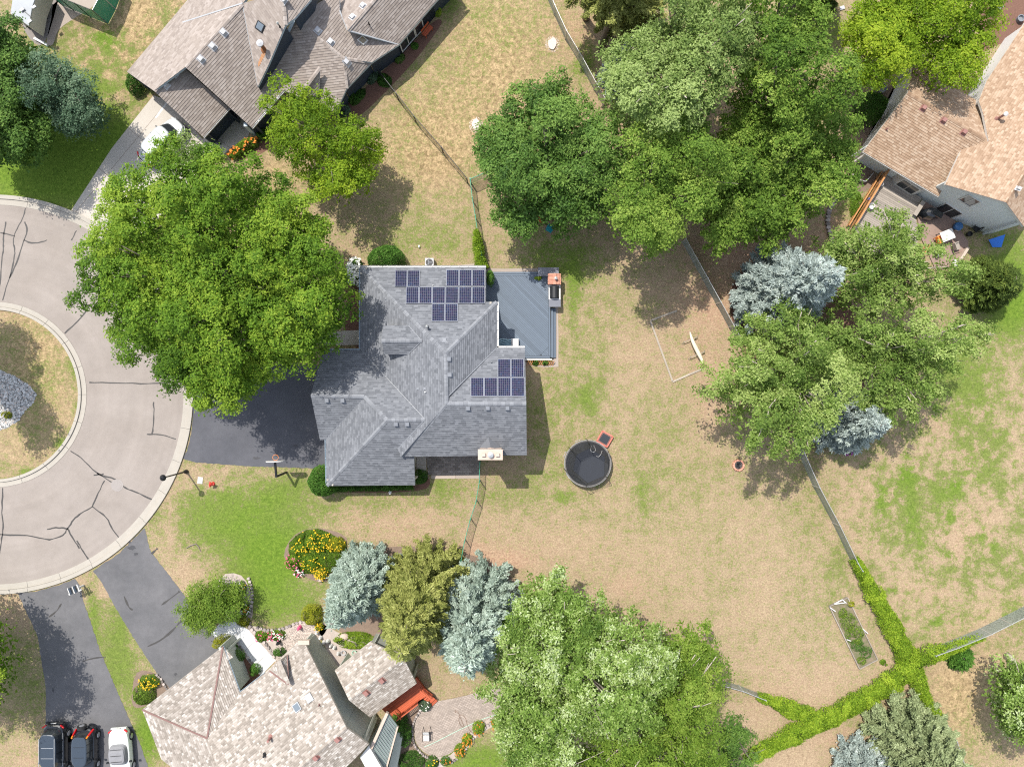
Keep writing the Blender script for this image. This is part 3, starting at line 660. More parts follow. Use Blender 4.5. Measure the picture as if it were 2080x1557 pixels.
def ray_vert(px, py, P0, P1, off=0.0):
    """intersect pixel ray with the vertical plane through world points P0,P1"""
    q = W(px, py, 0.0); d = Vector((P1[0]-P0[0], P1[1]-P0[1])).normalized(); n = Vector((-d.y, d.x))
    c = n.x*P0[0]+n.y*P0[1]
    if c > 0: c -= off
    else: c += off
    t = c/(n.x*q.x+n.y*q.y)
    return Vector((t*q.x, t*q.y, H-t*H))

class Face:
    def __init__(s, verts):
        A = []; zz = []
        for (px, py, h) in verts:
            if h is not None:
                p = W(px, py, h); A.append((p.x, p.y, 1)); zz.append(p.z)
        s.pl = tuple(np.linalg.lstsq(np.array(A), np.array(zz), rcond=None)[0])
        s.px = verts; s.P = [ray_plane(x, y, s.pl) for x, y, h in verts]
        a = s.pl; s.n = Vector((-a[0], -a[1], 1)).normalized()
        u = Vector((0, 0, 1)).cross(s.n); s.u = u.normalized() if u.length > 1e-4 else Vector((1, 0, 0)); s.v = s.n.cross(s.u)
        s.o = s.P[0]
    def uv(s, p): d = p-s.o; return (d.dot(s.u), d.dot(s.v))
    def at(s, u, v, w=0.0): return s.o+s.u*u+s.v*v+s.n*w
    def z(s, x, y): return s.pl[0]*x+s.pl[1]*y+s.pl[2]
    def on(s, px, py, off=0.0): return ray_plane(px, py, s.pl, off)

def roof_face(house, verts, mshing, fascia, expo=0.16, tabw=0.4, thick=0.2, blotch=0.25, contrast=0.5, seed=1, band_=.34):
    F = Face(verts); mb = MB()
    top = [p-Vector((0, 0, 0.02)) for p in F.P]
    ar = sum(top[i].x*top[(i+1) % len(top)].y-top[(i+1) % len(top)].x*top[i].y for i in range(len(top)))
    if ar < 0: top = top[::-1]
    n = len(top); mb.v = [tuple(p) for p in top]+[(p.x, p.y, p.z-thick) for p in top]
    mb.face(range(n)); mb.face(range(2*n-1, n-1, -1))
    for i in range(n): mb.face((i, i+n, (i+1) % n+n, (i+1) % n))
    o = obj('roof_plane', mb, fascia, house)
    # shingle courses
    P2 = [F.uv(p) for p in F.P]; rnd = random.Random(seed*77+len(verts)); mb = MB()
    v0 = min(p[1] for p in P2)-0.05; v1 = max(p[1] for p in P2); v = v0; r = 0
    while v < v1:
        row = clip(clip(P2, 0, 1, v+expo), 0, -1, -v)
        if len(row) >= 3:
            xa = min(p[0] for p in row); xb = max(p[0] for p in row); x = xa-rnd.random()*tabw
            while x < xb:
                w = tabw*rnd.uniform(.5, 1.5)
                c = clip(clip(row, 1, 0, x+w), -1, 0, -x)
                if len(c) >= 3 and area2(c) > 0.0008:
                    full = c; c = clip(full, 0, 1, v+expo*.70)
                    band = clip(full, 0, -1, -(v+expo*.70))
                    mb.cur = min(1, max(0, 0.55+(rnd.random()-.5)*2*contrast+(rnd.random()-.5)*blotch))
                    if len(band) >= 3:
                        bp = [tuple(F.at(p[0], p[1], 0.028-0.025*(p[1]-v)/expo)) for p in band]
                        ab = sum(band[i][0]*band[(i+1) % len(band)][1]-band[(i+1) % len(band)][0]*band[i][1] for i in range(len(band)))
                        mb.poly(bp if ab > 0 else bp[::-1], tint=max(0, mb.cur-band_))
                    if len(c) < 3: x += w; continue
                    pts = [tuple(F.at(p[0], p[1], 0.028-0.025*(p[1]-v)/expo)) for p in c]
                    aa = sum(c[i][0]*c[(i+1) % len(c)][1]-c[(i+1) % len(c)][0]*c[i][1] for i in range(len(c)))
                    mb.poly(pts if aa > 0 else pts[::-1])
                    bt = [i for i in range(len(c)) if abs(c[i][1]-v) < 1e-5 and abs(c[(i+1) % len(c)][1]-v) < 1e-5]
                    for i in bt:
                        a, b = c[i], c[(i+1) % len(c)]
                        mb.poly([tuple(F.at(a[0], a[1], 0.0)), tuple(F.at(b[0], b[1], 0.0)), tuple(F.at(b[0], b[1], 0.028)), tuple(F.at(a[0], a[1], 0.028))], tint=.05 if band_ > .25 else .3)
                x += w
        v += expo; r += 1
    ORIG[o.name] = worg(house); obj('shingles', mb, mshing, o, kind='stuff')
    F.obj = o
    return F

def walls(house, F, edges, m, inset=0.4, zb=0.0, th=0.15, name='wall'):
    cen = sum((p for p in F.P), Vector())/len(F.P); out = []
    a2 = sum(F.P[i].x*F.P[(i+1) % len(F.P)].y-F.P[(i+1) % len(F.P)].x*F.P[i].y for i in range(len(F.P)))
    for e in edges:
        i, ins, z0 = (e if isinstance(e, tuple) else (e, inset, zb))
        a, b = F.P[i], F.P[(i+1) % len(F.P)]
        d = Vector((b.x-a.x, b.y-a.y)).normalized(); nn = Vector((-d.y, d.x))*(1 if a2 > 0 else -1)
        A = Vector((a.x, a.y))+nn*ins; B = Vector((b.x, b.y))+nn*ins
        pts = [A, B, B+nn*th, A+nn*th]; tops = [F.z(p.x, p.y)-0.19 for p in pts]
        mb = MB()
        ar = area2([(p.x, p.y) for p in pts])
        sgn = sum(pts[k].x*pts[(k+1) % 4].y-pts[(k+1) % 4].x*pts[k].y for k in range(4))
        if sgn < 0: pts = pts[::-1]; tops = tops[::-1]
        mb.prism([(p.x, p.y) for p in pts], z0, tops)
        o = obj(name, mb, m, house); o_ = (A, B); out.append(o_)
    return out

def caps(house, lines, mshing, w=0.15, tint=0.85, seg=0.3, drop=0.07):
    mb = MB()
    for a, b in lines:
        a, b = Vector(a), Vector(b); L = (b-a).length; k = max(1, int(L/seg)); d = (b-a).normalized()
        s = d.cross(Vector((0, 0, 1))).normalized()
        for i in range(k):
            p = a+d*(L*i/k)+Vector((0, 0, .035)); q = a+d*(L*(i+1)/k)+Vector((0, 0, .05))
            mb.cur = tint+random.uniform(-.3, .25); dz = Vector((0, 0, drop))
            mb.poly([tuple(p), tuple(p+s*w-dz), tuple(q+s*w-dz), tuple(q)]); mb.poly([tuple(q), tuple(q-s*w-dz), tuple(p-s*w-dz), tuple(p)])
    obj('ridge_caps', mb, mshing, house, kind='stuff')

def metal_line(house, a, b, m, w=0.12, name='valley_flashing', lift=0.03):
    mb = MB(); up = Vector((0, 0, lift)); mb.beam(Vector(a)+up, Vector(b)+up, w, 0.02); obj(name, mb, m, house)

def gutter(house, a, b, m, w=0.13, lift=-0.07, ticks=True):
    mb = MB(); up = Vector((0, 0, lift)); a = Vector(a)+up; b = Vector(b)+up
    d = (b-a).normalized(); s = d.cross(Vector((0, 0, 1)))*w/2
    mb.beam(a+s, b+s, 0.02, 0.12); mb.beam(a-s, b-s, 0.02, 0.12); mb.beam(a-Vector((0, 0, .05)), b-Vector((0, 0, .05)), w-.02, 0.015)
    if ticks:
        k = int((b-a).length/0.7)
        for i in range(1, k): p = a+(b-a)*i/k; mb.beam(p+s+Vector((0, 0, .05)), p-s+Vector((0, 0, .05)), 0.03, 0.02)
    obj('gutter', mb, m, house)

def box_vent(house, F, px, py, m, size=0.36, h=0.2, ang=None):
    p = F.on(px, py); mb = MB(); u = F.u; a = math.atan2(u.y, u.x) if ang is None else ang
    ca, sa = math.cos(a), math.sin(a); s = size/2
    # flashing plate and hooded box
    fl = [F.o for _ in range(4)]
    for k, (i, j) in enumerate(((-1, -1), (1, -1), (1, 1), (-1, 1))):
        x = p.x+(i*ca-j*sa)*s*1.35; y = p.y+(i*sa+j*ca)*s*1.35; fl[k] = (x, y, F.z(x, y)+0.03)
    mb.poly(fl)
    n0 = len(mb.v); lo = []; hi = []
    for (i, j) in ((-1, -1), (1, -1), (1, 1), (-1, 1)):
        x = p.x+(i*ca-j*sa)*s; y = p.y+(i*sa+j*ca)*s; zz = F.z(x, y)
        lo.append((x, y, zz-0.02)); k = .82; x2 = p.x+(i*ca-j*sa)*s*k; y2 = p.y+(i*sa+j*ca)*s*k
        hi.append((x2, y2, F.z(p.x, p.y)+h+0.35*(F.z(x2, y2)-F.z(p.x, p.y))))
    mb.v += lo+hi
    for k in range(4): mb.face((n0+k, n0+(k+1) % 4, n0+4+(k+1) % 4, n0+4+k))
    mb.face((n0+4, n0+5, n0+6, n0+7))
    obj('roof_vent', mb, m, house)

def pipe_vent(house, F, px, py, m, r=0.06, h=0.5, cap=None, name='vent_pipe'):
    p = F.on(px, py); mb = MB(); mb.lathe((p.x, p.y), [(r*2.2, p.z-0.05), (r*1.1, p.z+0.12), (r, p.z+0.13), (r, p.z+h)], 10)
    o = obj(name, mb, m, house)
    if cap:
        mb = MB(); mb.lathe((p.x, p.y), [(r*1.9, p.z+h), (r*1.9, p.z+h+0.1), (r*.3, p.z+h+0.22)], 14); ORIG[o.name] = worg(house)
        obj('pipe_cap', mb, cap, o)

def skylight(house, F, quad, frame, glass, lift=0.14):
    P0 = [F.on(x, y, lift) for x, y in quad]; c = sum(P0, Vector())/4; mb = MB()
    lo = [p-Vector((0, 0, lift+.03)) for p in P0]; inn = [c+(p-c)*0.8 for p in P0]
    mb.v += [tuple(p) for p in lo+P0+inn]
    for k in range(4):
        j = (k+1) % 4; mb.face((k, j, 4+j, 4+k)); mb.face((4+k, 4+j, 8+j, 8+k))
    o = obj('skylight', mb, frame, house); ORIG[o.name] = worg(house)
    mb = MB(); mb.poly([tuple(p-Vector((0, 0, .01))) for p in inn]); obj('pane', mb, glass, o)

def wall_window(house, quad, A, B, frame, glass, mull=1, off=0.03, fw=0.08, name='window'):
    """quad px corners tl,tr,br,bl ; A,B wall ground line"""
    Q = [ray_vert(x, y, A, B, off) for x, y in quad]
    d = Vector((B[0]-A[0], B[1]-A[1], 0)).normalized()
    t = [(q-Vector((A[0], A[1], 0))).dot(d) for q in Q]; z = [q.z for q in Q]
    t0, t1, z0, z1 = min(t), max(t), min(z), max(z); base = Q[0]-d*t[0]-Vector((0, 0, Q[0].z))
    P_ = lambda tt, zz: tuple(base+d*tt+Vector((0, 0, zz)))
    mb = MB()
    mb.beam(P_(t0, z0), P_(t0, z1), fw, .07, up=d); mb.beam(P_(t1, z0), P_(t1, z1), fw, .07, up=d)
    mb.beam(P_(t0-fw/2, z0), P_(t1+fw/2, z0), .07, fw); mb.beam(P_(t0-fw/2, z1), P_(t1+fw/2, z1), .07, fw)
    for k in range(1, mull+1):
        tt = t0+(t1-t0)*k/(mull+1); mb.beam(P_(tt, z0), P_(tt, z1), fw*.7, .06, up=d)
    o = obj(name, mb, frame, house); ORIG[o.name] = worg(house)
    for k in range(mull+1):
        a = t0+(t1-t0)*k/(mull+1)+.03; b = t0+(t1-t0)*(k+1)/(mull+1)-.03
        mb = MB(); mb.poly([P_(a, z0), P_(b, z0), P_(b, z1), P_(a, z1)]); obj('pane', mb, glass, o)

def mat_cell():
    m, t, b, pos = base_mat('solar_cell_silicon')
    at = _n(t, 'ShaderNodeAttribute', attribute_name='tint')
    c = ramp(t, at.outputs['Fac'], [(0, (0.003, 0.005, 0.020)), (.5, (0.006, 0.010, 0.042)), (.85, (0.018, 0.009, 0.038)), (1, (0.009, 0.024, 0.07))])
    t.links.new(c, b.inputs['Base Color']); b.inputs['Roughness'].default_value = 0.25; b.inputs['Specular IOR Level'].default_value = 0.3
    return m
M['cell'] = mat_cell(); M['backsheet'] = mat('panel_backsheet', (0.15, 0.155, 0.19), 0.4, var=0.04)
M['alu'] = mat('aluminium_frame', (0.34, 0.35, 0.38), 0.35, metal=0.6)

def solar_row(house, F, tl, br, n, skew=0.0, lift=0.13):
    """n portrait panels side by side between pixel corners"""
    x0, y0 = tl; x1, y1 = br
    for k in range(n):
        xa = x0+(x1-x0)*k/n; xb = x0+(x1-x0)*(k+1)/n
        q = [F.on(xa, y1, lift), F.on(xb, y1, lift), F.on(xb+skew, y0, lift), F.on(xa+skew, y0, lift)]
        bl = lambda s, t, w=0.0: (q[0]*(1-s)*(1-t)+q[1]*s*(1-t)+q[2]*s*t+q[3]*(1-s)*t)+F.n*w
        g = 0.012; mb = MB()
        lo = [bl(g, g, -.04), bl(1-g, g, -.04), bl(1-g, 1-g, -.04), bl(g, 1-g, -.04)]; hi = [bl(g, g), bl(1-g, g), bl(1-g, 1-g), bl(g, 1-g)]
        mb.v += [tuple(p) for p in lo+hi]
        for i in range(4): mb.face((i, (i+1) % 4, 4+(i+1) % 4, 4+i))
        mb.face((4, 5, 6, 7)); mb.face((3, 2, 1, 0)); o = obj('solar_panel', mb, M['backsheet'], house); ORIG[o.name] = worg(house)
        mb = MB(); e = 0.03
        for (s0, s1, t0, t1) in ((g, g+e, g, 1-g), (1-g-e, 1-g, g, 1-g), (g+e, 1-g-e, g, g+e*.65), (g+e, 1-g-e, 1-g-e*.65, 1-g)):
            a = [bl(s0, t0, .012), bl(s1, t0, .012), bl(s1, t1, .012), bl(s0, t1, .012)]; b_ = [bl(s0, t0, -.03), bl(s1, t0, -.03), bl(s1, t1, -.03), bl(s0, t1, -.03)]
            n0 = len(mb.v); mb.v += [tuple(p) for p in b_+a]; mb.face((n0+4, n0+5, n0+6, n0+7))
            for i in range(4): mb.face((n0+i, n0+(i+1) % 4, n0+4+(i+1) % 4, n0+4+i))
        obj('panel_frame', mb, M['alu'], o)
        mb = MB(); s0, s1, t0, t1 = .055, .945, .035, .965
        for i in range(6):
            for j in range(10):
                a0 = s0+(s1-s0)*(i+.055)/6; a1 = s0+(s1-s0)*(i+.945)/6; b0 = t0+(t1-t0)*(j+.055)/10; b1 = t0+(t1-t0)*(j+.945)/10
                mb.poly([bl(a0, b0, .006), bl(a1, b0, .006), bl(a1, b1, .006), bl(a0, b1, .006)], tint=random.random())
        obj('solar_cells', mb, M['cell'], o, kind='stuff')
        # mounting feet
        for t_ in (.2, .8):
            mb = MB(); mb.beam(bl(.02, t_, -.08), bl(.98, t_, -.08), .04, .07); obj('mounting_rail', mb, M['alu'], o)

# ---------------- main grey house
hc = W(880, 780); G = thing('house', 'grey shingled house with solar panels at the centre beside the blue-grey deck', 'house', (hc.x, hc.y, 0))
sg, fa = M['shingle_grey'], M['white']; slate = mat('grey_fascia', (0.30, 0.31, 0.33), 0.6)
kw = dict(expo=0.17, tabw=0.3, contrast=0.24, blotch=0.15, band_=.27)
F1 = roof_face(G, [(732, 543, 2.7), (987, 543, 2.7), (987, 613, None), (1009, 613, 4.5), (905, 717, 7.0)], sg, fa, seed=1, **kw)
F2 = roof_face(G, [(1009, 613, 4.5), (1009, 706, 4.5), (907, 808, None), (905, 717, 7.0)], sg, fa, seed=2, **kw)
F3 = roof_face(G, [(1009, 706, 4.5), (1066, 706, 4.5), (1069, 820, 7.0), (907, 820, 7.0), (907, 808, None)], sg, fa, seed=3, **kw)
F4 = roof_face(G, [(815, 927, 4.5), (1070, 924, 4.5), (1069, 820, 7.0), (907, 820, 7.0)], sg, slate, seed=4, **kw)
F5 = roof_face(G, [(732, 543, 2.7), (905, 717, 7.0), (907, 820, 7.0), (815, 927, None), (808, 911, None), (863, 850, None), (735, 711, 2.7), (732, 711, 2.7)], sg, fa, seed=5, **kw)
F6 = roof_face(G, [(656, 711, 2.7), (735, 711, 2.7), (863, 850, 5.95), (786, 853, 6.0), (740, 805, 4.9), (631.5, 803, 4.9)], sg, fa, seed=6, **kw)
F7 = roof_face(G, [(631.5, 803, 4.9), (740, 805, 4.9), (662, 892, 2.7), (650, 893, 2.7)], sg, slate, seed=7, **kw)
F8 = roof_face(G, [(662, 892, 2.7), (664, 986, 2.7), (786, 853, 6.0), (740, 805, None)], sg, fa, seed=8, **kw)
F9 = roof_face(G, [(664, 986, 2.7), (843, 984.5, 2.7), (841, 927, None), (815, 927, None), (808, 911, None), (863, 852, 6.0), (786, 853, 6.0)], sg, slate, seed=9, **kw)
D1 = roof_face(G, [(775, 692, 5.95), (857, 692, 5.95), (829, 719, 5.2), (781, 719, 5.2)], sg, slate, seed=10, thick=.12, **kw)
D2 = roof_face(G, [(775, 692, 5.95), (857, 692, 5.95), (830, 661, 5.2), (779, 661, 5.2)], sg, slate, seed=11, thick=.12, **kw)
cw = M['wall_cream']
walls(G, F1, [0, (1, .2, 0)], cw); walls(G, F2, [0], cw); walls(G, F3, [0, (1, .35, 0)], cw); walls(G, F4, [(0, .4, 0), (1, .35, 0)], cw)
walls(G, F5, [7], cw); walls(G, F6, [0, (5, .35, 0)], cw); walls(G, F7, [2, (3, .35, 0)], cw); walls(G, F8, [0], cw); walls(G, F9, [0, (1, .4, 0)], cw)
walls(G, D1, [(2, .15, 4.0), (3, .15, 3.6)], cw); walls(G, D2, [(2, .15, 4.0), (3, .15, 3.6)], cw)
caps(G, [(F1.P[0], F1.P[4]), (F1.P[3], F1.P[4]), (F5.P[1], F5.P[2]), (F4.P[3], F4.P[0]), (F3.P[3], F3.P[2]), (F9.P[6], F9.P[0]), (F9.P[6], F9.P[5]), (F6.P[3], F6.P[4]), (F6.P[4], F6.P[5]), (D1.P[0], D1.P[1])], sg)
metal_line(G, F6.P[1], F6.P[2], M['flash_grey'], .06); metal_line(G, F2.P[1], F2.P[2], M['vent_grey'], .07)
metal_line(G, F9.P[4], F9.P[5], M['vent_grey'], .07); metal_line(G, F8.P[0], F8.P[3], M['vent_grey'], .07); metal_line(G, D1.P[1], D1.P[2], M['vent_grey'], .06); metal_line(G, D2.P[1], D2.P[2], M['vent_grey'], .06)
gutter(G, F1.P[0]+Vector((0, .08, 0)), F1.P[1]+Vector((0, .08, 0)), M['white'], .14); gutter(G, F2.P[0]+Vector((.08, 0, 0)), F2.P[1]+Vector((.08, 0, 0)), M['white'], .14)
gutter(G, F3.P[0]+Vector((0, .08, 0)), F3.P[1]+Vector((0, .08, 0)), M['white'], .12); gutter(G, F5.P[0]-Vector((.05, 0, 0)), F5.P[7]-Vector((.05, 0, 0)), M['trim_blue'], .12)
gutter(G, F6.P[0]+Vector((0, .05, 0)), F6.P[1]+Vector((0, .05, 0)), M['trim_blue'], .12); gutter(G, F8.P[0]-Vector((.05, 0, 0)), F8.P[1]-Vector((.05, 0, 0)), M['trim_blue'], .10)
for x, y, F in ((805, 861, F9), (828, 861, F9), (951, 829, F4), (991, 828.5, F4), (1031, 828.5, F4), (665, 813, F7), (697, 813, F7)): box_vent(G, F, x, y, M['vent_grey'], .34, .22)
for x, y in ((912, 729), (913.5, 761)): box_vent(G, F2, x, y, M['vent_grey'], .36, .2)
box_vent(G, F1, 903, 690, M['vent_grey'], .30, .10); box_vent(G, F5, 849, 789, M['vent_grey'], .20, .10); box_vent(G, F5, 863, 789, M['vent_grey'], .20, .10)
pipe_vent(G, F1, 869, 664, M['black_metal'], .06, .55, M['galv']); pipe_vent(G, F5, 864, 796, M['galv'], .05, .25); pipe_vent(G, F3, 998, 735, M['vent_grey'], .04, .25); pipe_vent(G, F1, 880, 580, M['galv'], .03, .2)
solar_row(G, F1, (801.6, 548.5), (852.5, 582.5), 2, .6); solar_row(G, F1, (906, 547.5), (985, 581), 3, .3)
solar_row(G, F1, (824, 582.5), (985, 616.5), 6, .4); solar_row(G, F1, (876.5, 616.5), (930, 652.5), 2, .3)
solar_row(G, F3, (1010.5, 728.5), (1064.5, 766), 2); solar_row(G, F3, (955.6, 766), (1065.8, 805), 4)
# chimney with cricket
mb = MB(); cc = W(996, 923, 6.75); mb.box((cc.x, cc.y, 3.3), (1.65, .72, 6.6)); ch = obj('chimney', mb, M['chimney'], G); ORIG[ch.name] = worg(G)
mb = MB(); mb.box((cc.x, cc.y, 6.68), (1.86, .80, .16)); obj('chimney_cap', mb, M['chimney'], ch)
mb = MB(); mb.box((cc.x-.5, cc.y, 6.86), (.27, .24, .2)); mb.box((cc.x+.55, cc.y, 6.86), (.27, .24, .2)); obj('flue', mb, M['chimney'], ch)
mb = MB(); mb.lathe((cc.x+.02, cc.y), [(.13, 6.76), (.13, 6.95), (.22, 6.97), (.22, 7.03), (.03, 7.1)], 14); obj('flue_cap', mb, M['galv'], ch)
mb = MB(); pk = F4.on(992, 887); l_ = F4.on(971, 913, .02); r_ = F4.on(1023, 913, .02); rd = Vector((cc.x, cc.y+.4, F4.z(cc.x, cc.y+.4)+.75))
mb.poly([l_, rd, pk]); mb.poly([pk, rd, r_]); obj('chimney_cricket', mb, sg, G)
mb = MB(); mb.beam(l_, rd, .05); mb.beam(rd, r_, .05); obj('cricket_flashing', mb, M['chimney'], G)

# ---------------- brown-roofed house, upper left
hc = W(560, 130); B = thing('house', 'brown shingled house with dark navy walls at the upper left', 'house', (hc.x, hc.y, 0))
sb, bf = M['shingle_brown'], M['trim_blue']; kw = dict(expo=0.19, tabw=0.3, contrast=0.24, blotch=0.15, band_=.10)
B1 = roof_face(B, [(258, 146, 2.7), (430, -57, 2.7), (580, -95, 5.8), (493, 8, 5.8), (377, 137, 5.8), (376, 137, None), (313, 185, 5.0)], sb, bf, seed=21, **kw)
B2 = roof_face(B, [(313, 185, 5.0), (362, 127, 5.0), (466, 220, 2.7), (413, 279, 2.7)], sb, bf, seed=22, **kw)
B3 = roof_face(B, [(377, 137, 5.8), (493, 8, 5.8), (524, 175, None), (546, 215, None), (512, 260, 2.75)], sb, bf, seed=23, **kw)
B1b = roof_face(B, [(371, 46, B1.on(371, 46).z+.03), (493, 7, B1.on(493, 7).z+.03), (470, -60, B1.on(470, -60).z+.7), (405, -60, B1.on(405, -60).z+.7)], sb, bf, seed=33, thick=.05, **kw)
B4 = roof_face(B, [(493, 7, 5.85), (574, -14, 7.3), (580, 51, 6.9), (546, 131, 5.3), (524, 176, 4.1)], sb, bf, seed=24, **kw)
B5 = roof_face(B, [(574, -14, 7.3), (640, -40, 6.8), (631, 0, 6.5), (598, 38, 6.4), (580, 51, 6.9)], sb, bf, seed=25, **kw)
B7 = roof_face(B, [(524, 172, 3.8), (567, 106, 4.3), (603, 34, 4.9), (615, 52, 4.8), (697, 118, 4.1), (704, 180, 3.1), (682, 228, 2.5), (577, 184, 2.7), (546, 215, 3.0)], sb, bf, seed=26, **kw)
B8 = roof_face(B, [(603, 34, 4.9), (690, -20, 4.9), (690, 22, None), (706, 62, None), (810, 91, 2.7), (755, 127, 2.7), (697, 118, 4.1), (615, 52, 4.8)], sb, bf, seed=27, **kw)
B9 = roof_face(B, [(697, 118, 4.1), (755, 127, 2.7), (704, 180, 2.9)], sb, bf, seed=28, **kw)
B10 = roof_face(B, [(707, 62, 4.8), (810, 91, 2.7), (885, 4, 2.7), (930, -45, 2.7), (820, -70, 4.8)], sb, bf, seed=29, **kw)
B11 = roof_face(B, [(707, 62, 4.8), (820, -70, 4.8), (760, -70, 3.6), (690, 0, 3.9), (690, 22, 4.0)], sb, bf, seed=30, **kw)
g1 = roof_face(B, [(598, 196, 3.0), (606, 186, 3.2), (650, 137, 4.3), (606, 196, 4.2)], sb, bf, seed=31, thick=.08, **kw)
g2 = roof_face(B, [(606, 196, 4.2), (650, 137, 4.3), (648, 195, 3.2)], sb, bf, seed=32, thick=.08, **kw)
nv = M['wall_navy']
walls(B, B1, [0, (6, .35, 0)], nv); walls(B, B2, [(1, .2, 0), (2, .45, 0), (3, .35, 0)], nv); walls(B, B3, [(4, .25, 0), (3, .5, 0)], nv)
walls(B, B7, [(6, .9, 0), (5, .5, 0)], nv); walls(B, B9, [(1, .4, 0)], nv); walls(B, B8, [(4, .4, 0)], nv); walls(B, B10, [(1, .4, 0), (2, .4, 0)], nv)
walls(B, B4, [(3, .12, 3.2), (2, .12, 3.2)], nv, th=.1); walls(B, B5, [(1, .12, 3.4), (2, .12, 3.4)], nv, th=.1)
caps(B, [(B1.P[6], B2.P[1]), (B1.P[4], B1.P[3]), (B4.P[1], B4.P[2]), (B7.P[3], B7.P[4]), (B7.P[4], B7.P[5]), (B9.P[0], B9.P[1]), (B10.P[0], B10.P[4]), (g1.P[3], g1.P[2])], sb, tint=.75)
for a, b_ in ((B1b.P[0], B1b.P[1]), (B3.P[1], B3.P[2]), (B8.P[2], B8.P[3]), (B10.P[0], B10.P[1])): metal_line(B, a, b_, M['flash_grey'], .10)
metal_line(B, B7.P[0], B7.P[1], M['trim_blue'], .24, 'step_flashing', .14); metal_line(B, B7.P[1], B7.P[2], M['trim_blue'], .24, 'step_flashing', .14)
gutter(B, B2.P[2], B2.P[3], M['white']); gutter(B, B3.P[4], B7.P[7], M['white'])
for x, y, F in ((455, 67, B3), (433, 95, B3), (409, 121, B3), (355, 150, B2), (337, 173, B2)): box_vent(B, F, x, y, M['vent_light'], .38, .25)
for x, y, F in ((646, 63, B8), (672, 86, B8), (737, 12, B11), (716, 35, B11)): box_vent(B, F, x, y, M['vent_light'], .38, .22)
box_vent(B, B9, 705, 127, M['vent_light'], .38, .25); box_vent(B, B4, 578, 1, M['vent_light'], .38, .25)
pipe_vent(B, B4, 537, 100, mat('rusty_metal', (0.25, 0.10, 0.04), .7), .14, .9, M['vent_light'], name='stove_pipe'); pipe_vent(B, B4, 569, 55, M['black_metal'], .05, .5, M['galv']); pipe_vent(B, B10, 750, 50, M['black_metal'], .04, .5)
mb = MB(); mb.poly([B4.on(x, y, .028) for x, y in ((534, 104), (540, 108), (530, 128), (525, 137), (524, 128))]); obj('rust_streak', mb, mat('rust_stain', (0.40, 0.19, 0.08), .9, var=.3, scale=6), B)
skylight(B, B4, [(523.5, 40.5), (538, 51), (531, 66.5), (517, 56)], M['black_metal'], M['sky_glass']); skylight(B, B8, [(736, 72), (748, 82), (738, 91), (725, 81)], M['white'], mat('amber_skylight', (.22, .17, .09), .15, spec=.8))
A_, B_ = walls(B, B10, [(1, .4, 0)], nv)[0]
wall_window(B, [(857, 43), (860, 58), (845, 70), (842, 57)], A_, B_, M['white'], M['glass'], 0, name='window'); wall_window(B, [(840, 60), (843, 76), (816, 101), (813, 89)], A_, B_, M['white'], M['glass'], 1)
# porch post and garage door
A_, B_ = walls(B, B1, [(6, .35, 0)], nv)[0]
mb = MB(); p0 = W(518, 262); mb.box((p0.x+.1, p0.y-.5, 1.2), (.3, .3, 2.4)); obj('porch_post', mb, M['trim_blue'], B)
mb = MB(); a = W(420, 282); b_ = W(480, 228); mb.beam((a.x, a.y, .35), (b_.x, b_.y, .35), .45, .7); obj('low_wall', mb, M['wall_cream'], B)

# ---------------- tan-roofed house, upper right
hc = W(1990, 300); T = thing('house', 'orange-tan shingled house with pale walls at the upper right', 'house', (hc.x, hc.y, 0))
st, wf = M['shingle_tan'], M['white']; kw = dict(expo=0.18, tabw=0.22, contrast=0.28, blotch=0.1, band_=.12)
T1 = roof_face(T, [(1844, 188, 4.7), (1856, 126, 2.6), (1990, 208, 2.6), (1997, 231, None), (2008, 287, 4.7)], st, wf, seed=41, **kw)
T2 = roof_face(T, [(1844, 188, 4.7), (2008, 287, 4.7), (1952, 305, None), (1920, 372, None), (1907, 399, 2.6), (1753, 308, 2.6)], st, wf, seed=42, **kw)
T3 = roof_face(T, [(2008, 287, None), (1997, 231, None), (1988, 205, None), (2004, 165, 3.5), (2094, 28, 3.5), (2210, 150, 6.7), (2043, 411, 6.7), (1920, 375, None), (1952, 305, None)], st, wf, seed=43, **kw)
T4 = roof_face(T, [(2043, 411, 6.7), (2210, 150, 6.7), (2250, 200, 4.2), (2079, 460, 4.2)], st, wf, seed=44, **kw)
pw = M['wall_pale']
NW_ = walls(T, T2, [(5, .35, 0)], M['white'])[0]; walls(T, T1, [(0, .35, 0), (1, .4, 0)], M['white']); SW_ = walls(T, T2, [(4, .45, 0)], pw)[0]
SG = walls(T, T3, [(6, .3, 0)], pw)[0]; walls(T, T4, [(3, .3, 0), (2, .4, 0)], pw); walls(T, T3, [(3, .45, 0), (2, .2, 0)], M['white'])
caps(T, [(T1.P[0], T1.P[4]), (T4.P[0], T4.P[1])], st, tint=.35); metal_line(T, T1.P[3], T1.P[4], st, .1); gutter(T, T2.P[4], T2.P[5], M['white'])
for x, y in ((1875, 220), (1916, 245), (1957, 269)): box_vent(T, T2, x, y, M['vent_red'], .34, .25)
pipe_vent(T, T2, 1800, 263, M['vent_red'], .05, .3); pipe_vent(T, T3, 2026, 241, M['vent_red'], .09, .9, M['white'], name='stove_pipe'); box_vent(T, T3, 2068, 383, M['vent_light'], .26, .2)
wall_window(T, [(1967, 398), (1990, 409), (1969, 419), (1947, 405)], *SG, M['white'], M['glass'], 1)
wall_window(T, [(1921, 413), (1956, 434), (1929, 444), (1900, 425)], *SG, M['white'], M['glass'], 1, name='sliding_door')
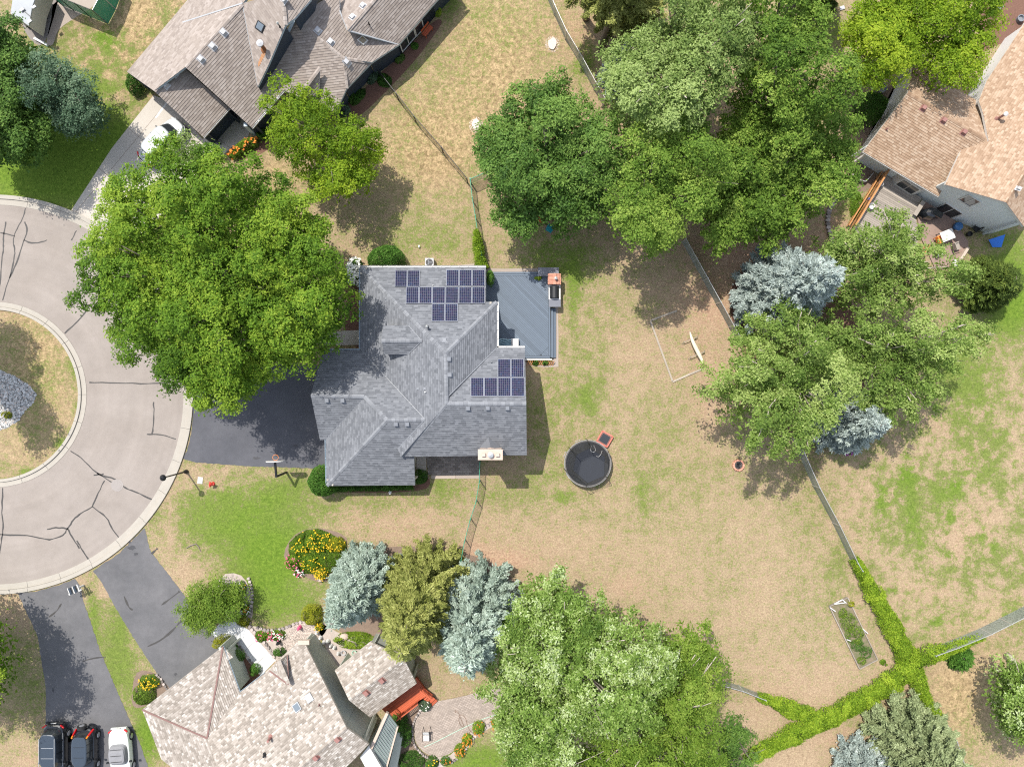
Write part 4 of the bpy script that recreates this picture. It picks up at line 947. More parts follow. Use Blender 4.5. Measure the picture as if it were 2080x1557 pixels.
# bay window bump-out on the SW wall
mb = MB(); q = [W(x, y) for x, y in ((1803, 362), (1808, 378), (1842, 400), (1860, 396), (1872, 388), (1830, 355))]
mb.prism([(p.x, p.y) for p in q], .5, 2.2); bay = obj('bay_window', mb, M['white'], T); ORIG[bay.name] = worg(T)
P0, P1 = q[1], q[2]
mb = MB()
for s0, s1 in ((.06, .48), (.52, .94)):
    a = P0.lerp(P1, s0); b_ = P0.lerp(P1, s1); n_ = Vector((-1, -1.6, 0)).normalized()*.03
    mb.poly([a+n_+Vector((0, 0, .8)), b_+n_+Vector((0, 0, .8)), b_+n_+Vector((0, 0, 2.0)), a+n_+Vector((0, 0, 2.0))])
obj('pane', mb, M['glass'], bay)
wall_window(T, [(1741, 338), (1757, 347), (1764, 357), (1738, 343)], *SW_, M['white'], M['glass'], 1)

# ---------------- beige-roofed house, bottom
hc = W(560, 1450); E = thing('house', 'beige mottled shingle house with sage walls at the bottom left', 'house', (hc.x, hc.y, 0))
se, ef = M['shingle_beige'], M['wall_cream']; kw = dict(expo=0.17, tabw=0.24, contrast=0.38, blotch=0.1, band_=.15)
E4 = roof_face(E, [(487, 1406, 3.0), (538, 1366, 3.0), (606, 1302, 3.0), (622, 1311, None), (704, 1477, 5.8), (560, 1600, 5.8), (480, 1660, 5.8), (421, 1498, None)], se, ef, seed=54, **kw)
za, zv = E4.on(421, 1498).z, E4.on(487, 1406).z
E1 = roof_face(E, [(289, 1440, 3.0), (453, 1312, 3.0), (421, 1498, za)], se, ef, seed=51, **kw)
E2 = roof_face(E, [(289, 1440, 3.0), (421, 1498, za), (480, 1640, za), (400, 1660, None), (350, 1558, None), (328, 1541, None)], se, ef, seed=52, **kw)
E3 = roof_face(E, [(453, 1312, 3.0), (487, 1406, zv), (421, 1498, za)], se, ef, seed=53, **kw)
E5 = roof_face(E, [(704, 1477, 5.8), (749, 1511, 4.7), (640, 1620, 4.6), (560, 1600, 5.8)], se, ef, seed=55, **kw)
E6 = roof_face(E, [(548, 1361, 3.2), (566, 1342, 4.2), (586, 1389, 4.5)], se, ef, seed=56, thick=.08, **kw)
E7 = roof_face(E, [(566, 1342, 4.2), (583, 1329, 3.2), (586, 1389, 4.5)], se, ef, seed=57, thick=.08, **kw)
E8 = roof_face(E, [(680, 1361, 3.0), (752, 1303, 3.0), (820, 1336, 4.3), (709, 1421, 4.3)], se, ef, seed=58, **kw)
E9 = roof_face(E, [(709, 1421, 4.3), (820, 1336, 4.3), (846, 1387, 3.0), (752, 1456, 3.0)], se, ef, seed=59, **kw)
E10 = roof_face(E, [(453, 1312, 2.9), (473, 1334, 2.9), (461, 1342, 3.0)], se, ef, seed=60, thick=.12, **kw)
sw = M['wall_sage']
walls(E, E1, [(0, .4, 0)], sw); walls(E, E2, [(5, .4, 0)], sw); walls(E, E3, [(0, .3, 0)], sw); walls(E, E4, [(0, .45, 0), (1, .45, 0), (3, .25, 0)], sw); walls(E, E5, [(0, .25, 0), (1, .4, 0)], sw)
walls(E, E8, [(0, .4, 0), (3, .35, 0)], sw); walls(E, E9, [(2, .4, 0), (3, .35, 0), (1, .35, 0)], sw); walls(E, E6, [(0, .15, 2.7)], sw); walls(E, E7, [(0, .15, 2.7)], sw); walls(E, E8, [(1, .35, 0)], sw)
for a, b_ in ((E1.P[0], E1.P[2]), (E1.P[1], E1.P[2]), (E6.P[0], E6.P[2]), (E7.P[1], E7.P[2])): metal_line(E, a, b_, M['flash_red'], .13, 'hip_flashing', .05)
caps(E, [(E4.P[4], E4.P[5]), (E8.P[3], E8.P[2]), (E6.P[1], E6.P[2])], se, tint=.6); gutter(E, E3.P[0], E3.P[1], M['trim_blue'], .1, ticks=False); gutter(E, E4.P[0], E4.P[1], M['trim_blue'], .1, ticks=False)
for x, y, F in ((686, 1500, E5), (642, 1537, E5), (776.5, 1381, E9), (744.5, 1406, E9)): box_vent(E, F, x, y, M['vent_red'], .38, .25)
pipe_vent(E, E4, 550, 1496, M['vent_red'], .1, .7, name='stove_pipe'); pipe_vent(E, E4, 538, 1532, M['black_metal'], .09, .3); pipe_vent(E, E4, 649, 1430, M['flash_red'], .05, .3)
skylight(E, E4, [(629, 1405.5), (637.5, 1420), (625.5, 1428.5), (617.5, 1413)], M['flash_grey'], mat('pale_skylight', (.38, .42, .45), .15, spec=.8)); skylight(E, E4, [(604, 1424), (612.5, 1439), (600.5, 1448), (592, 1433)], M['flash_grey'], M['sky_glass'])
mb = MB(); c_ = W(617, 1304, 3.2); mb.box((c_.x, c_.y, 3.1), (.9, .35, .3), .0); obj('wall_cap', mb, M['chimney'], E)
# sun room and lean-to at the back
mb = MB(); zt = lambda pts: [W(x, y, h) for x, y, h in pts]
R = zt(((750, 1527, 3.6), (787, 1446, 3.6), (808, 1474, 2.9), (782, 1570, 2.9)))
mb.v += [tuple(p) for p in R]+[(p.x, p.y, p.z-.1) for p in R]; mb.face((0, 1, 2, 3)); mb.face((7, 6, 5, 4))
for i in range(4): mb.face((i, 4+i, 4+(i+1) % 4, (i+1) % 4))
sr = obj('sunroom_roof', mb, mat('grey_green_metal', (0.20, 0.25, 0.23), .4), E); ORIG[sr.name] = worg(E)
for k in range(1, 15):
    s_ = k/15; a = R[0].lerp(R[1], s_); b_ = R[3].lerp(R[2], s_); mb = MB(); mb.beam(a+Vector((0, 0, .03)), b_+Vector((0, 0, .03)), .035, .05); obj('roof_rib', mb, M['flash_grey'], sr)
mb = MB(); mb.beam(R[0], R[1], .22, .3); mb.beam(R[2], R[3], .12, .2); obj('roof_beam', mb, M['chimney'], E)
mb = MB(); ww = [W(x, y) for x, y in ((752, 1500), (790, 1436), (812, 1462), (788, 1560), (760, 1560))]; mb.prism([(p.x*1.0, p.y) for p in ww], 0, 2.5); obj('sunroom_wall', mb, sw, E)
mb = MB(); q = zt(((731, 1537, 3.9), (749, 1514, 3.9), (785, 1575, 3.9), (760, 1590, 3.9))); mb.prism([(p.x, p.y) for p in q], 3.6, 3.9); obj('flat_canopy', mb, M['white'], E)
mb = MB(); q = [W(x, y) for x, y in ((812, 1468), (822, 1480), (808, 1560), (790, 1560))]; mb.prism([(p.x, p.y) for p in q], 0, 1.2); obj('low_wall', mb, sw, E)
# ------------------------------------------------------------------ vegetation
LM = {
 'ash':    leaf_mat('bright_green_leaf', (0.045, 0.10, 0.010), (0.125, 0.235, 0.020), (0.27, 0.375, 0.04), .30),
 'lime':   leaf_mat('yellow_green_leaf', (0.07, 0.14, 0.008), (0.20, 0.31, 0.018), (0.35, 0.44, 0.035), .35),
 'maple':  leaf_mat('dark_green_leaf', (0.035, 0.085, 0.014), (0.09, 0.18, 0.028), (0.19, 0.30, 0.06), .22, spec=.45),
 'willow': leaf_mat('grey_green_leaf', (0.075, 0.13, 0.028), (0.185, 0.27, 0.065), (0.34, 0.43, 0.15), .3, spec=.4),
 'mid':    leaf_mat('mid_green_leaf', (0.055, 0.11, 0.012), (0.155, 0.25, 0.03), (0.29, 0.38, 0.07), .3),
 'grove':  leaf_mat('grove_leaf', (0.05, 0.105, 0.014), (0.15, 0.255, 0.035), (0.31, 0.41, 0.08), .3),
 'silver': leaf_mat('silver_maple_leaf', (0.07, 0.13, 0.02), (0.19, 0.285, 0.055), (0.38, 0.46, 0.15), .3, spec=.4),
 'white':  leaf_mat('white_backed_leaf', (0.065, 0.125, 0.018), (0.17, 0.27, 0.045), (0.34, 0.43, 0.15), .25, spec=.4, tips=(0.44, 0.52, 0.28)),
 'grey':   leaf_mat('dark_grey_green_leaf', (0.03, 0.065, 0.032), (0.08, 0.145, 0.08), (0.20, 0.28, 0.17), .2, spec=.45),
 'blue':   leaf_mat('blue_spruce_needle', (0.12, 0.155, 0.145), (0.33, 0.395, 0.37), (0.60, 0.67, 0.63), .1),
 'bluepale': leaf_mat('pale_spruce_needle', (0.12, 0.165, 0.13), (0.33, 0.415, 0.345), (0.56, 0.65, 0.57), .1),
 'olive':  leaf_mat('olive_spruce_needle', (0.09, 0.11, 0.022), (0.265, 0.29, 0.075), (0.46, 0.47, 0.16), .12),
 'sage':   leaf_mat('sage_spruce_needle', (0.10, 0.135, 0.06), (0.265, 0.32, 0.155), (0.43, 0.49, 0.27), .1),
 'juniper': leaf_mat('dark_juniper_needle', (0.03, 0.055, 0.012), (0.085, 0.13, 0.025), (0.18, 0.235, 0.045), .15),
 'vine':   leaf_mat('chartreuse_vine_leaf', (0.06, 0.12, 0.01), (0.19, 0.31, 0.02), (0.37, 0.48, 0.045), .3),
 'arbor':  leaf_mat('arborvitae_foliage', (0.025, 0.075, 0.012), (0.07, 0.17, 0.022), (0.14, 0.27, 0.045), .2),
 'yew':    leaf_mat('yew_foliage', (0.02, 0.06, 0.01), (0.05, 0.13, 0.018), (0.11, 0.22, 0.035), .2),
 'gold':   leaf_mat('golden_foliage', (0.10, 0.13, 0.01), (0.26, 0.29, 0.02), (0.44, 0.42, 0.04), .25),
}
def seg_dist(x, y, poly):
    d = np.full(x.shape, 1e9); k = len(poly)
    for i in range(k):
        ax, ay = poly[i]; bx, by = poly[(i+1) % k]; vx, vy = bx-ax, by-ay
        t = np.clip(((x-ax)*vx+(y-ay)*vy)/(vx*vx+vy*vy+1e-9), 0, 1)
        d = np.minimum(d, np.hypot(x-ax-t*vx, y-ay-t*vy))
    return d

def leaf_quads(pos, nrm, L, wr, rng):
    n = len(pos); r = rng.normal(size=(n, 3)); a = np.cross(nrm, r); a /= np.linalg.norm(a, axis=1)[:, None]+1e-9
    b = np.cross(nrm, a); b /= np.linalg.norm(b, axis=1)[:, None]+1e-9
    L = np.asarray(L)*rng.uniform(.7, 1.3, n); a = a*(L/2)[:, None]; b = b*(L*wr/2)[:, None]
    return np.stack([pos-a-b, pos+a, pos-a+b], 1).reshape(-1, 3)

def tree(name, label, cat, outline, ztop, zmid, zbot, lm, leaf=.17, dens=330, lobe=(0.8, 1.5), base=None, group=None, bark='bark',
         openness=0.0, limbs=12, tuft=.21, seed=0, trunk_r=.25, flat=.55, bare=0, st=1.0):
    rng = np.random.default_rng(seed+100)
    poly = [W2(x, y, zmid) for x, y in outline]
    A = area2(poly); cx = sum(p[0] for p in poly)/len(poly); cy = sum(p[1] for p in poly)/len(poly)
    bx, by = W2(*base) if base else (cx, cy)
    t = thing(name, label, cat, (bx, by, 0), group=group)
    xs = [p[0] for p in poly]; ys = [p[1] for p in poly]
    n = 9000; x = rng.uniform(min(xs), max(xs), n); y = rng.uniform(min(ys), max(ys), n)
    k = inside(x, y, poly); x, y = x[k], y[k]; d = seg_dist(x, y, poly); dm = d.max()*flat
    r = rng.uniform(lobe[0], lobe[1], len(x)); r = np.minimum(r, .45*dm+.35)
    # keep lobes whose sphere fits the outline, spread them out
    ok = d > r*.62*(1+(st-1)*.8); x, y, d, r = x[ok], y[ok], d[ok], r[ok]
    C = []; mul = 0.62+openness*.35
    nbg = max(4, int(A/11)); kb = rng.integers(0, len(x), nbg); bxs, bys = x[kb], y[kb]; boff = rng.normal(0, .75, nbg); btint = rng.normal(0, .06, nbg)
    def bough(X, Y):
        q = np.sort(np.hypot(X-bxs, Y-bys)); b_ = int(np.hypot(X-bxs, Y-bys).argmin()); e = min(1, (q[1]-q[0])/1.5)
        return b_, boff[b_]*min(1, dm/2.5)-(1-e)*2.3*min(1, dm/2.5)
    for i in range(len(x)):
        q = 1-min(d[i]/dm, 1); zs = zmid+(ztop-zmid)*math.sqrt(max(0, 1-q*q))
        good = True
        for c in C:
            if c[4] == 0 and (c[0]-x[i])**2+(c[1]-y[i])**2 < (mul*(c[3]+r[i]))**2: good = False; break
        if good:
            b_, dzb = bough(x[i], y[i]); C.append((x[i], y[i], max(zbot+.4, zs-r[i]*.7+rng.normal()*.4+dzb), r[i], 0, btint[b_]))
        if len(C) > 420: break
    n1 = len(C)
    # lower layer filling the gaps
    for i in range(int(n1*.8)):
        j = rng.integers(len(x)); q = 1-min(d[j]/dm, 1); zs = zmid+(ztop-zmid)*math.sqrt(max(0, 1-q*q))
        C.append((x[j], y[j], zbot+(zs-zbot)*rng.uniform(.15, .6), r[j]*1.1, 1, 0))
    C = np.array(C); Wt = C[:, 3]**2*np.where(C[:, 4] == 0, 1.0, .42); Wt /= Wt.sum()
    leaf *= .92; N = int(A*dens*1.75); per = 30; nt_ = max(20, N//per)
    li = rng.choice(len(C), nt_, p=Wt)
    dz = rng.uniform(-.25, 1, nt_)**1.0; az = rng.uniform(0, 2*math.pi, nt_); h = np.sqrt(1-dz*dz)
    D = np.stack([h*np.cos(az), h*np.sin(az), dz], 1)
    rad = C[li, 3]*rng.uniform(.72, 1.08, nt_)
    O = D*rad[:, None]*np.array([1, 1, .8])
    if st != 1.0:
        er = C[li, :2]-np.array([bx, by]); er /= np.linalg.norm(er, axis=1)[:, None]+1e-6; wob = rng.normal(0, .35, len(C))[li]
        er = np.stack([er[:, 0]*np.cos(wob)-er[:, 1]*np.sin(wob), er[:, 0]*np.sin(wob)+er[:, 1]*np.cos(wob)], 1)
        cr = (O[:, :2]*er).sum(1); ct = O[:, 1]*er[:, 0]-O[:, 0]*er[:, 1]; taper = 1-.35*np.clip(cr/(C[li, 3]+1e-6), -1, 1)
        cr2 = cr*st; ct2 = ct/st**.6*taper; O[:, 0] = er[:, 0]*cr2-er[:, 1]*ct2; O[:, 1] = er[:, 1]*cr2+er[:, 0]*ct2; O[:, 2] += -.18*cr2
    T = C[li, :3]+O
    tt = C[li, 5]*1.4+rng.normal(0, .11, len(C))[li]+rng.normal(0, .11, nt_)
    idx = np.repeat(np.arange(nt_), per); m_ = len(idx)
    off = rng.normal(size=(m_, 3))*tuft*np.array([1, 1, .55])*np.repeat(rng.uniform(.6, 1.3, nt_), per)[:, None]
    pos = T[idx]+off
    nr = D[idx]*.6+np.array([0, 0, .75])+rng.normal(size=(m_, 3))*.42; nr /= np.linalg.norm(nr, axis=1)[:, None]+1e-9
    tint = np.clip(.52+tt[idx]+rng.normal(0, .13, m_), 0, 1)
    # inner leaves that close the crown
    nf = int(N*.13*max(.25, 1-openness*2.4)); kk = np.where(d > .7)[0]
    if len(kk) > 10:
        j = rng.choice(kk, nf); q = 1-np.minimum(d[j]/dm, 1); zs = zmid+(ztop-zmid)*np.sqrt(np.maximum(0, 1-q*q))
        zf = zbot+(zs-zbot)*rng.uniform(.1, .7, nf); pf = np.stack([x[j]+rng.normal(0, .25, nf), y[j]+rng.normal(0, .25, nf), zf], 1)
        pos = np.concatenate([pos, pf]); nr = np.concatenate([nr, np.array([0, 0, 1.0])+rng.normal(size=(nf, 3))*.4]); nr /= np.linalg.norm(nr, axis=1)[:, None]+1e-9
        tint = np.concatenate([tint, np.clip(rng.normal(.45, .12, nf), 0, 1)]); leaf = np.concatenate([np.full(m_, leaf), np.full(nf, leaf*1.7)])
    V = leaf_quads(pos, nr, leaf, .66, rng)
    quads_np('crown', V, LM[lm], t, tint, nv=3)
    # trunk and limbs
    top = (cx*.6+bx*.4, cy*.6+by*.4, zmid-.3); rr = trunk_r
    mb = MB(); mb.tube([(bx, by, -.1), (bx, by, .4), (bx*.7+top[0]*.3+.1, by*.7+top[1]*.3, zmid*.45), top], [rr*1.5, rr, rr*.75, rr*.4], 9)
    obj('trunk', mb, M[bark], t, smooth=True)
    sel = rng.choice(n1, min(n1, limbs+bare), replace=False)
    for s_ in range(len(sel)):
        c = C[sel[s_]]; z0 = zmid*rng.uniform(.35, .75); f = z0/zmid
        a = Vector((bx*(1-f)+top[0]*f, by*(1-f)+top[1]*f, z0)); b = Vector(c[:3])
        if s_ >= limbs: b.z += c[3]*1.15
        mid = a.lerp(b, .5)+Vector((rng.normal()*.25, rng.normal()*.25, .35)); mb = MB()
        mb.tube([a, mid, b], [rr*.38, rr*.25, .03], 6)
        e = b+Vector((rng.normal()*.6, rng.normal()*.6, .3 if s_ < limbs else .1)); mb.tube([mid, mid.lerp(e, .6)+Vector((0, 0, .2)), e], [rr*.2, rr*.12, .015], 5)
        obj('limb', mb, M[bark if s_ < limbs else 'bark_pale'], t, smooth=True)
    return t

def conifer(name, label, base, R, h, lm, z0=.5, group=None, nq=34000, seed=0, q=(.22, .055), droop=.10, expo=.72, step=.34, cat='tree', bushy=.34):
    rng = np.random.default_rng(seed+500); bx, by = W2(*base); t = thing(name, label, cat, (bx, by, 0), group=group)
    zs = np.arange(z0, h*.985, step*max(.35, min(1, h/12))); B = []
    for i, z in enumerate(zs):
        f = (z-z0)/(h-z0); L = R*(1-f)**expo*rng.uniform(.9, 1.05)+.12; nb = int(6+7*(L/R)); a0 = rng.uniform(0, 6.28)
        for j in range(nb): B.append((z+rng.normal()*.1, a0+2*math.pi*j/nb+rng.normal()*.13, L*rng.uniform(.78, 1.12)))
    B = np.array(B); wt = B[:, 2]**1.6; wt /= wt.sum(); per = 15; nq = int(nq*1.35); nc = nq//per
    bi = rng.choice(len(B), nc, p=wt); s = rng.uniform(.08, 1, nc)**.62; L = B[bi, 2]; az = B[bi, 1]
    lat = rng.normal(size=nc)*bushy*.55*(1.08-s)*L*.8; rr = s*L
    x = bx+rr*np.cos(az)-lat*np.sin(az); y = by+rr*np.sin(az)+lat*np.cos(az)
    z = B[bi, 0]+.10*L-droop*rr*1.4+.35*(s**3)*L*.25-np.abs(lat)*.12
    idx = np.repeat(np.arange(nc), per); m_ = len(idx)
    pos = np.stack([x, y, z], 1)[idx]+rng.normal(size=(m_, 3))*np.array([.11, .11, .05])
    da = az[idx]+np.where(lat[idx] > 0, 1, -1)*rng.uniform(0, .9, m_); el = rng.uniform(-.05, .75, m_)
    D = np.stack([np.cos(da)*np.cos(el), np.sin(da)*np.cos(el), np.sin(el)], 1)
    sdv = np.stack([-D[:, 1], D[:, 0], np.zeros(m_)], 1)+rng.normal(size=(m_, 3))*.4; nrm = np.cross(D, sdv); nrm /= np.linalg.norm(nrm, axis=1)[:, None]+1e-9
    l_ = q[0]*rng.uniform(.6, 1.4, m_)
    a = D*(l_/2)[:, None]; b = np.cross(nrm, D)*q[1]*1.7/2
    V = np.stack([pos-a-b*1.25, pos+a, pos-a+b*1.25], 1).reshape(-1, 3)
    tb = rng.normal(0, .09, len(B))[bi]+rng.normal(0, .07, nc)
    tint = np.clip(.50+tb[idx]+rng.normal(0, .15, m_), 0, 1)
    quads_np('crown', V, LM[lm], t, tint, nv=3)
    mb = MB(); mb.tube([(bx, by, -.1), (bx, by, h*.5), (bx, by, h)], [.2*h/12+.06, .12*h/12+.03, .02], 8); obj('trunk', mb, M['bark'], t, smooth=True)
    mb = MB()
    for i in range(0, len(B), 3): z, a_, L_ = B[i]; mb.tube([(bx, by, z), (bx+math.cos(a_)*L_*.8, by+math.sin(a_)*L_*.8, z-.02*L_)], [.035, .01], 4)
    obj('branches', mb, M['bark'], t, kind='stuff'); return t

def ell(cx, cy, rx, ry=None, n=16, wob=.08, seed=3, rot=0):
    rnd = random.Random(int(cx*7+cy*13+seed)); ry = ry or rx; o = []
    for i in range(n):
        a = 2*math.pi*i/n; w = 1+rnd.uniform(-wob, wob); x = math.cos(a)*rx*w; y = math.sin(a)*ry*w
        o.append((cx+x*math.cos(rot)-y*math.sin(rot), cy+x*math.sin(rot)+y*math.cos(rot)))
    return o

def bush(name, label, cat, outline, h, lm, leaf=.10, dens=900, group=None, seed=0, flowers=None, nf=0, fsize=.09, bump=.12, parts=True, flat=.8, z0=0.0, upright=.0):
    """outline is at about half height"""
    rng = np.random.default_rng(seed+900); poly = [W2(x, y, h*.45) for x, y in outline]; A = area2(poly)
    cx = sum(p[0] for p in poly)/len(poly); cy = sum(p[1] for p in poly)/len(poly); t = thing(name, label, cat, (cx, cy, z0), group=group)
    xs = [p[0] for p in poly]; ys = [p[1] for p in poly]; N = int(A*dens*1.5)+200
    def samp(N):
        x = rng.uniform(min(xs), max(xs), N*3); y = rng.uniform(min(ys), max(ys), N*3); k = inside(x, y, poly)
        x, y = x[k][:N], y[k][:N]; d = seg_dist(x, y, poly); dm = max(d.max()*flat, .05); u = np.clip(d/dm, 0, 1)
        return x, y, np.sqrt(1-(1-u)**2), u
    x, y, s, u = samp(N)
    nb = max(6, int(A*5)); cxs = rng.uniform(min(xs), max(xs), nb); cys = rng.uniform(min(ys), max(ys), nb)
    D2 = (x[:, None]-cxs)**2+(y[:, None]-cys)**2; cell = D2.argmin(1); dd = np.sqrt(D2.min(1)); ca = rng.normal(size=nb)
    z = z0+h*(.12+.88*s)*rng.uniform(.45, 1.02, len(x))**.5+bump*ca[cell]-dd*.28*min(1, h)
    z = np.maximum(z, z0+.03)
    ex = np.stack([x-cx, y-cy, np.zeros_like(x)], 1); ex /= np.linalg.norm(ex, axis=1)[:, None]+1e-6
    nr = ex*(1-u)[:, None]*.9+np.array([0, 0, .6])+rng.normal(size=(len(x), 3))*.5; nr /= np.linalg.norm(nr, axis=1)[:, None]
    tint = np.clip(.5+ca[cell]*.09+rng.normal(0, .17, len(x)), 0, 1)
    quads_np('foliage', leaf_quads(np.stack([x, y, z], 1), nr, leaf, .6, rng), LM[lm], t, tint, nv=3)
    if flowers and nf:
        fl = flowers if isinstance(flowers, (list, tuple)) else [flowers]
        for f in fl:
            x, y, s, u = samp(nf); z = z0+h*(.12+.88*s)+.06+rng.uniform(0, .1, len(x)); P_ = np.stack([x, y, z], 1)
            P_ = np.repeat(P_, 3, axis=0)+rng.normal(size=(len(x)*3, 3))*fsize*.25
            nn = np.array([0, 0, 1.0])+rng.normal(size=(len(P_), 3))*.35; nn /= np.linalg.norm(nn, axis=1)[:, None]
            o = quads_np('flowers', leaf_quads(P_, nn, fsize, .9, rng), M[f], t, rng.random(len(P_)), nv=3); o['kind'] = 'stuff'
    if h > .5:
        mb = MB()
        for k in range(5):
            a = rng.uniform(0, 6.28); r_ = .3*math.sqrt(A/3.14); mb.tube([(cx, cy, z0-.05), (cx+math.cos(a)*r_, cy+math.sin(a)*r_, z0+h*.6)], [.035, .012], 5)
        obj('stems', mb, M['bark'], t)
    return t

def vine(name, label, path, h, lm, leaf=.13, dens=800, seed=0, group=None, cat='hedge'):
    """path: (px,py,width_px) on the ground"""
    rng = np.random.default_rng(seed+1500); P_ = [W(x, y, h*.5) for x, y, w in path]; w = [p[2]/S for p in path]
    segs = [(P_[i+1]-P_[i]).length for i in range(len(P_)-1)]; tot = sum(segs); cum = np.concatenate([[0], np.cumsum(segs)])
    A = sum(segs[i]*(w[i]+w[i+1])/2 for i in range(len(segs))); leaf *= .92; N = int(A*dens*1.75); s = rng.uniform(0, tot, N)
    px = np.interp(s, cum, [p.x for p in P_]); py = np.interp(s, cum, [p.y for p in P_]); ww = np.interp(s, cum, w)
    dx = np.interp(s+.3, cum, [p.x for p in P_])-np.interp(s-.3, cum, [p.x for p in P_]); dy = np.interp(s+.3, cum, [p.y for p in P_])-np.interp(s-.3, cum, [p.y for p in P_])
    ln = np.hypot(dx, dy)+1e-9; nx, ny = -dy/ln, dx/ln
    nb = int(tot*4); bs = rng.uniform(0, tot, nb); ca = rng.normal(size=nb); bv = rng.uniform(-1, 1, nb); v = rng.uniform(-1, 1, N)
    cell = ((s[:, None]-bs)**2+((v[:, None]-bv)*ww[:, None]/2)**2).argmin(1)
    edge = .92+.10*np.sin(s*2.1+seed)+.08*np.sin(s*5.3+1+seed)+ca[cell]*.08
    x = px+nx*v*ww/2*edge+rng.normal(0, .06, N); y = py+ny*v*ww/2*edge+rng.normal(0, .06, N)
    z = h*(.15+.85*np.sqrt(np.clip(1-np.abs(v)**2.4, 0, 1)))*rng.uniform(.6, 1, N)**.35+ca[cell]*.08; z = np.maximum(z, .04)
    nr = np.stack([nx*v*.8, ny*v*.8, np.full(N, .6)], 1)+rng.normal(size=(N, 3))*.5; nr /= np.linalg.norm(nr, axis=1)[:, None]
    m_ = P_[len(P_)//2]; t = thing(name, label, cat, (m_.x, m_.y, 0), group=group)
    quads_np('foliage', leaf_quads(np.stack([x, y, z], 1), nr, leaf, .65, rng), LM[lm], t, np.clip(.5+ca[cell]*.12+rng.normal(0, .19, N), 0, 1), nv=3)
    mb = MB()
    for k in range(int(tot/.5)):
        q = rng.uniform(0, tot); X = float(np.interp(q, cum, [p.x for p in P_])); Y = float(np.interp(q, cum, [p.y for p in P_]))
        mb.tube([(X, Y, -.05), (X+rng.normal()*.2, Y+rng.normal()*.2, h*.8)], [.02, .008], 4)
    obj('stems', mb, M['bark'], t); return t

# ---- broadleaf trees
tree('ash_tree', 'large bright green broadleaf tree spreading over the black driveway and street kerb', 'tree',
  [(170, 520), (184, 450), (228, 388), (275, 352), (318, 340), (330, 318), (372, 305), (420, 312), (452, 335), (500, 335), (552, 352), (598, 388), (640, 412), (666, 460), (680, 515), (700, 560), (708, 610), (702, 655), (672, 690), (650, 735), (600, 752), (545, 762), (520, 800), (475, 832), (425, 836), (385, 822), (362, 785), (305, 752), (240, 712), (200, 660), (178, 590)],
  12.5, 8.5, 4.0, 'ash', leaf=.19, dens=310, lobe=(.8, 1.5), base=(470, 610), seed=1, st=1.3, trunk_r=.4, limbs=16, bark='bark')
tree('ash_tree', 'wispy grey-green treetop hanging over the silver car', 'tree', [(335, 335), (345, 300), (372, 278), (408, 275), (436, 300), (450, 330), (410, 350), (360, 350)], 7.0, 5.0, 3.2, 'willow', leaf=.15, dens=150, lobe=(.4, .8), base=(400, 345), seed=2, openness=.3, trunk_r=.15)
tree('lime_tree', 'small yellow-green tree standing in front of the brown-roofed house', 'tree', [(548, 250), (560, 205), (582, 178), (618, 190), (662, 195), (700, 232), (742, 246), (770, 275), (776, 305), (752, 345), (735, 388), (700, 417), (662, 408), (625, 380), (600, 352), (572, 322), (552, 285)],
  7.5, 4.6, 2.2, 'lime', leaf=.18, dens=260, lobe=(.55, 1.05), base=(700, 305), seed=3, openness=.25, trunk_r=.2)
tree('maple_tree', 'dark green dense maple at the top centre above the red and teal chairs', 'tree', [(972, 290), (985, 235), (1040, 190), (1085, 160), (1140, 150), (1180, 185), (1205, 225), (1262, 262), (1272, 330), (1248, 385), (1228, 432), (1175, 452), (1150, 470), (1105, 448), (1060, 478), (1018, 455), (1000, 400), (972, 345)],
  10, 6.8, 2.5, 'maple', leaf=.19, dens=330, lobe=(.7, 1.3), base=(1105, 360), seed=4, openness=.1, trunk_r=.3)
tree('willow_tree', 'airy grey-green tree at the top of the grove beside the wire fence', 'tree', [(1210, 150), (1240, 100), (1290, 60), (1315, 5), (1400, -25), (1500, -30), (1540, 40), (1540, 120), (1490, 190), (1440, 240), (1400, 290), (1340, 300), (1280, 290), (1235, 250), (1218, 200)],
  13, 9, 4, 'willow', leaf=.20, dens=270, lobe=(.7, 1.2), st=1.6, base=(1340, 190), seed=5, openness=.22, bare=6)
tree('broadleaf_tree', 'bright mid-green tree at the top right corner of the grove', 'tree', [(1480, -30), (1560, -60), (1640, -35), (1652, 50), (1640, 115), (1665, 165), (1705, 205), (1690, 245), (1600, 262), (1520, 215), (1500, 130), (1540, 60)],
  13.5, 9.5, 4, 'grove', leaf=.19, dens=290, lobe=(.8, 1.5), base=(1520, 150), seed=6, openness=.1)
tree('broadleaf_tree', 'rounded green tree in the middle of the grove next to the dark maple', 'tree', [(1250, 290), (1290, 262), (1350, 235), (1420, 245), (1465, 300), (1472, 370), (1440, 420), (1400, 470), (1350, 500), (1290, 505), (1240, 470), (1220, 420), (1250, 370)],
  12, 8.5, 3.5, 'grove', leaf=.18, dens=310, lobe=(.7, 1.2), base=(1300, 400), st=1.3, seed=7, openness=.12)
tree('broadleaf_tree', 'deep green tree on the right side of the grove overlooking the wooden deck', 'tree', [(1450, 270), (1500, 215), (1590, 200), (1680, 215), (1722, 280), (1728, 340), (1705, 385), (1695, 430), (1630, 465), (1580, 500), (1520, 495), (1460, 512), (1425, 450), (1425, 340)],
  9.5, 6.0, 2.5, 'grove', leaf=.20, dens=310, lobe=(.7, 1.25), base=(1500, 390), st=1.3, seed=8, openness=.05)
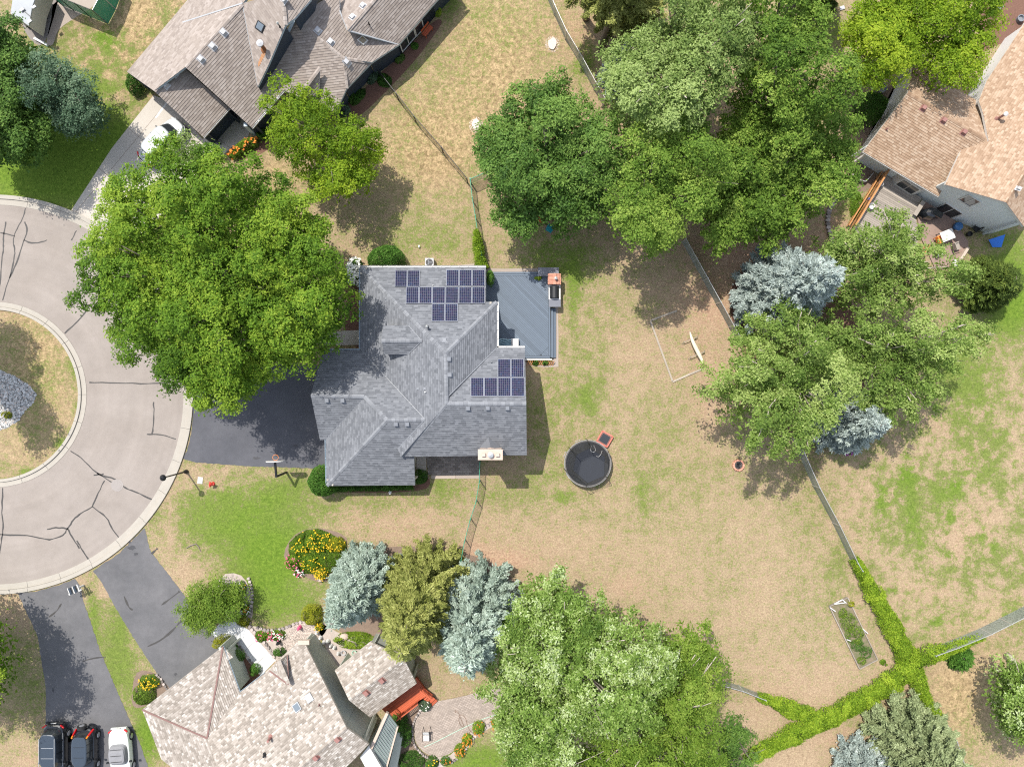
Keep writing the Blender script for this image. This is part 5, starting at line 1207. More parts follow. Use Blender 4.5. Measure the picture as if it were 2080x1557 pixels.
tree('honey_locust', 'yellow-green tree overhanging the tan roof at the upper right', 'tree', [(1722, 140), (1728, 85), (1722, 30), (1760, -20), (1850, -40), (1960, -40), (2020, 0), (2038, 50), (2012, 100), (1985, 140), (1968, 178), (1925, 185), (1890, 165), (1878, 130), (1850, 150), (1815, 172), (1760, 178), (1730, 165)],
  8.5, 6, 3, 'lime', leaf=.18, dens=320, lobe=(.7, 1.2), base=(1830, 100), seed=9, openness=.1)
tree('silver_maple', 'pale green maple leaning over the wooden deck at the right', 'tree', [(1662, 500), (1700, 462), (1745, 445), (1790, 425), (1845, 452), (1868, 500), (1930, 535), (1955, 560), (1945, 605), (1890, 625), (1830, 640), (1750, 650), (1700, 620), (1668, 560)],
  9, 6.2, 3, 'silver', leaf=.19, dens=230, lobe=(.42, .8), base=(1740, 560), seed=10, openness=.42, bare=8, st=2.3)
tree('silver_maple', 'pale green maple spreading over the right-hand lawn', 'tree', [(1700, 660), (1760, 625), (1850, 640), (1930, 640), (1985, 672), (1975, 715), (1925, 745), (1915, 790), (1870, 850), (1810, 862), (1770, 830), (1730, 790), (1690, 730)],
  10, 7, 3, 'silver', leaf=.19, dens=240, lobe=(.45, .85), base=(1740, 720), seed=11, openness=.38, bare=8, st=2.3)
tree('silver_maple', 'pale green maple with bare branches overhanging the brown lawn edge', 'tree', [(1510, 672), (1545, 630), (1600, 618), (1650, 625), (1700, 650), (1735, 710), (1735, 780), (1690, 830), (1640, 905), (1560, 925), (1540, 895), (1490, 905), (1468, 860), (1485, 820), (1422, 808), (1425, 760), (1470, 730), (1478, 690)],
  11, 7, 3, 'silver', leaf=.19, dens=250, lobe=(.48, .9), base=(1590, 750), seed=12, openness=.36, bare=10, st=2.3)
tree('dark_tree', 'dark green tree at the left edge beside the paved strip', 'tree', [(-60, 10), (0, 50), (40, 50), (75, 75), (90, 110), (70, 160), (95, 200), (95, 260), (75, 315), (20, 335), (-60, 330), (-110, 200), (-100, 60)],
  8, 4.6, 1.5, 'maple', leaf=.2, dens=400, lobe=(.8, 1.4), base=(40, 205), seed=13)
tree('dark_tree', 'smaller dark grey-green tree next to the concrete driveway', 'tree', [(55, 165), (75, 130), (110, 118), (150, 128), (178, 160), (205, 190), (215, 225), (195, 258), (160, 275), (120, 262), (85, 240), (62, 205)],
  7, 4.6, 1.8, 'grey', leaf=.17, dens=330, lobe=(.6, 1.1), base=(175, 225), seed=14)
tree('white_poplar', 'green tree with whitish leaves standing below the brown lawn', 'tree', [(998, 1330), (1025, 1260), (1050, 1195), (1095, 1175), (1150, 1168), (1180, 1205), (1215, 1205), (1240, 1250), (1300, 1235), (1345, 1285), (1372, 1325), (1340, 1380), (1300, 1450), (1230, 1480), (1180, 1500), (1150, 1570), (1040, 1580), (1015, 1530), (1000, 1480), (1012, 1430), (980, 1400)],
  12, 8, 3.5, 'white', leaf=.20, dens=300, lobe=(.6, 1.1), st=1.5, base=(1110, 1270), seed=15, openness=.18, bare=7)
tree('birch_tree', 'fine-leaved green tree with pale bare limbs at the bottom centre', 'tree', [(1320, 1320), (1360, 1285), (1400, 1262), (1440, 1275), (1475, 1350), (1468, 1410), (1455, 1455), (1470, 1520), (1460, 1620), (1250, 1660), (1130, 1640), (1150, 1560), (1200, 1490), (1290, 1450)],
  11, 7.5, 3.5, 'mid', leaf=.17, dens=300, lobe=(.6, 1.1), st=1.4, base=(1330, 1400), seed=16, openness=.12, bare=12)
tree('broadleaf_tree', 'small dark green tree beside the vine at the bottom centre', 'tree', [(1465, 1470), (1500, 1450), (1528, 1468), (1525, 1520), (1500, 1580), (1455, 1580)], 6, 4, 1.5, 'maple', leaf=.15, dens=300, lobe=(.5, .8), base=(1480, 1490), seed=17)
tree('leaning_tree', 'glossy green tree with a leaning pale trunk at the bottom right edge', 'tree', [(2035, 1370), (2080, 1340), (2140, 1380), (2150, 1500), (2090, 1530), (2045, 1500), (2025, 1450)], 8, 5.5, 2.5, 'white', leaf=.2, dens=300, lobe=(.6, 1.1), base=(2045, 1332), seed=18, bark='bark_pale', bare=6)
tree('street_tree', 'bright green tree at the left edge shading the lower driveway', 'tree', [(-180, 1180), (-100, 1190), (-45, 1225), (-8, 1270), (18, 1325), (22, 1380), (-5, 1440), (-60, 1480), (-200, 1460), (-240, 1290)], 10, 6, 3, 'ash', leaf=.18, dens=250, lobe=(.8, 1.3), base=(-40, 1290), seed=19)
tree('street_tree', 'tree whose shade falls on the island beside the rock bed', 'tree', [(-310, 520), (-240, 500), (-185, 560), (-200, 650), (-135, 700), (-118, 760), (-140, 830), (-200, 820), (-260, 710), (-320, 620)], 12, 9, 7, 'ash', leaf=.2, dens=200, lobe=(.8, 1.2), base=(-60, 770), seed=20)
tree('crab_apple', 'small weeping dark green tree beside the white front walk', 'tree', [(362, 1235), (378, 1205), (405, 1180), (440, 1172), (478, 1182), (498, 1212), (492, 1245), (460, 1262), (428, 1280), (395, 1285), (370, 1262)], 3.6, 2.4, .8, 'mid', leaf=.13, dens=520, lobe=(.4, .75), base=(450, 1222), seed=21, trunk_r=.1)
# ---- conifers
conifer('blue_spruce', 'pale blue spruce beside the yellow flower bed', (752, 1162), 2.9, 13, 'bluepale', seed=1, nq=42000)
conifer('olive_spruce', 'olive-green spruce between the two pale spruces', (872, 1182), 3.9, 16.5, 'olive', seed=2, nq=60000)
conifer('blue_spruce', 'pale blue spruce beside the whitish-leaved tree', (968, 1214), 3.9, 15.5, 'bluepale', seed=3, nq=60000)
conifer('blue_spruce', 'bright blue spruce above the pale green maples', (1560, 600), 3.8, 13, 'blue', seed=4, nq=62000)
conifer('blue_spruce', 'blue spruce half hidden by the maples on the right', (1692, 850), 2.8, 8.5, 'blue', seed=5, nq=42000)
conifer('juniper', 'dark green bristly juniper below the blue tarp', (1980, 584), 2.3, 5, 'juniper', seed=6, nq=42000, q=(.3, .05), expo=.6, bushy=.25)
conifer('sage_spruce', 'large sage-green spruce at the bottom right', (1822, 1478), 3.6, 10, 'sage', seed=7, nq=60000, expo=.7)
conifer('blue_spruce', 'pale blue spruce cut off by the bottom edge at the right', (1735, 1548), 2.6, 7, 'blue', seed=8, nq=40000, expo=.6)
conifer('small_juniper', 'small spiky green juniper beside the wire fence', (1942, 1330), .95, 1.6, 'arbor', seed=9, nq=7000, z0=.1, expo=.5, step=.3)
conifer('blue_spruce', 'small blue spruce buried in the grove beside the wire fence', (1262, 170), 1.9, 8, 'blue', seed=10, nq=16000)
conifer('pine_tree', 'tall pine with a long bare trunk at the top edge', (1222, 97), 2.6, 15, 'olive', z0=7.6, seed=11, nq=16000)
conifer('pine_tree', 'pine with a short bare trunk at the top edge near the fence', (1190, 38), 2.6, 15, 'olive', z0=5.5, seed=12, nq=16000)
conifer('pine_tree', 'olive pine at the top edge above the grove', (1268, 45), 2.8, 9, 'olive', z0=1.5, seed=13, nq=26000)
conifer('dark_spruce', 'dark spruce at the top edge right of the grove', (1640, 10), 2.0, 9, 'juniper', z0=1, seed=14, nq=16000)
# ---- shrubs and hedges
vine('vine_hedge', 'yellow-green vine covering the fence from the grey mesh down to the crossing', [(1735, 1133, 14), (1752, 1165, 24), (1775, 1205, 32), (1805, 1258, 38), (1832, 1310, 42), (1850, 1348, 46)], 1.4, 'vine', seed=1)
vine('vine_hedge', 'yellow-green vine running from the crossing to the bottom edge', [(1855, 1352, 46), (1808, 1388, 40), (1745, 1425, 38), (1690, 1455, 40), (1635, 1480, 42), (1580, 1508, 34), (1530, 1533, 22), (1512, 1542, 10)], 1.4, 'vine', seed=2)
vine('vine_hedge', 'short yellow-green vine branch reaching up left toward the birch', [(1650, 1455, 38), (1608, 1440, 34), (1570, 1425, 26), (1538, 1413, 12)], 1.3, 'vine', seed=3)
vine('vine_hedge', 'tapering yellow-green vine along the fence toward the right edge', [(1855, 1345, 46), (1890, 1328, 34), (1925, 1318, 20), (1960, 1303, 12), (1990, 1290, 6)], 1.4, 'vine', seed=4)
vine('vine_hedge', 'short yellow-green vine beside the sage-green spruce', [(1858, 1355, 40), (1868, 1390, 30), (1880, 1420, 28), (1895, 1445, 22), (1906, 1455, 12)], 1.4, 'vine', seed=5)
vine('vine_hedge', 'bright yellow-green vine on the green fence beside the grey house', [(968, 470, 8), (970, 485, 16), (973, 510, 24), (976, 535, 28), (982, 548, 26)], 1.8, 'vine', seed=6)
bush('arborvitae', 'yellow-green shrub at the corner of the blue-grey deck', 'shrub', ell(996, 565, 8, 16), 2.2, 'arbor', seed=1)
bush('arborvitae', 'round bright green arborvitae against the north wall of the grey house', 'shrub', ell(784, 526, 40, 30), 3.2, 'arbor', leaf=.11, dens=1100, seed=2, bump=.1)
bush('arborvitae', 'bright green arborvitae at the garage corner beside the basketball hoop', 'shrub', ell(658, 977, 34, 34), 2.8, 'arbor', leaf=.11, dens=1100, seed=3, bump=.12)
bush('round_yew', 'clipped round dark green bush against the white wall at the upper right', 'shrub', ell(1768, 219, 32, 33), 2.6, 'yew', leaf=.09, dens=1300, seed=4, bump=.04)
bush('hydrangea', 'shrub with white blossoms beside the grey house', 'shrub', ell(722, 553, 18, 28), 1.4, 'arbor', seed=5, flowers='petal_white', nf=110, fsize=.2)
bush('shrub', 'dark green shrub at the corner of the brown-roofed garage', 'shrub', ell(274, 165, 18, 28), 1.3, 'yew', seed=6)
vine('low_hedge', 'low dark green hedge under the garage eave of the grey house', [(672, 992, 10), (730, 990, 14), (790, 989, 14), (840, 985, 16)], .9, 'yew', seed=7)
bush('shrub', 'dark green bush beside the concrete pad of the paver patio', 'shrub', ell(853, 968, 15, 16), 1.1, 'yew', seed=8)
bush('shrub', 'small green shrub inside the ring of pavers', 'shrub', ell(122, 1494, 17, 15), .7, 'yew', seed=9)
bush('daylilies', 'clump of orange daylilies beside the concrete walk', 'flowers', [(462, 318), (478, 295), (505, 278), (526, 280), (522, 296), (498, 310), (480, 325)], .8, 'ash', seed=10, flowers='petal_orange', nf=26, fsize=.18)
bush('shrub', 'small green shrub at the porch of the brown-roofed house', 'shrub', ell(535, 272, 14, 12), .8, 'arbor', seed=11)
for k, (x, y, rx, ry, c) in enumerate(((758, 155, 18, 10, 'grey'), (725, 195, 22, 12, 'yew'), (780, 162, 14, 16, 'yew'), (812, 118, 12, 8, 'maple'), (842, 92, 8, 8, 'arbor'), (886, 22, 9, 12, 'lime'), (700, 225, 14, 10, 'grey'))):
    bush('perennial', ['dark clump of leaves by the navy wall above the fence end', 'wide dark clump by the navy wall below the fence end', 'green groundcover strip at the outer edge of the mulch bed', 'leafy clump in the middle of the mulch bed by the navy wall', 'small green clump near the red bench', 'yellow-green clump at the far corner of the navy wall', 'dark clump at the lower end of the navy wall bed'][k], 'plant', ell(x, y, rx, ry, rot=-.8), .5, c, seed=20+k, group='plants along the navy wall')
# flower bed beside the pale spruce
for k, (x, y, rx, ry, h_, lm_, fl, nf_, lab) in enumerate((
 (644, 1122, 60, 46, .55, 'ash', ['petal_yellow'], 30, 'broad leafy base of the round flower bed beside the pale spruce'),
 (612, 1112, 20, 18, .8, 'ash', ['petal_yellow'], 24, 'yellow and orange flower clump at the left of the round flower bed'),
 (648, 1100, 26, 20, .9, 'ash', ['petal_yellow'], 60, 'dense yellow flower clump at the top of the round flower bed'),
 (682, 1106, 20, 16, 1.0, 'gold', ['petal_yellow'], 30, 'yellow-green shrub where the flower bed meets the pale spruce'),
 (596, 1140, 18, 16, .6, 'ash', ['petal_pink'], 30, 'green clump with pink flowers at the lower left of the flower bed'),
 (630, 1145, 22, 18, .8, 'ash', ['petal_yellow'], 24, 'mixed yellow clump in the middle of the flower bed'),
 (652, 1165, 14, 14, .7, 'gold', ['petal_yellow'], 45, 'bright yellow clump at the bottom tip of the flower bed'),
 (608, 1163, 12, 8, .4, 'arbor', ['petal_pink', 'petal_white'], 20, 'low pink and white flowers at the bottom edge of the flower bed'),
 (632, 1248, 22, 22, 1.2, 'gold', None, 0, 'golden green shrub below the watered lawn'),
 (648, 1272, 10, 10, .6, 'gold', ['petal_yellow'], 15, 'small golden shrub beside the pale spruce foot'),
 (452, 1303, 20, 13, 1.2, 'gold', None, 0, 'clipped olive-gold shrub at the garage corner by the white walk'),
 (482, 1332, 15, 17, 1.0, 'arbor', None, 0, 'leafy green shrub in front of the sage wall'),
 (476, 1313, 8, 7, .6, 'arbor', None, 0, 'small green shrub next to the white walk'),
 (517, 1360, 12, 12, .9, 'arbor', None, 0, 'green shrub at the end of the white walk'),
 (567, 1324, 13, 9, .6, 'yew', None, 0, 'small clipped shrub by the eave right of the white walk'),
 (560, 1290, 20, 12, .5, 'ash', ['petal_white', 'petal_pink'], 24, 'green flower clump with white blossoms beside the gravel'),
 (530, 1292, 14, 12, .5, 'ash', ['petal_pink'], 10, 'low green clump at the right edge of the white walk'),
 (490, 1195, 10, 16, .5, 'ash', ['petal_yellow', 'petal_white'], 22, 'yellow and white flowers right of the weeping tree'),
 (497, 1235, 12, 18, .5, 'mid', ['petal_orange', 'petal_white'], 22, 'orange and white flowers right of the weeping tree, lower clump'),
 (492, 1262, 16, 12, .6, 'gold', None, 0, 'yellow-green clump where the white walk bends'),
 (720, 1300, 42, 17, .5, 'vine', None, 0, 'bright chartreuse groundcover patch below the pale spruce'),
 (808, 1468, 20, 20, 1.6, 'arbor', None, 0, 'round green bush beside the sunroom roof'),
 (822, 1490, 16, 26, 1.3, 'yew', None, 0, 'dark green bush along the curved patio edge'),
 (835, 1548, 28, 20, 1.0, 'yew', None, 0, 'broad green clump at the bottom edge beside the sunroom'),
 (877, 1550, 14, 14, .8, 'arbor', ['petal_yellow'], 12, 'green clump at the bottom edge beside the curved patio'),
 (302, 1385, 22, 15, .8, 'ash', ['petal_yellow'], 45, 'yellow-flowered clump between the two driveways'),
 (290, 1412, 24, 24, 1.0, 'mid', None, 0, 'green shrub at the garage corner between the driveways'),
 (972, 1478, 13, 15, .8, 'vine', ['petal_orange'], 14, 'marigold clump on the patio edge, second from the top'),
 (1007, 1468, 10, 12, .7, 'vine', ['petal_orange'], 10, 'marigold clump on the patio edge nearest the whitish-leaved tree'),
 (949, 1502, 12, 13, .7, 'vine', ['petal_orange'], 26, 'marigold clump on the patio edge, third from the top'),
 (934, 1524, 12, 13, .7, 'vine', ['petal_orange'], 26, 'marigold clump on the patio edge, fourth from the top'),
 (905, 1545, 11, 9, .6, 'arbor', ['petal_orange'], 8, 'green clump on the patio edge nearest the bottom'),
 (1722, 916, 10, 9, .6, 'arbor', ['petal_magenta'], 30, 'magenta flowers below the half hidden blue spruce'),
 (1735, 898, 18, 14, 1.2, 'mid', None, 0, 'loose green shrub beside the magenta flowers'),
 (14, 843, 9, 8, .4, 'gold', None, 0, 'small yellow-green plant in the island rocks'),
 (1795, 1345, 7, 6, .4, 'ash', None, 0, 'small leafy weed at the lower right corner of the raised bed'),
 (1092, 566, 9, 6, .6, 'lime', None, 0, 'potted yellow-green plant beside the dark counter'),
 (1088, 737, 9, 6, .5, 'arbor', None, 0, 'green plant under the deck lattice'),
 (1108, 737, 7, 5, .4, 'arbor', None, 0, 'small green plant at the right of the deck lattice'),
 (863, 1432, 13, 12, .8, 'grey', ['petal_white'], 8, 'grey-green plant beside the red deck rail'),
 (1740, 415, 14, 30, .5, 'ash', None, 0, 'green groundcover between the stones and the cedar deck rail'),
 )):
    bush('shrub' if not fl else 'flower_clump', lab, 'shrub' if not fl else 'flowers', ell(x, y, rx, ry), h_, lm_, seed=50+k, flowers=fl, nf=nf_, leaf=.09, dens=800)
# ------------------------------------------------------------------ fences
def wire_panel(mb, A, B, h, sp=.07, w=.008, z0=.04):
    A = Vector(A); B = Vector(B); d = (B-A); L = d.length; d.normalize(); hh = h-z0; n = int((L+hh)/sp)
    for sgn in (1, -1):
        for i in range(n):
            s = -hh+i*sp; a0, a1 = s, s+hh; ta, tb = 0.0, 1.0
            if a0 < 0: ta = -a0/hh
            if a1 > L: tb = (L-a0)/hh
            if tb-ta < .02: continue
            p = [(a0+hh*ta, z0+hh*ta), (a0+hh*tb, z0+hh*tb)]
            if sgn < 0: p = [(L-q[0], q[1]) for q in p]
            k = w*.7; P_ = [A+d*q[0]+Vector((0, 0, q[1])) for q in p]
            mb.poly([P_[0]-d*k, P_[1]-d*k, P_[1]+d*k, P_[0]+d*k])
def fence(name, label, path, h, wire, rail, group=None, sp=.07, w=.008, post=.045, spacing=2.4):
    P_ = [W(x, y) for x, y in path]; t = thing(name, label, 'fence', tuple(P_[0]), group=group); mb = MB()
    for i in range(len(P_)-1): wire_panel(mb, P_[i], P_[i+1], h, sp, w)
    obj('wire_mesh', mb, M[wire], t, kind='stuff'); mb = MB(); mb.tube([p+Vector((0, 0, h)) for p in P_], .028, 6); obj('top_rail', mb, M[rail], t)
    for i in range(len(P_)-1):
        L = (P_[i+1]-P_[i]).length; k = max(1, round(L/spacing))
        for j in range(k+(1 if i == len(P_)-2 else 0)):
            p = P_[i].lerp(P_[i+1], j/k); mb = MB(); mb.tube([p-Vector((0, 0, .1)), p+Vector((0, 0, h+.05))], post, 7); obj('post', mb, M[rail], t)
    return t
fence('wire_fence', 'green wire fence along the brown lawn at the top centre', [(1104, -20), (1125, 30), (1148, 80), (1178, 130), (1206, 182), (1225, 215)], 1.5, 'grey_wire', 'galv', sp=.05, w=.017)
fence('wire_fence', 'black wire fence running from the navy wall down to the green corner post', [(774, 157), (845, 248), (900, 310), (950, 371)], 1.4, 'black_wire', 'black_metal', sp=.06, w=.012, post=.05)
fence('wire_fence', 'green wire fence going down from the corner post toward the vine', [(957, 372), (961, 410), (967, 445), (972, 480), (984, 545)], 1.5, 'green_mesh', 'green_mesh', sp=.06, w=.012)
fence('wire_fence', 'short green wire fence disappearing under the dark maple', [(957, 374), (990, 360), (1060, 330)], 1.5, 'green_mesh', 'green_mesh', sp=.06, w=.012)
fence('wire_fence', 'curved green wire fence from the chimney to the olive spruce', [(976, 935), (975, 975), (968, 1015), (956, 1052), (945, 1095), (938, 1135)], 1.5, 'green_mesh', 'green_mesh', sp=.08, w=.010)
fence('wire_fence', 'grey mesh fence between the brown lawn and the bright blue spruce', [(1385, 492), (1428, 570), (1480, 664), (1500, 700)], 1.5, 'grey_wire', 'galv', sp=.045, w=.022)
fence('wire_fence', 'long grey mesh fence from the maples down to the vine hedge', [(1608, 890), (1650, 985), (1690, 1060), (1726, 1135), (1735, 1150)], 1.5, 'grey_wire', 'galv', sp=.045, w=.020)
fence('wire_fence', 'grey mesh fence reaching the right edge of the picture', [(1880, 1318), (1925, 1302), (1990, 1275), (2070, 1235), (2120, 1210)], 1.5, 'grey_wire', 'galv', sp=.045, w=.020)
fence('wire_fence', 'short mesh fence between the birch and the vine branch', [(1455, 1378), (1500, 1390), (1545, 1408)], 1.3, 'grey_wire', 'galv', sp=.05, w=.014)
fence('wire_fence', 'mesh fence beside the sage-green spruce going to the bottom edge', [(1890, 1430), (1925, 1490), (1955, 1580)], 1.3, 'green_mesh', 'galv', sp=.05, w=.014)
fence('net_fence', 'tall green netting with white top rope at the top left', [(112, -15), (128, 12), (150, 22), (220, 50)], 2.3, 'green_mesh', 'black_metal', sp=.04, w=.02, post=.04, spacing=1.6)
fence('net_fence', 'green netting side panel running up at the top left', [(220, 50), (236, 20), (250, -20)], 2.3, 'green_mesh', 'galv', sp=.04, w=.024, post=.04, spacing=1.6)

# ------------------------------------------------------------------ blue-grey deck
ZD = .45
dk = [W2(x, y, ZD) for x, y in ((985, 552), (1120, 552), (1117.5, 727), (1050, 727), (985, 727))]; c_ = W(1060, 640)
DK = thing('deck', 'blue-grey deck with diagonal boards behind the grey house', 'deck', (c_.x, c_.y, 0))
mb = MB(); mb.prism(dk, .02, ZD-.035); obj('deck_frame', mb, M['black_metal'], DK)
inner = [W2(x, y, ZD) for x, y in ((985, 560), (1114, 560), (1114, 722), (985, 722))]
for c in cuts(inner, -math.pi/4, 12.0, .142, .013, minarea=.01):
    mb = MB(); mb.cur = random.random(); mb.prism(c, ZD-.03, ZD, cap=False); obj('deck_board', mb, M['deck'], DK)
for q in ((985, 552, 1120, 555.6), (985, 556.2, 1120, 559.6), (985, 722.6, 1117, 727), (1114.4, 560, 1117.4, 722)):
    a = W2(q[0], q[1], ZD); b_ = W2(q[2], q[3], ZD); mb = MB(); mb.cur = .6; mb.prism([a, (b_[0], a[1]), b_, (a[0], b_[1])], ZD-.03, ZD+.004); obj('border_board', mb, M['deck'], DK)
for k, (x0, x1, z) in enumerate(((1118.2, 1120.6, .36), (1120.9, 1123.3, .36), (1123.8, 1126.2, .2), (1126.5, 1128.8, .2))):
    a = W2(x0, 626, z); b_ = W2(x1, 726, z); mb = MB(); mb.cur = .4+.1*k; mb.prism([a, (b_[0], a[1]), b_, (a[0], b_[1])], .02, z); obj('step_board', mb, M['deck'], DK)
mb = MB(); a = W2(1062, 728.5, .5); b_ = W2(1121, 731, .5); mb.prism([a, (b_[0], a[1]), b_, (a[0], b_[1])], .35, .5); obj('white_edge', mb, M['white'], DK)
for k in range(14):
    x = 1070+k*4; a = W(x+4, 733, .35); b_ = W(x, 742, .03); mb = MB(); mb.cur = random.random(); mb.beam(a, b_, .07, .03); obj('lattice_slat', mb, M['wood_orange'], DK)
# outdoor kitchen
def cbox(name, px0, py0, px1, py1, z0, z1, m, parent, inset=0):
    a = W2(px0, py0, z1); b_ = W2(px1, py1, z1); mb = MB(); x0, x1 = sorted((a[0], b_[0])); y0, y1 = sorted((a[1], b_[1]))
    mb.prism([(x0+inset, y0+inset), (x1-inset, y0+inset), (x1-inset, y1-inset), (x0+inset, y1-inset)], z0, z1); return obj(name, mb, m, parent)
c_ = W(1125, 590); K = thing('outdoor_kitchen', 'L-shaped outdoor counter with dark slabs at the deck corner', 'counter', (c_.x, c_.y, 0))
cbox('cabinet', 1093, 543, 1135, 560, 0, .88, M['wall_cream'], K, .05); cbox('countertop', 1093, 543, 1135, 560, .90, .95, M['slate'], K)
cbox('cabinet', 1114.5, 560.5, 1138.5, 607.5, 0, .9, M['chimney'], K, .02); cbox('counter_ledge', 1114.5, 578, 1138.5, 608, .9, .94, M['white'], K)
cbox('cabinet', 1115, 608.5, 1139, 622, 0, .86, M['wall_cream'], K, .05); cbox('countertop', 1115, 608, 1139, 623, .90, .95, M['slate'], K)
c_ = W(1126, 567, 1.3); PO = thing('pizza_oven', 'orange brick oven with a small metal chimney on the outdoor counter', 'oven', (c_.x, c_.y, .95))
mb = MB(); 
for j in range(9):
    for i in range(5):
        a = math.pi*(i+.5)/5; r = .48; x = c_.x-math.cos(a)*r; z = 1.15+math.sin(a)*r*.85; y = c_.y-.40+.1*j
        mb = MB(); mb.cur = random.random(); d = .135
        mb.box((x, y, z), (.29 if 0 < i < 4 else .16, .092, .1 if 0 < i < 4 else .28)); obj('brick', mb, M['brick'], PO)
mb = MB(); mb.box((c_.x, c_.y, 1.15), (.8, .86, .38)); obj('oven_body', mb, M['brick'], PO)
mb = MB(); mb.lathe((c_.x+.1, c_.y+.02), [(.08, 1.5), (.08, 1.85), (.13, 1.87), (.02, 1.93)], 12); obj('oven_chimney', mb, M['galv'], PO)
c_ = W(1126.5, 593, 1.2); BG = thing('grill', 'black barrel grill on the outdoor counter', 'grill', (c_.x, c_.y, .94))
mb = MB(); k = 14; ends = []
for s_, yy in enumerate((-.48, .48)):
    for i in range(k+1):
        a = math.pi*i/k; mb.v.append((c_.x-math.cos(a)*.36, c_.y+yy, 1.02+math.sin(a)*.34))
for i in range(k): mb.face((i, i+1, k+2+i, k+1+i))
mb.face(range(k, -1, -1)); mb.face(range(k+1, 2*k+2)); obj('lid', mb, M['black_metal'], BG, smooth=False)
mb = MB(); mb.box((c_.x, c_.y, .98), (.76, 1.0, .08)); obj('grill_body', mb, M['black_metal'], BG)
mb = MB(); mb.tube([(c_.x-.42, c_.y-.35, 1.15), (c_.x-.42, c_.y+.35, 1.15)], .02, 6); obj('handle', mb, M['galv'], BG)
# sofa with leaf pattern
def leafcloth():
    m, t, b, pos = base_mat('leaf_pattern_cloth')
    w = _n(t, 'ShaderNodeTexWave', wave_type='RINGS', rings_direction='Z'); w.inputs['Scale'].default_value = 2.2; w.inputs['Distortion'].default_value = 3.0; w.inputs['Detail'].default_value = 1
    t.links.new(pos, w.inputs['Vector']); c = ramp(t, w.outputs['Fac'], [(0, (.02, .06, .10)), (.5, (.02, .06, .10)), (.58, (.45, .62, .68)), (1, (.30, .48, .55))])
    t.links.new(c, b.inputs['Base Color']); b.inputs['Roughness'].default_value = .8; return m
c_ = W(1032, 696, .8); SO = thing('patio_sofa', 'patio sofa with blue and white leaf-pattern cushions on the deck', 'sofa', (c_.x, c_.y, ZD))
mb = MB(); mb.box((c_.x, c_.y, .62), (1.75, .7, .32)); obj('sofa_base', mb, M['wall_pale'], SO)
mb = MB(); mb.box((c_.x-.3, c_.y, .85), (1.1, .64, .14)); obj('cushion', mb, leafcloth(), SO)
mb = MB(); mb.box((c_.x+.58, c_.y, .85), (.58, .64, .14)); obj('cushion', mb, M['white'], SO, label='white cushion at the open end')
mb = MB(); mb.box((c_.x, c_.y-.36, 1.0), (1.7, .1, .5)); obj('sofa_back', mb, M['blue_dark'], SO)
# air conditioner
c_ = W(872, 534, .7); AC = thing('air_conditioner', 'square white air conditioner with dark fan grille at the north wall', 'air conditioner', (c_.x, c_.y+.1, 0))
mb = MB(); mb.box((c_.x, c_.y+.05, .38), (.72, .72, .68)); obj('casing', mb, M['vent_light'], AC)
mb = MB(); mb.cyl((c_.x, c_.y+.05), .30, .72, .735, 24); obj('fan_opening', mb, M['black_metal'], AC)
for i in range(3):
    a = i*2.094; mb = MB(); mb.beam((c_.x, c_.y+.05, .745), (c_.x+math.cos(a)*.24, c_.y+.05+math.sin(a)*.24, .745), .07, .01); obj('fan_blade', mb, M['vent_grey'], AC)
# pedestals, covers
def pedestal(px, py, lab, w=.2, h=.5, m='white', cat='utility box'):
    c = W(px, py, h); mb = MB(); mb.prism([(c.x+math.cos(a)*w*.6, c.y+math.sin(a)*w) for a in (0.3, 1.2, 2, 2.9, 3.7, 4.5, 5.4)], 0, h); mb.cyl((c.x, c.y), w*.5, h, h+.04, 10)
    single('utility_pedestal', mb, M[m], lab, cat)
pedestal(792, 999, 'small white pedestal in the shaded grass below the garage eave'); pedestal(851, 500, 'small white pipe cap in the lawn above the north wall', .12, .2)
mb = MB(); c = W(407, 975); mb.box((c.x, c.y, .03), (.42, .55, .06), -.1); mb.box((c.x, c.y, .065), (.34, .46, .01), -.1); single('utility_cover', mb, M['white'], 'flat white utility cover in the grass beside the street lamp', 'cover')
mb = MB(); c = W(2062-352, 17); mb.box((c.x, c.y, .05), (.4, .3, .08), .3); mb.box((c.x, c.y, .095), (.3, .2, .01), .3); single('utility_cover', mb, M['vent_light'], 'small pale cover in the lawn above the yellow-green tree', 'cover')
# ------------------------------------------------------------------ street furniture
p = W(379, 957); LP = thing('street_lamp', 'black street lamp with lantern head beside the kerb', 'street lamp', tuple(p))
mb = MB(); mb.lathe((p.x, p.y), [(.17, -.02), (.17, .25), (.10, .32), (.07, .5), (.055, 3.6), (.09, 3.65), (.09, 3.7)], 12); obj('post', mb, M['black_metal'], LP, smooth=True)
mb = MB(); mb.lathe((p.x, p.y), [(.10, 3.7), (.17, 4.0), (.19, 4.05)], 8); obj('lantern_glass', mb, M['sky_glass'], LP)
mb = MB(); mb.lathe((p.x, p.y), [(.25, 4.03), (.26, 4.08), (.16, 4.26), (.05, 4.34), (.03, 4.42)], 12); obj('lantern_cap', mb, M['black_metal'], LP)
p = W(433, 982); HY = thing('fire_hydrant', 'small red fire hydrant on the lawn', 'fire hydrant', tuple(p))
mb = MB(); mb.lathe((p.x, p.y), [(.17, 0), (.17, .06), (.11, .08), (.11, .5), (.15, .52), (.15, .56), (.11, .6), (.07, .68), (.03, .72)], 12); obj('barrel', mb, M['red'], HY, smooth=True)
for a in (0, 2.1, 4.2):
    mb = MB(); q = Vector((p.x+math.cos(a)*.1, p.y+math.sin(a)*.1, .42)); q2 = Vector((p.x+math.cos(a)*.24, p.y+math.sin(a)*.24, .42)); mb.tube([q, q2], .07, 8); obj('nozzle', mb, M['red'], HY)
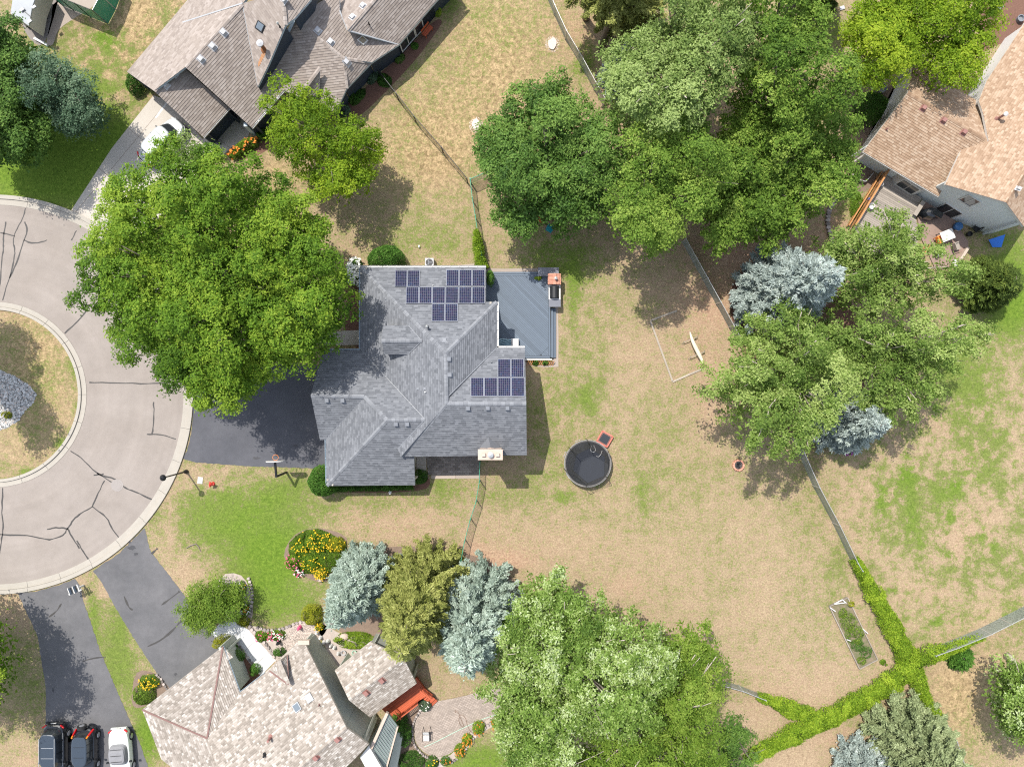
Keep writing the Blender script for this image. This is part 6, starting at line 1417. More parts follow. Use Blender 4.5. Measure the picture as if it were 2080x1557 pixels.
mb = MB(); mb.cyl((p.x, p.y), .035, .72, .8, 5); obj('top_nut', mb, M['red'], HY)
# basketball hoop
p = W(582, 958.5); BH = thing('basketball_hoop', 'black basketball hoop with white backboard facing the driveway', 'basketball hoop', tuple(p))
mb = MB(); top = Vector((p.x-.05, p.y-.05, 2.55)); mb.beam(p, top, .14, .14); obj('pole', mb, M['black_metal'], BH)
bc = W(557.5, 936.5, 3.3); mb = MB(); mb.beam(top+Vector((0, 0, -.1)), (bc.x, bc.y-.12, 3.15), .14, .18); obj('arm', mb, M['black_metal'], BH)
mb = MB(); n = 15; 
fan = [(-.68+1.36*i/n, 2.95+.45*math.sin(math.pi*i/n)**.6+.42) for i in range(n+1)]; prof = [(-.68, 2.85), (.68, 2.85)]+[(x, z) for x, z in fan[::-1]]
for yy in (-.03, .03): mb.v += [(bc.x+x, bc.y+yy+.02*x, z) for x, z in prof]
kk = len(prof); mb.face(range(kk)); mb.face(range(2*kk-1, kk-1, -1))
for i in range(kk): mb.face((i, kk+i, kk+(i+1) % kk, (i+1) % kk))
obj('backboard', mb, M['white'], BH)
mb = MB(); rc = Vector((bc.x, bc.y+.28, 3.05)); mb.tube([rc+Vector((math.cos(a)*.23, math.sin(a)*.23, 0)) for a in [i*math.pi/8 for i in range(17)]], .015, 5, cap=False); obj('rim', mb, M['orange'], BH)
mb = MB()
for i in range(8):
    a = i*math.pi/4; mb.tube([rc+Vector((math.cos(a)*.22, math.sin(a)*.22, 0)), rc+Vector((math.cos(a+.3)*.13, math.sin(a+.3)*.13, -.4))], .008, 4)
obj('net', mb, M['white'], BH)
# mailboxes
p = W(170, 1188); MX = thing('mailbox', 'twin dark mailboxes on a white wooden stand at the kerb', 'mailbox', tuple(p))
dx = Vector((math.cos(.38), math.sin(.38), 0)); dy = Vector((-dx.y, dx.x, 0))
mb = MB(); mb.beam(p, p+Vector((0, 0, 1.05)), .12); obj('post', mb, M['white'], MX)
for s_ in (-.62, -.2, .22):
    mb = MB(); mb.beam(p+dx*s_+dy*-.3+Vector((0, 0, 1.08)), p+dx*s_+dy*.32+Vector((0, 0, 1.08)), .07, .07); obj('bracket', mb, M['white'], MX)
mb = MB(); mb.beam(p-dx*.75-dy*.22+Vector((0, 0, 1.02)), p+dx*.4-dy*.22+Vector((0, 0, 1.02)), .09, .09); obj('crossbeam', mb, M['white'], MX)
for s_ in (-.42, 0.0):
    mb = MB(); k = 8; c = p+dx*s_+Vector((0, 0, 1.1))
    for e in (-.28, .28):
        for i in range(k+1): a = math.pi*i/k; q = c+dy*e+dx*(-math.cos(a)*.10)+Vector((0, 0, .10+math.sin(a)*.1)); mb.v.append(tuple(q))
        for sx in (.10, -.10): mb.v.append(tuple(c+dy*e+dx*sx))
    for i in range(k+2): mb.face((i, i+1, k+3+i+1, k+3+i))
    mb.face((k+2, 0, k+3, 2*k+5)); mb.face(range(k+2, -1, -1)); mb.face(range(k+3, 2*k+6)); obj('box', mb, M['car_roofgrey'], MX)
# ------------------------------------------------------------------ yard things
p = W(1194, 941, .9); TP = thing('trampoline', 'large round black trampoline with a safety net on the brown lawn', 'trampoline', (p.x, p.y, 0))
R_ = 1.93; NS = 36; circ = lambda r, z, a: Vector((p.x+math.cos(a)*r, p.y+math.sin(a)*r, z))
mb = MB(); mb.cyl((p.x, p.y), 1.86, .86, .88, 48); obj('jumping_mat', mb, M['mat_fabric'], TP)
mb = MB()
for i in range(NS):
    a, b_ = 2*math.pi*i/NS, 2*math.pi*(i+1)/NS; mb.poly([circ(1.83, .885, a), circ(1.83, .885, b_), circ(1.96, .92, b_), circ(1.96, .92, a)][::-1])
obj('edge_pad', mb, M['pad'], TP)
mb = MB(); mb.tube([circ(1.95, .9, 2*math.pi*i/NS) for i in range(NS+1)], .022, 6, cap=False); obj('frame_ring', mb, M['flash_grey'], TP)
mb = MB(); mb.tube([circ(1.96, 1.0, 2*math.pi*i/NS) for i in range(NS+1)], .02, 5, cap=False); 
pa = [math.radians(d) for d in (32, 92, 140, 195, 262, 325)]; tops = []
for a in pa:
    mb = MB(); b0 = circ(1.95, .9, a); tp = circ(1.42, 2.55, a); tops.append(tp); mb.tube([circ(2.0, 0, a), circ(1.97, 1.3, a), circ(1.8, 2.0, a), tp], .03, 6); obj('net_pole', mb, M['black_metal'], TP)
for a in [x+.35 for x in pa]:
    mb = MB(); mb.tube([circ(1.95, .9, a-.15), circ(2.0, .02, a-.12), circ(2.0, .02, a+.12), circ(1.95, .9, a+.15)], .025, 6); obj('leg', mb, M['galv'], TP)
mb = MB(); mb.tube(tops+[tops[0]], .012, 4); obj('top_cord', mb, M['black_metal'], TP)
mb = MB()   # net: fine strands between the ring and the top cord
NN = 26
for k in range(6):
    a0, a1 = pa[k], pa[(k+1) % 6]; a1 = a1+(2*math.pi if a1 < a0 else 0); t0, t1 = tops[k], tops[(k+1) % 6]
    bot = [circ(1.84, .9, a0+(a1-a0)*i/NN) for i in range(NN+1)]; top_ = [t0.lerp(t1, i/NN)-Vector((0, 0, .12*math.sin(math.pi*i/NN))) for i in range(NN+1)]
    for i in range(NN+1):
        q = bot[i]; r = top_[i]; e = (bot[min(i+1, NN)]-bot[max(0, i-1)]).normalized()*.008; mb.poly([q-e, q+e, r+e, r-e])
    for j in range(1, 26):
        s_ = j/26
        for i in range(0, NN, 2):
            q = bot[i].lerp(top_[i], s_); r = bot[min(i+2, NN)].lerp(top_[min(i+2, NN)], s_); v_ = (top_[i]-bot[i]).normalized()*.007; mb.poly([q-v_, r-v_, r+v_, q+v_])
obj('safety_net', mb, M['black_wire'], TP, kind='stuff')
for L in (((1201, 905), (1200, 914), (1204, 918), (1210, 914), (1206, 904)), ((1211, 926), (1216, 927), (1221, 921), (1223, 915))):
    mb = MB(); q = smooth_poly([W2(x, y, .95) for x, y in L], 4, closed=False); mb.tube([(x, y, .95) for x, y in q], .02, 5); obj('rope', mb, M['white'], TP)
p = W(1228.5, 891, .3); MT = thing('mini_trampoline', 'small square trampoline with a red rim beside the large round one', 'trampoline', (p.x, p.y, 0))
ra = math.radians(-30); u = Vector((math.cos(ra), math.sin(ra), 0)); v = Vector((-u.y, u.x, 0)); pc = Vector((p.x, p.y, .28)); s_ = .50
cor = [pc-u*s_-v*s_, pc+u*s_-v*s_, pc+u*s_+v*s_, pc-u*s_+v*s_]
for i in range(4): mb = MB(); mb.beam(cor[i], cor[(i+1) % 4], .10, .08); obj('rim', mb, M['red_soft'], MT)
mb = MB(); mb.poly([pc+(c-pc)*.72 for c in cor]); obj('jumping_mat', mb, M['mat_fabric'], MT)
mb = MB()
for i in range(4):
    for k in range(9): a = cor[i].lerp(cor[(i+1) % 4], (k+.5)/9); b_ = pc+(a-pc)*.72; mb.beam(a, b_, .045, .01)
obj('springs', mb, M['vent_red'], MT, kind='stuff')
for c in cor: mb = MB(); mb.tube([c, (c.x, c.y, 0)], .02, 5); obj('leg', mb, M['galv'], MT)
# sandbox outline, curved board on trestles
PT = mat('pale_timber', (.36, .31, .25), .8, tint=.15)
TB = thing('timber_frame', 'thin weathered timber frame lying in the brown lawn', 'timber frame', tuple(W(1345, 700)))
for a, b_ in (((1321, 652), (1366, 774)), ((1366, 775), (1400, 760)), ((1400, 760), (1431, 747)), ((1321, 651), (1347, 641)), ((1347, 641), (1375, 631))):
    mb = MB(); mb.cur = random.random(); mb.beam(W(*a, .03), W(*b_, .03), .15, .12); obj('timber', mb, PT, TB)
KB = thing('kayak', 'long narrow cream kayak lying on two dark trestle bars', 'kayak', tuple(W(1415, 705)))
pts = [W(x, y, .45) for x, y in ((1401, 673), (1405, 688), (1411, 702), (1419, 718), (1425, 730), (1429, 739))]; pts = [Vector((x, y, .5)) for x, y in smooth_poly(pts, 3, closed=False)]
mb = MB(); n = len(pts); sec = []
for i, q in enumerate(pts):
    d = (pts[min(i+1, n-1)]-pts[max(i-1, 0)]).normalized(); sd_ = Vector((-d.y, d.x, 0)); w_ = .17*math.sin(math.pi*(i+.4)/(n-.2))**.7+.012
    for a in (0, 45, 90, 135, 180, 270): r = math.radians(a); mb.v.append(tuple(q+sd_*math.cos(r)*w_+Vector((0, 0, math.sin(r)*w_*.8))))
for i in range(n-1):
    for j in range(6): mb.face((i*6+j, (i+1)*6+j, (i+1)*6+(j+1) % 6, i*6+(j+1) % 6))
mb.face(range(5, -1, -1)); mb.face(range((n-1)*6, n*6)); obj('hull', mb, mat('cream_plastic', (.68, .60, .45), .5), KB, smooth=True)
for a, b_ in (((1389, 695), (1416, 684)), ((1402, 726), (1431, 714))):
    A = W(*a, .35); B__ = W(*b_, .35); mb = MB(); mb.beam(A, B__, .05); obj('trestle_bar', mb, M['wood_grey'], KB)
    for q in (A, B__): mb = MB(); mb.beam(q+Vector((.1, .15, -.35)), q, .035); mb.beam(q+Vector((-.1, -.15, -.35)), q, .035); obj('trestle_leg', mb, M['wood_grey'], KB)
# fire pit
p = W(1499, 944); FP = thing('fire_pit', 'round brick fire pit ring in the tree shade on the brown lawn', 'fire pit', tuple(p))
mb = MB(); mb.cyl((p.x, p.y), .36, .01, .05, 20); obj('ash_bed', mb, mat('ash', (.08, .075, .075), .95, var=.5, scale=8), FP)
for i in range(14):
    a = 2*math.pi*i/14; mb = MB(); mb.cur = random.random(); mb.box((p.x+math.cos(a)*.42, p.y+math.sin(a)*.42, .11), (.14, .17, .22), a+random.uniform(-.06, .06)); obj('brick', mb, M['brick'], FP)
for i in range(4):
    a = random.random()*3; q = Vector((p.x, p.y, .1+.03*i)); d = Vector((math.cos(a), math.sin(a), .1))*.24; mb = MB(); mb.tube([q-d, q+d], .035, 6); obj('log', mb, M['black_metal'], FP)
# raised bed
GB = thing('raised_bed', 'long narrow timber-edged garden bed near the vine hedge', 'garden bed', tuple(W(1733, 1285)))
cr = [W(x, y, .2) for x, y in ((1685, 1231), (1722, 1213), (1783, 1339), (1746, 1358))]
mb = MB(); mb.prism([(c.x, c.y) for c in cr], 0, .1); obj('soil', mb, mat('weedy_soil', (.14, .15, .07), .95, var=.4, scale=4, col2=(.2, .15, .11)), GB)
for i in (0, 1, 2, 3):
    a, b_ = cr[i], cr[(i+1) % 4]; k = 1 if i in (0, 2) else 3
    for j in range(k): mb = MB(); mb.cur = random.random(); mb.beam(a.lerp(b_, j/k+.004)-Vector((0, 0, .08)), a.lerp(b_, (j+1)/k-.004)-Vector((0, 0, .08)), .07, .22); obj('timber', mb, M['wood_grey'], GB)
for a, b_ in (((1694, 1226), (1711, 1217)), ((1696, 1226), (1718, 1223)), ((1686, 1233), (1697, 1241)), ((1752, 1276), (1763, 1286)), ((1711, 1217), (1719, 1224)), ((1720, 1298), (1728, 1301))):
    mb = MB(); mb.beam(W(*a, .4), W(*b_, .36), .07, .04); obj('white_pipe', mb, M['white'], GB)
for k, (x, y, rx, ry, lm_) in enumerate(((1712, 1245, 10, 12, 'mid'), (1722, 1262, 17, 20, 'mid'), (1735, 1287, 18, 20, 'ash'), (1740, 1308, 13, 14, 'arbor'), (1758, 1322, 13, 13, 'arbor'), (1750, 1340, 10, 8, 'mid'), (1728, 1225, 8, 6, 'gold'))):
    bush('garden_plant', ['sparse low plants at the upper end of the raised bed', 'low leafy plants beside the bare soil of the raised bed', 'green plants in the middle of the raised bed', 'taller green plants in the lower half of the raised bed', 'green plants at the lower right side of the raised bed', 'pale plants at the lower end of the raised bed', 'yellowing plant at the top corner of the raised bed'][k], 'plant', ell(x, y, rx, ry), .35, lm_, seed=140+k, leaf=.08, dens=300, group='plants in the raised bed', z0=.1)
# stumps with chips
for x, y, lab in ((967, 254, 'pale sawn stump in a patch of wood chips beside the dark maple'), (1122, 90, 'pale sawn stump in a patch of wood chips next to the wire fence')):
    p = W(x, y); t_ = thing('tree_stump', lab, 'stump', tuple(p)); rn = random.Random(x)
    mb = MB(); mb.prism([(p.x+math.cos(a)*.36*rn.uniform(.85, 1.1), p.y+math.sin(a)*.5*rn.uniform(.85, 1.1)) for a in [i*.45 for i in range(14)]], 0, .12); obj('cut_face', mb, mat('sawn_wood', (.58, .48, .42), .9, var=.3, scale=8), t_)
    scatter_rocks('wood_chips', [(p.x+math.cos(a)*.6, p.y+math.sin(a)*.7) for a in [i*.5 for i in range(13)]], 260, .07, mat('wood_chip', (.55, .46, .38), .9, tint=.3), t_)
# chairs under the maple
def kid_chair(px, py, m, lab, h=.35, rz=0, s=1.0):
    p = W(px, py); t_ = thing('chair', lab, 'chair', tuple(p)); c, s_ = math.cos(rz), math.sin(rz); q = lambda x, y, z: (p.x+x*c-y*s_, p.y+x*s_+y*c, z)
    mb = MB(); mb.beam(q(-.25*s, 0, h), q(.25*s, 0, h), .5*s, .05); obj('seat', mb, m, t_)
    mb = MB(); mb.beam(q(-.25*s, .26*s, h+.22), q(.25*s, .26*s, h+.22), .06, .45); obj('backrest', mb, m, t_)
    for i, j in ((-1, -1), (1, -1), (1, 1), (-1, 1)): mb = MB(); mb.beam(q(i*.22*s, j*.22*s, 0), q(i*.22*s, j*.22*s, h), .04); obj('leg', mb, m, t_)
    for i in (-1, 1): mb = MB(); mb.beam(q(i*.27*s, -.2*s, h+.2), q(i*.27*s, .25*s, h+.2), .05, .04); obj('armrest', mb, m, t_)
    return t_
kid_chair(1100, 449, M['red'], 'red chair half hidden under the dark maple', rz=.4, s=.9); kid_chair(1116, 467, M['teal'], 'teal chair under the dark maple', rz=-.5)
# stone edging on the right
for i, (x, y) in enumerate(smooth_poly([(1699, 402), (1692, 412), (1683, 428), (1680, 448), (1683, 470), (1690, 492)], 3, closed=False)):
    p = W(x, y); mb = MB(); mb.cur = random.random(); k = 7; mb.prism([(p.x+math.cos(6.28*j/k)*.22*random.uniform(.7, 1.1), p.y+math.sin(6.28*j/k)*.18*random.uniform(.7, 1.1)) for j in range(k)], 0, random.uniform(.15, .3))
    if i == 0: SE_ = thing('stone_edging', 'curved row of rough stones in the shade beside the cedar deck rail', 'stone edging', tuple(p))
    obj('stone', mb, M['stone'], SE_)
# stones of the small gardens
def stone_row(lab, pts, n, size=.3, name='stone_edging', m='stone', hh=(.08, .22)):
    P_ = smooth_poly([W2(x, y) for x, y in pts], 6, closed=False); cum = [0]
    for i in range(len(P_)-1): cum.append(cum[-1]+math.dist(P_[i], P_[i+1]))
    t_ = thing(name, lab, 'stone edging', (*P_[0], 0))
    for i in range(n):
        s_ = cum[-1]*(i+.5)/n; x = float(np.interp(s_, cum, [q[0] for q in P_])); y = float(np.interp(s_, cum, [q[1] for q in P_])); r = cum[-1]/n*.48; k = 7; mb = MB(); mb.cur = random.random()
        mb.prism([(x+math.cos(6.28*j/k)*r*random.uniform(.8, 1.1), y+math.sin(6.28*j/k)*min(r, size/2)*random.uniform(.8, 1.15)) for j in range(k)], 0, random.uniform(*hh)); obj('stone', mb, M[m], t_)
stone_row('row of rounded stones along the right side of the white walk', [(505, 1270), (528, 1292), (545, 1312), (558, 1335)], 12, .3)
stone_row('row of reddish stones between the white walk and the sage wall', [(478, 1300), (492, 1318), (508, 1340), (526, 1362)], 12, .3)
stone_row('stone border of the flower bed below the weeping tree', [(505, 1170), (512, 1195), (512, 1225), (507, 1258), (513, 1280)], 16, .24)
stone_row('row of pale stones beside the yellow flowers at the driveway corner', [(318, 1367), (328, 1378), (336, 1390), (340, 1400)], 7, .3)
stone_row('curved low stone wall around the paver terrace', [(872, 1430), (855, 1440), (842, 1462), (838, 1485), (843, 1510), (860, 1530), (880, 1540)], 30, .22, hh=(.15, .3))
stone_row('gravel-side stones along the lawn of the paver terrace', [(1010, 1458), (985, 1475), (960, 1498), (940, 1528), (915, 1548)], 20, .2)
stone_row('stone border between the watered lawn and the gravel bed', [(520, 1272), (545, 1278), (575, 1275), (600, 1265), (622, 1260)], 14, .24)
for x, y, s_, lab in ((700, 1292, .42, 'large pale boulder in the chartreuse groundcover'), (652, 1176, .28, 'white rock at the bottom tip of the yellow flowers')):
    p = W(x, y); mb = MB(); mb.lathe((p.x, p.y), [(s_*.9, 0), (s_, .1), (s_*.8, .25), (s_*.4, .36)], 9, 1, .75); single('boulder', mb, M['chimney'], lab, 'boulder')
scatter_rocks('gravel_stones', [W2(x, y) for x, y in ((600, 1268), (650, 1265), (645, 1300), (600, 1318), (560, 1345), (555, 1320))], 2200, .11, M['gravel'], bpy.data.objects['rock_bed.004'] if 'rock_bed.004' in bpy.data.objects else None)
# ornaments by the sage wall
ORN = ['nearest the gold shrub', 'second from the roof corner', 'standing farthest out in the gravel', 'halfway along the sage wall', 'just past the middle of the sage wall', 'next to the coiled hoses', 'tucked under the pale spruce']
for k, (x, y) in enumerate(((652, 1293), (659, 1302), (667, 1300), (673, 1309), (680, 1313), (688, 1325), (645, 1283))):
    p = W(x, y); mb = MB(); mb.lathe((p.x, p.y), [(.13, 0), (.17, .1), (.10, .3), (.12, .38), (.05, .5)], 9)
    single('garden_ornament', mb, M['white'], 'white garden ornament '+ORN[k], 'ornament', 'white ornaments along the sage wall')
for x, y, m_, lab in ((698, 1324, 'vent_light', 'grey coiled hose pot beside the sage wall'), (720, 1324, 'hose_green', 'green coiled hose beside the grey hose pot')):
    p = W(x, y); mb = MB(); mb.tube([(p.x+math.cos(a)*(.12+.008*a), p.y+math.sin(a)*(.12+.008*a), .05+.012*a) for a in [i*.5 for i in range(30)]], .03, 5); single('coiled_hose', mb, M[m_], lab, 'hose')
for x, y, m_, lab in ((568, 1302, 'black_metal', 'small dark statue on the gravel beside the white blossoms'), (610, 1272, 'petal_pink', 'small red and white figurine on the gravel')):
    p = W(x, y); mb = MB(); mb.lathe((p.x, p.y), [(.16, 0), (.12, .2), (.16, .4), (.08, .55), (.11, .65), (.03, .75)], 9); single('statue', mb, M[m_], lab, 'statue')
# red bench by the navy wall
p = W(868, 62, .45); BN = thing('bench', 'red wooden bench beside the navy wall', 'bench', (p.x, p.y, 0)); u = Vector((.62, .78, 0)); v = Vector((-u.y, u.x, 0)); pc = Vector((p.x, p.y, .45))
for k in (-1, 0, 1): mb = MB(); mb.beam(pc-u*.5+v*k*.15, pc+u*.5+v*k*.15, .13, .03); obj('seat_slat', mb, M['wood_red'], BN)
for k in (-.42, .42):
    for j in (-.16, .16): mb = MB(); q = pc+u*k+v*j; mb.beam((q.x, q.y, 0), q, .06); obj('leg', mb, M['wood_red'], BN)
mb = MB(); mb.beam(pc-u*.5+v*.24+Vector((0, 0, .3)), pc+u*.5+v*.24+Vector((0, 0, .3)), .04, .25); obj('backrest', mb, M['wood_red'], BN)
# ------------------------------------------------------------------ red deck with steps and the terrace things
RD = thing('red_deck', 'red stained deck with railing and steps beside the paver terrace', 'deck', tuple(W(835, 1425)))
zr = .6; rp = [W2(x, y, zr) for x, y in ((772, 1436), (846, 1376), (872, 1411), (855, 1420), (822, 1446), (800, 1462))]
for c in cuts(rp, math.atan2(54, 70), 9.0, .14, .012, minarea=.01): mb = MB(); mb.cur = random.random(); mb.prism(c, zr-.04, zr); obj('deck_board', mb, M['wood_red'], RD)
mb = MB(); cen_ = (sum(p_[0] for p_ in rp)/6, sum(p_[1] for p_ in rp)/6); mb.prism([(cen_[0]+(a-cen_[0])*.95, cen_[1]+(b_-cen_[1])*.95) for a, b_ in rp], 0, zr-.05); obj('deck_frame', mb, M['wood_red'], RD)
for k in range(4):
    a = W(861+k*4.6, 1419+k*4.2, .5-k*.12); b_ = W(873+k*4.6, 1408+k*4.2, .5-k*.12); mb = MB(); mb.cur = random.random(); mb.beam(a, b_, .26, .05); obj('step_tread', mb, M['wood_red'], RD)
def rail(par, pts, z0, h, m, sp=.14, topw=.09, bal='baluster'):
    for i in range(len(pts)-1):
        a, b_ = W(*pts[i]), W(*pts[i+1]); a.z = b_.z = z0
        a = Vector((a.x*(H-z0)/H, a.y*(H-z0)/H, z0)); b_ = Vector((b_.x*(H-z0)/H, b_.y*(H-z0)/H, z0)); L = (b_-a).length
        mb = MB(); mb.beam(a+Vector((0, 0, h)), b_+Vector((0, 0, h)), topw, .04); obj('top_rail', mb, m, par)
        mb = MB(); mb.beam(a+Vector((0, 0, .1)), b_+Vector((0, 0, .1)), .04, .06); obj('bottom_rail', mb, m, par)
        for k in range(int(L/sp)+1): q = a.lerp(b_, min(1, k*sp/L)); mb = MB(); mb.cur = random.random(); mb.beam(q+Vector((0, 0, .05)), q+Vector((0, 0, h)), .035); obj(bal, mb, m, par)
rail(RD, [(809, 1452), (852, 1419)], zr, .95, M['wood_red']); rail(RD, [(856, 1392), (880, 1410)], .45, .95, M['wood_red']); rail(RD, [(806, 1437), (818, 1450)], zr, .9, M['wood_red'])
p = W(866, 1490, .4); LC = thing('lounge_chair', 'cream cushioned chair on the paver terrace', 'chair', (p.x, p.y, 0))
mb = MB(); mb.box((p.x, p.y-.32, .42), (.48, .46, .1)); obj('cushion', mb, M['white'], LC); mb = MB(); mb.beam((p.x, p.y+.02, .5), (p.x, p.y+.35, .85), .48, .09); obj('cushion', mb, M['white'], LC)
for s_ in (-.3, .3): mb = MB(); mb.tube([(p.x+s_, p.y-.6, 0), (p.x+s_, p.y-.55, .55), (p.x+s_, p.y+.1, .6), (p.x+s_, p.y+.5, 0)], .02, 6); obj('frame', mb, M['black_metal'], LC)
mb = MB(); mb.tube([(p.x-.28, p.y+.42, .92), (p.x+.28, p.y+.42, .92)], .018, 6); obj('frame_bar', mb, M['black_metal'], LC)
mb = MB(); q = smooth_poly([W2(x, y) for x, y in ((862, 1515), (885, 1505), (920, 1487), (955, 1470), (985, 1457), (1012, 1449))], 5, closed=False); mb.tube([(x, y, .075) for x, y in q], .03, 5); single('garden_hose', mb, M['hose_green'], 'pale green hose stretched straight across the paver terrace', 'hose')
mb = MB(); q = smooth_poly([W2(x, y) for x, y in ((926, 1446), (924, 1441), (931, 1446), (936, 1458), (941, 1470), (943, 1476), (935, 1470), (932, 1458), (938, 1450), (946, 1458), (949, 1470), (955, 1482), (966, 1492))], 5, closed=False); mb.tube([(x, y, .08) for x, y in q], .018, 5); single('garden_hose', mb, M['hose_brown'], 'brown hose lying in loops on the paver terrace', 'hose')
# ------------------------------------------------------------------ wooden deck and patio, upper right
WD = thing('wooden_deck', 'weathered plank deck with an orange cedar railing at the upper right', 'deck', tuple(W(1810, 450))); zw = .55
wp = [W2(x, y, zw) for x, y in ((1797, 350), (1812, 366), (1872, 402), (1858, 436), (1868, 475), (1850, 540), (1790, 570), (1733, 470))]
for c in cuts(wp, math.atan2(-55, 95), 12, .16, .014, minarea=.02): mb = MB(); mb.cur = random.random(); mb.prism(c, zw-.04, zw); obj('deck_board', mb, M['wood_grey'], WD)
rail(WD, [(1797, 346), (1727, 462)], zw, .95, M['wood_orange'], sp=.13, topw=.14); rail(WD, [(1791, 343), (1719, 460)], .2, .5, M['wood_orange'], sp=.13, topw=.10); rail(WD, [(1876, 502), (1862, 525)], zw, .9, M['wood_orange'])
mb = MB(); a = W(1858, 437, .9); b_ = W(1876, 409, .9); mb.beam(a, b_, .35, .06); obj('bench_top', mb, M['wood_grey'], WD)
slabs('lower_patio', [(1862, 442), (1878, 408), (1935, 445), (1964, 490), (1966, 508), (1946, 536), (1900, 550), (1868, 480)], -.5, 2.4, 2.4, .12, mat('brown_concrete', (.27, .19, .155), .8, var=.15), gap=.02)
p = W(1893, 433, .8); GR = thing('grill', 'black covered grill against the pale wall', 'grill', (p.x, p.y, .1)); mb = MB(); mb.lathe((p.x, p.y), [(.85, .15), (.9, .5), (.8, .8), (.6, 1.0), (.3, 1.1)], 8, 1.0, .6); obj('cover', mb, M['car_black'], GR)
mb = MB(); mb.box((p.x+.3, p.y-.1, 1.08), (.9, .5, .08), -.5); obj('lid', mb, M['car_black'], GR)
p = W(1948, 459, .6); mb = MB(); mb.lathe((p.x, p.y), [(.28, .12), (.36, .4), (.36, .6), (.30, .66), (.05, .72)], 16); single('kettle_grill', mb, mat('blue_enamel', (.04, .13, .30), .3), 'round blue kettle grill by the pale wall', 'grill', smooth=True)
for x, y, r, m_, lab in ((1945, 465, .2, 'chimney', 'round tan planter next to the blue kettle grill'), (1970, 475, .22, 'black_metal', 'dark round planter near the folded chair')):
    p = W(x, y, .45); mb = MB(); mb.lathe((p.x, p.y), [(r*.7, .12), (r, .5), (r*.8, .5), (r*.75, .42)], 12); single('planter', mb, M[m_], lab, 'planter')
p = W(1924, 478, .75); TBL = thing('patio_table', 'white rectangular patio table beside the orange chair', 'table', (p.x, p.y, .12)); rz_ = .38
mb = MB(); mb.box((p.x, p.y, .8), (1.1, .85, .04), rz_); obj('tabletop', mb, M['white'], TBL)
for i, j in ((-1, -1), (1, -1), (1, 1), (-1, 1)):
    x = p.x+i*.48*math.cos(rz_)-j*.36*math.sin(rz_); y = p.y+i*.48*math.sin(rz_)+j*.36*math.cos(rz_); mb = MB(); mb.beam((x, y, .12), (x, y, .78), .05); obj('leg', mb, M['black_metal'], TBL)
kid_chair(1901, 489, M['orange'], 'orange chair on the brown patio', h=.5, rz=1.9, s=1.1); kid_chair(1935, 502, M['wood_grey'], 'slatted wooden chair on the brown patio', h=.5, rz=1.9, s=1.1); kid_chair(1900, 515, M['vent_light'], 'grey sling chair at the edge of the brown patio', h=.45, rz=.5, s=1.1)
kid_chair(1976, 466, M['black_metal'], 'dark wire chair by the corner of the pale wall', h=.5, rz=-.9, s=1.1)
for x, y, m_, lab, s_ in ((1769, 404, 'blue', 'blue pail at the cedar railing', .16), (1772, 418, 'white', 'white tub beside the blue pail', .26), (1791, 372, 'vent_light', 'round grey pot by the bay window', .22)):
    p = W(x, y, 1.0); mb = MB(); mb.lathe((p.x, p.y), [(s_*.8, .55), (s_, .95), (s_*.85, .95), (s_*.75, .8)], 12); single('tub', mb, M[m_], lab, 'tub')
mb = MB(); mb.v = [tuple(W(x, y, h)) for x, y, h in ((2008, 487, .5), (2042, 476, .6), (2034, 502, .1), (2016, 502, .12))]+[tuple(W(x, y, h-.04)) for x, y, h in ((2008, 487, .5), (2042, 476, .6), (2034, 502, .1), (2016, 502, .12))]
mb.face((0, 3, 2, 1)); mb.face((4, 5, 6, 7)); single('tarp', mb, M['blue'], 'bright blue tarp at the foot of the pale wall', 'tarp')
p = W(1963, 420+75); mb = MB(); a, b_ = W(1965, 503, .3), W(1946, 533, .3); mb.beam(a, b_, .22, .35); single('low_wall', mb, M['chimney'], 'pale low wall edging the brown patio', 'wall')
mb = MB(); a, b_ = W(1935, 532, .3), W(1948, 538, .3); mb.beam(a, b_, .5, .25); single('low_wall', mb, M['white'], 'white block at the lower corner of the brown patio', 'wall')
p = W(1750, 352, .5); mb = MB(); mb.v = []; 
for z_, r in ((.05, .62), (.62, .62)):
    pass
ww_ = thing('window_well', 'galvanised window well under the pale wall at the upper right', 'window well', tuple(W(1748, 352)))
mb = MB(); q = [W(x, y, .25) for x, y in ((1733, 345), (1731, 358), (1740, 366), (1756, 370), (1766, 360), (1772, 352))]; 
for i in range(5): mb.beam(q[i], q[i+1], .05, .45)
obj('well_rim', mb, M['galv'], ww_)
p = W(1790, 180, .4); mb = MB(); mb.lathe((p.x, p.y), [(.4, 0), (.42, .55), (.36, .58), (.33, .5), (.1, .48)], 18); single('air_conditioner', mb, M['vent_grey'], 'round grey air conditioner between the bush and the yellow-green tree', 'air conditioner')
for x, y, lab in ((2031, 12, 'round planter ring in the shaded yard at the top right'), (2074, 37, 'grey planter ring at the right edge near the white wall')):
    p = W(x, y, .3); mb = MB(); mb.lathe((p.x, p.y), [(.25, 0), (.3, .35), (.24, .35), (.2, .2)], 16); single('planter', mb, M['vent_grey'], lab, 'planter')
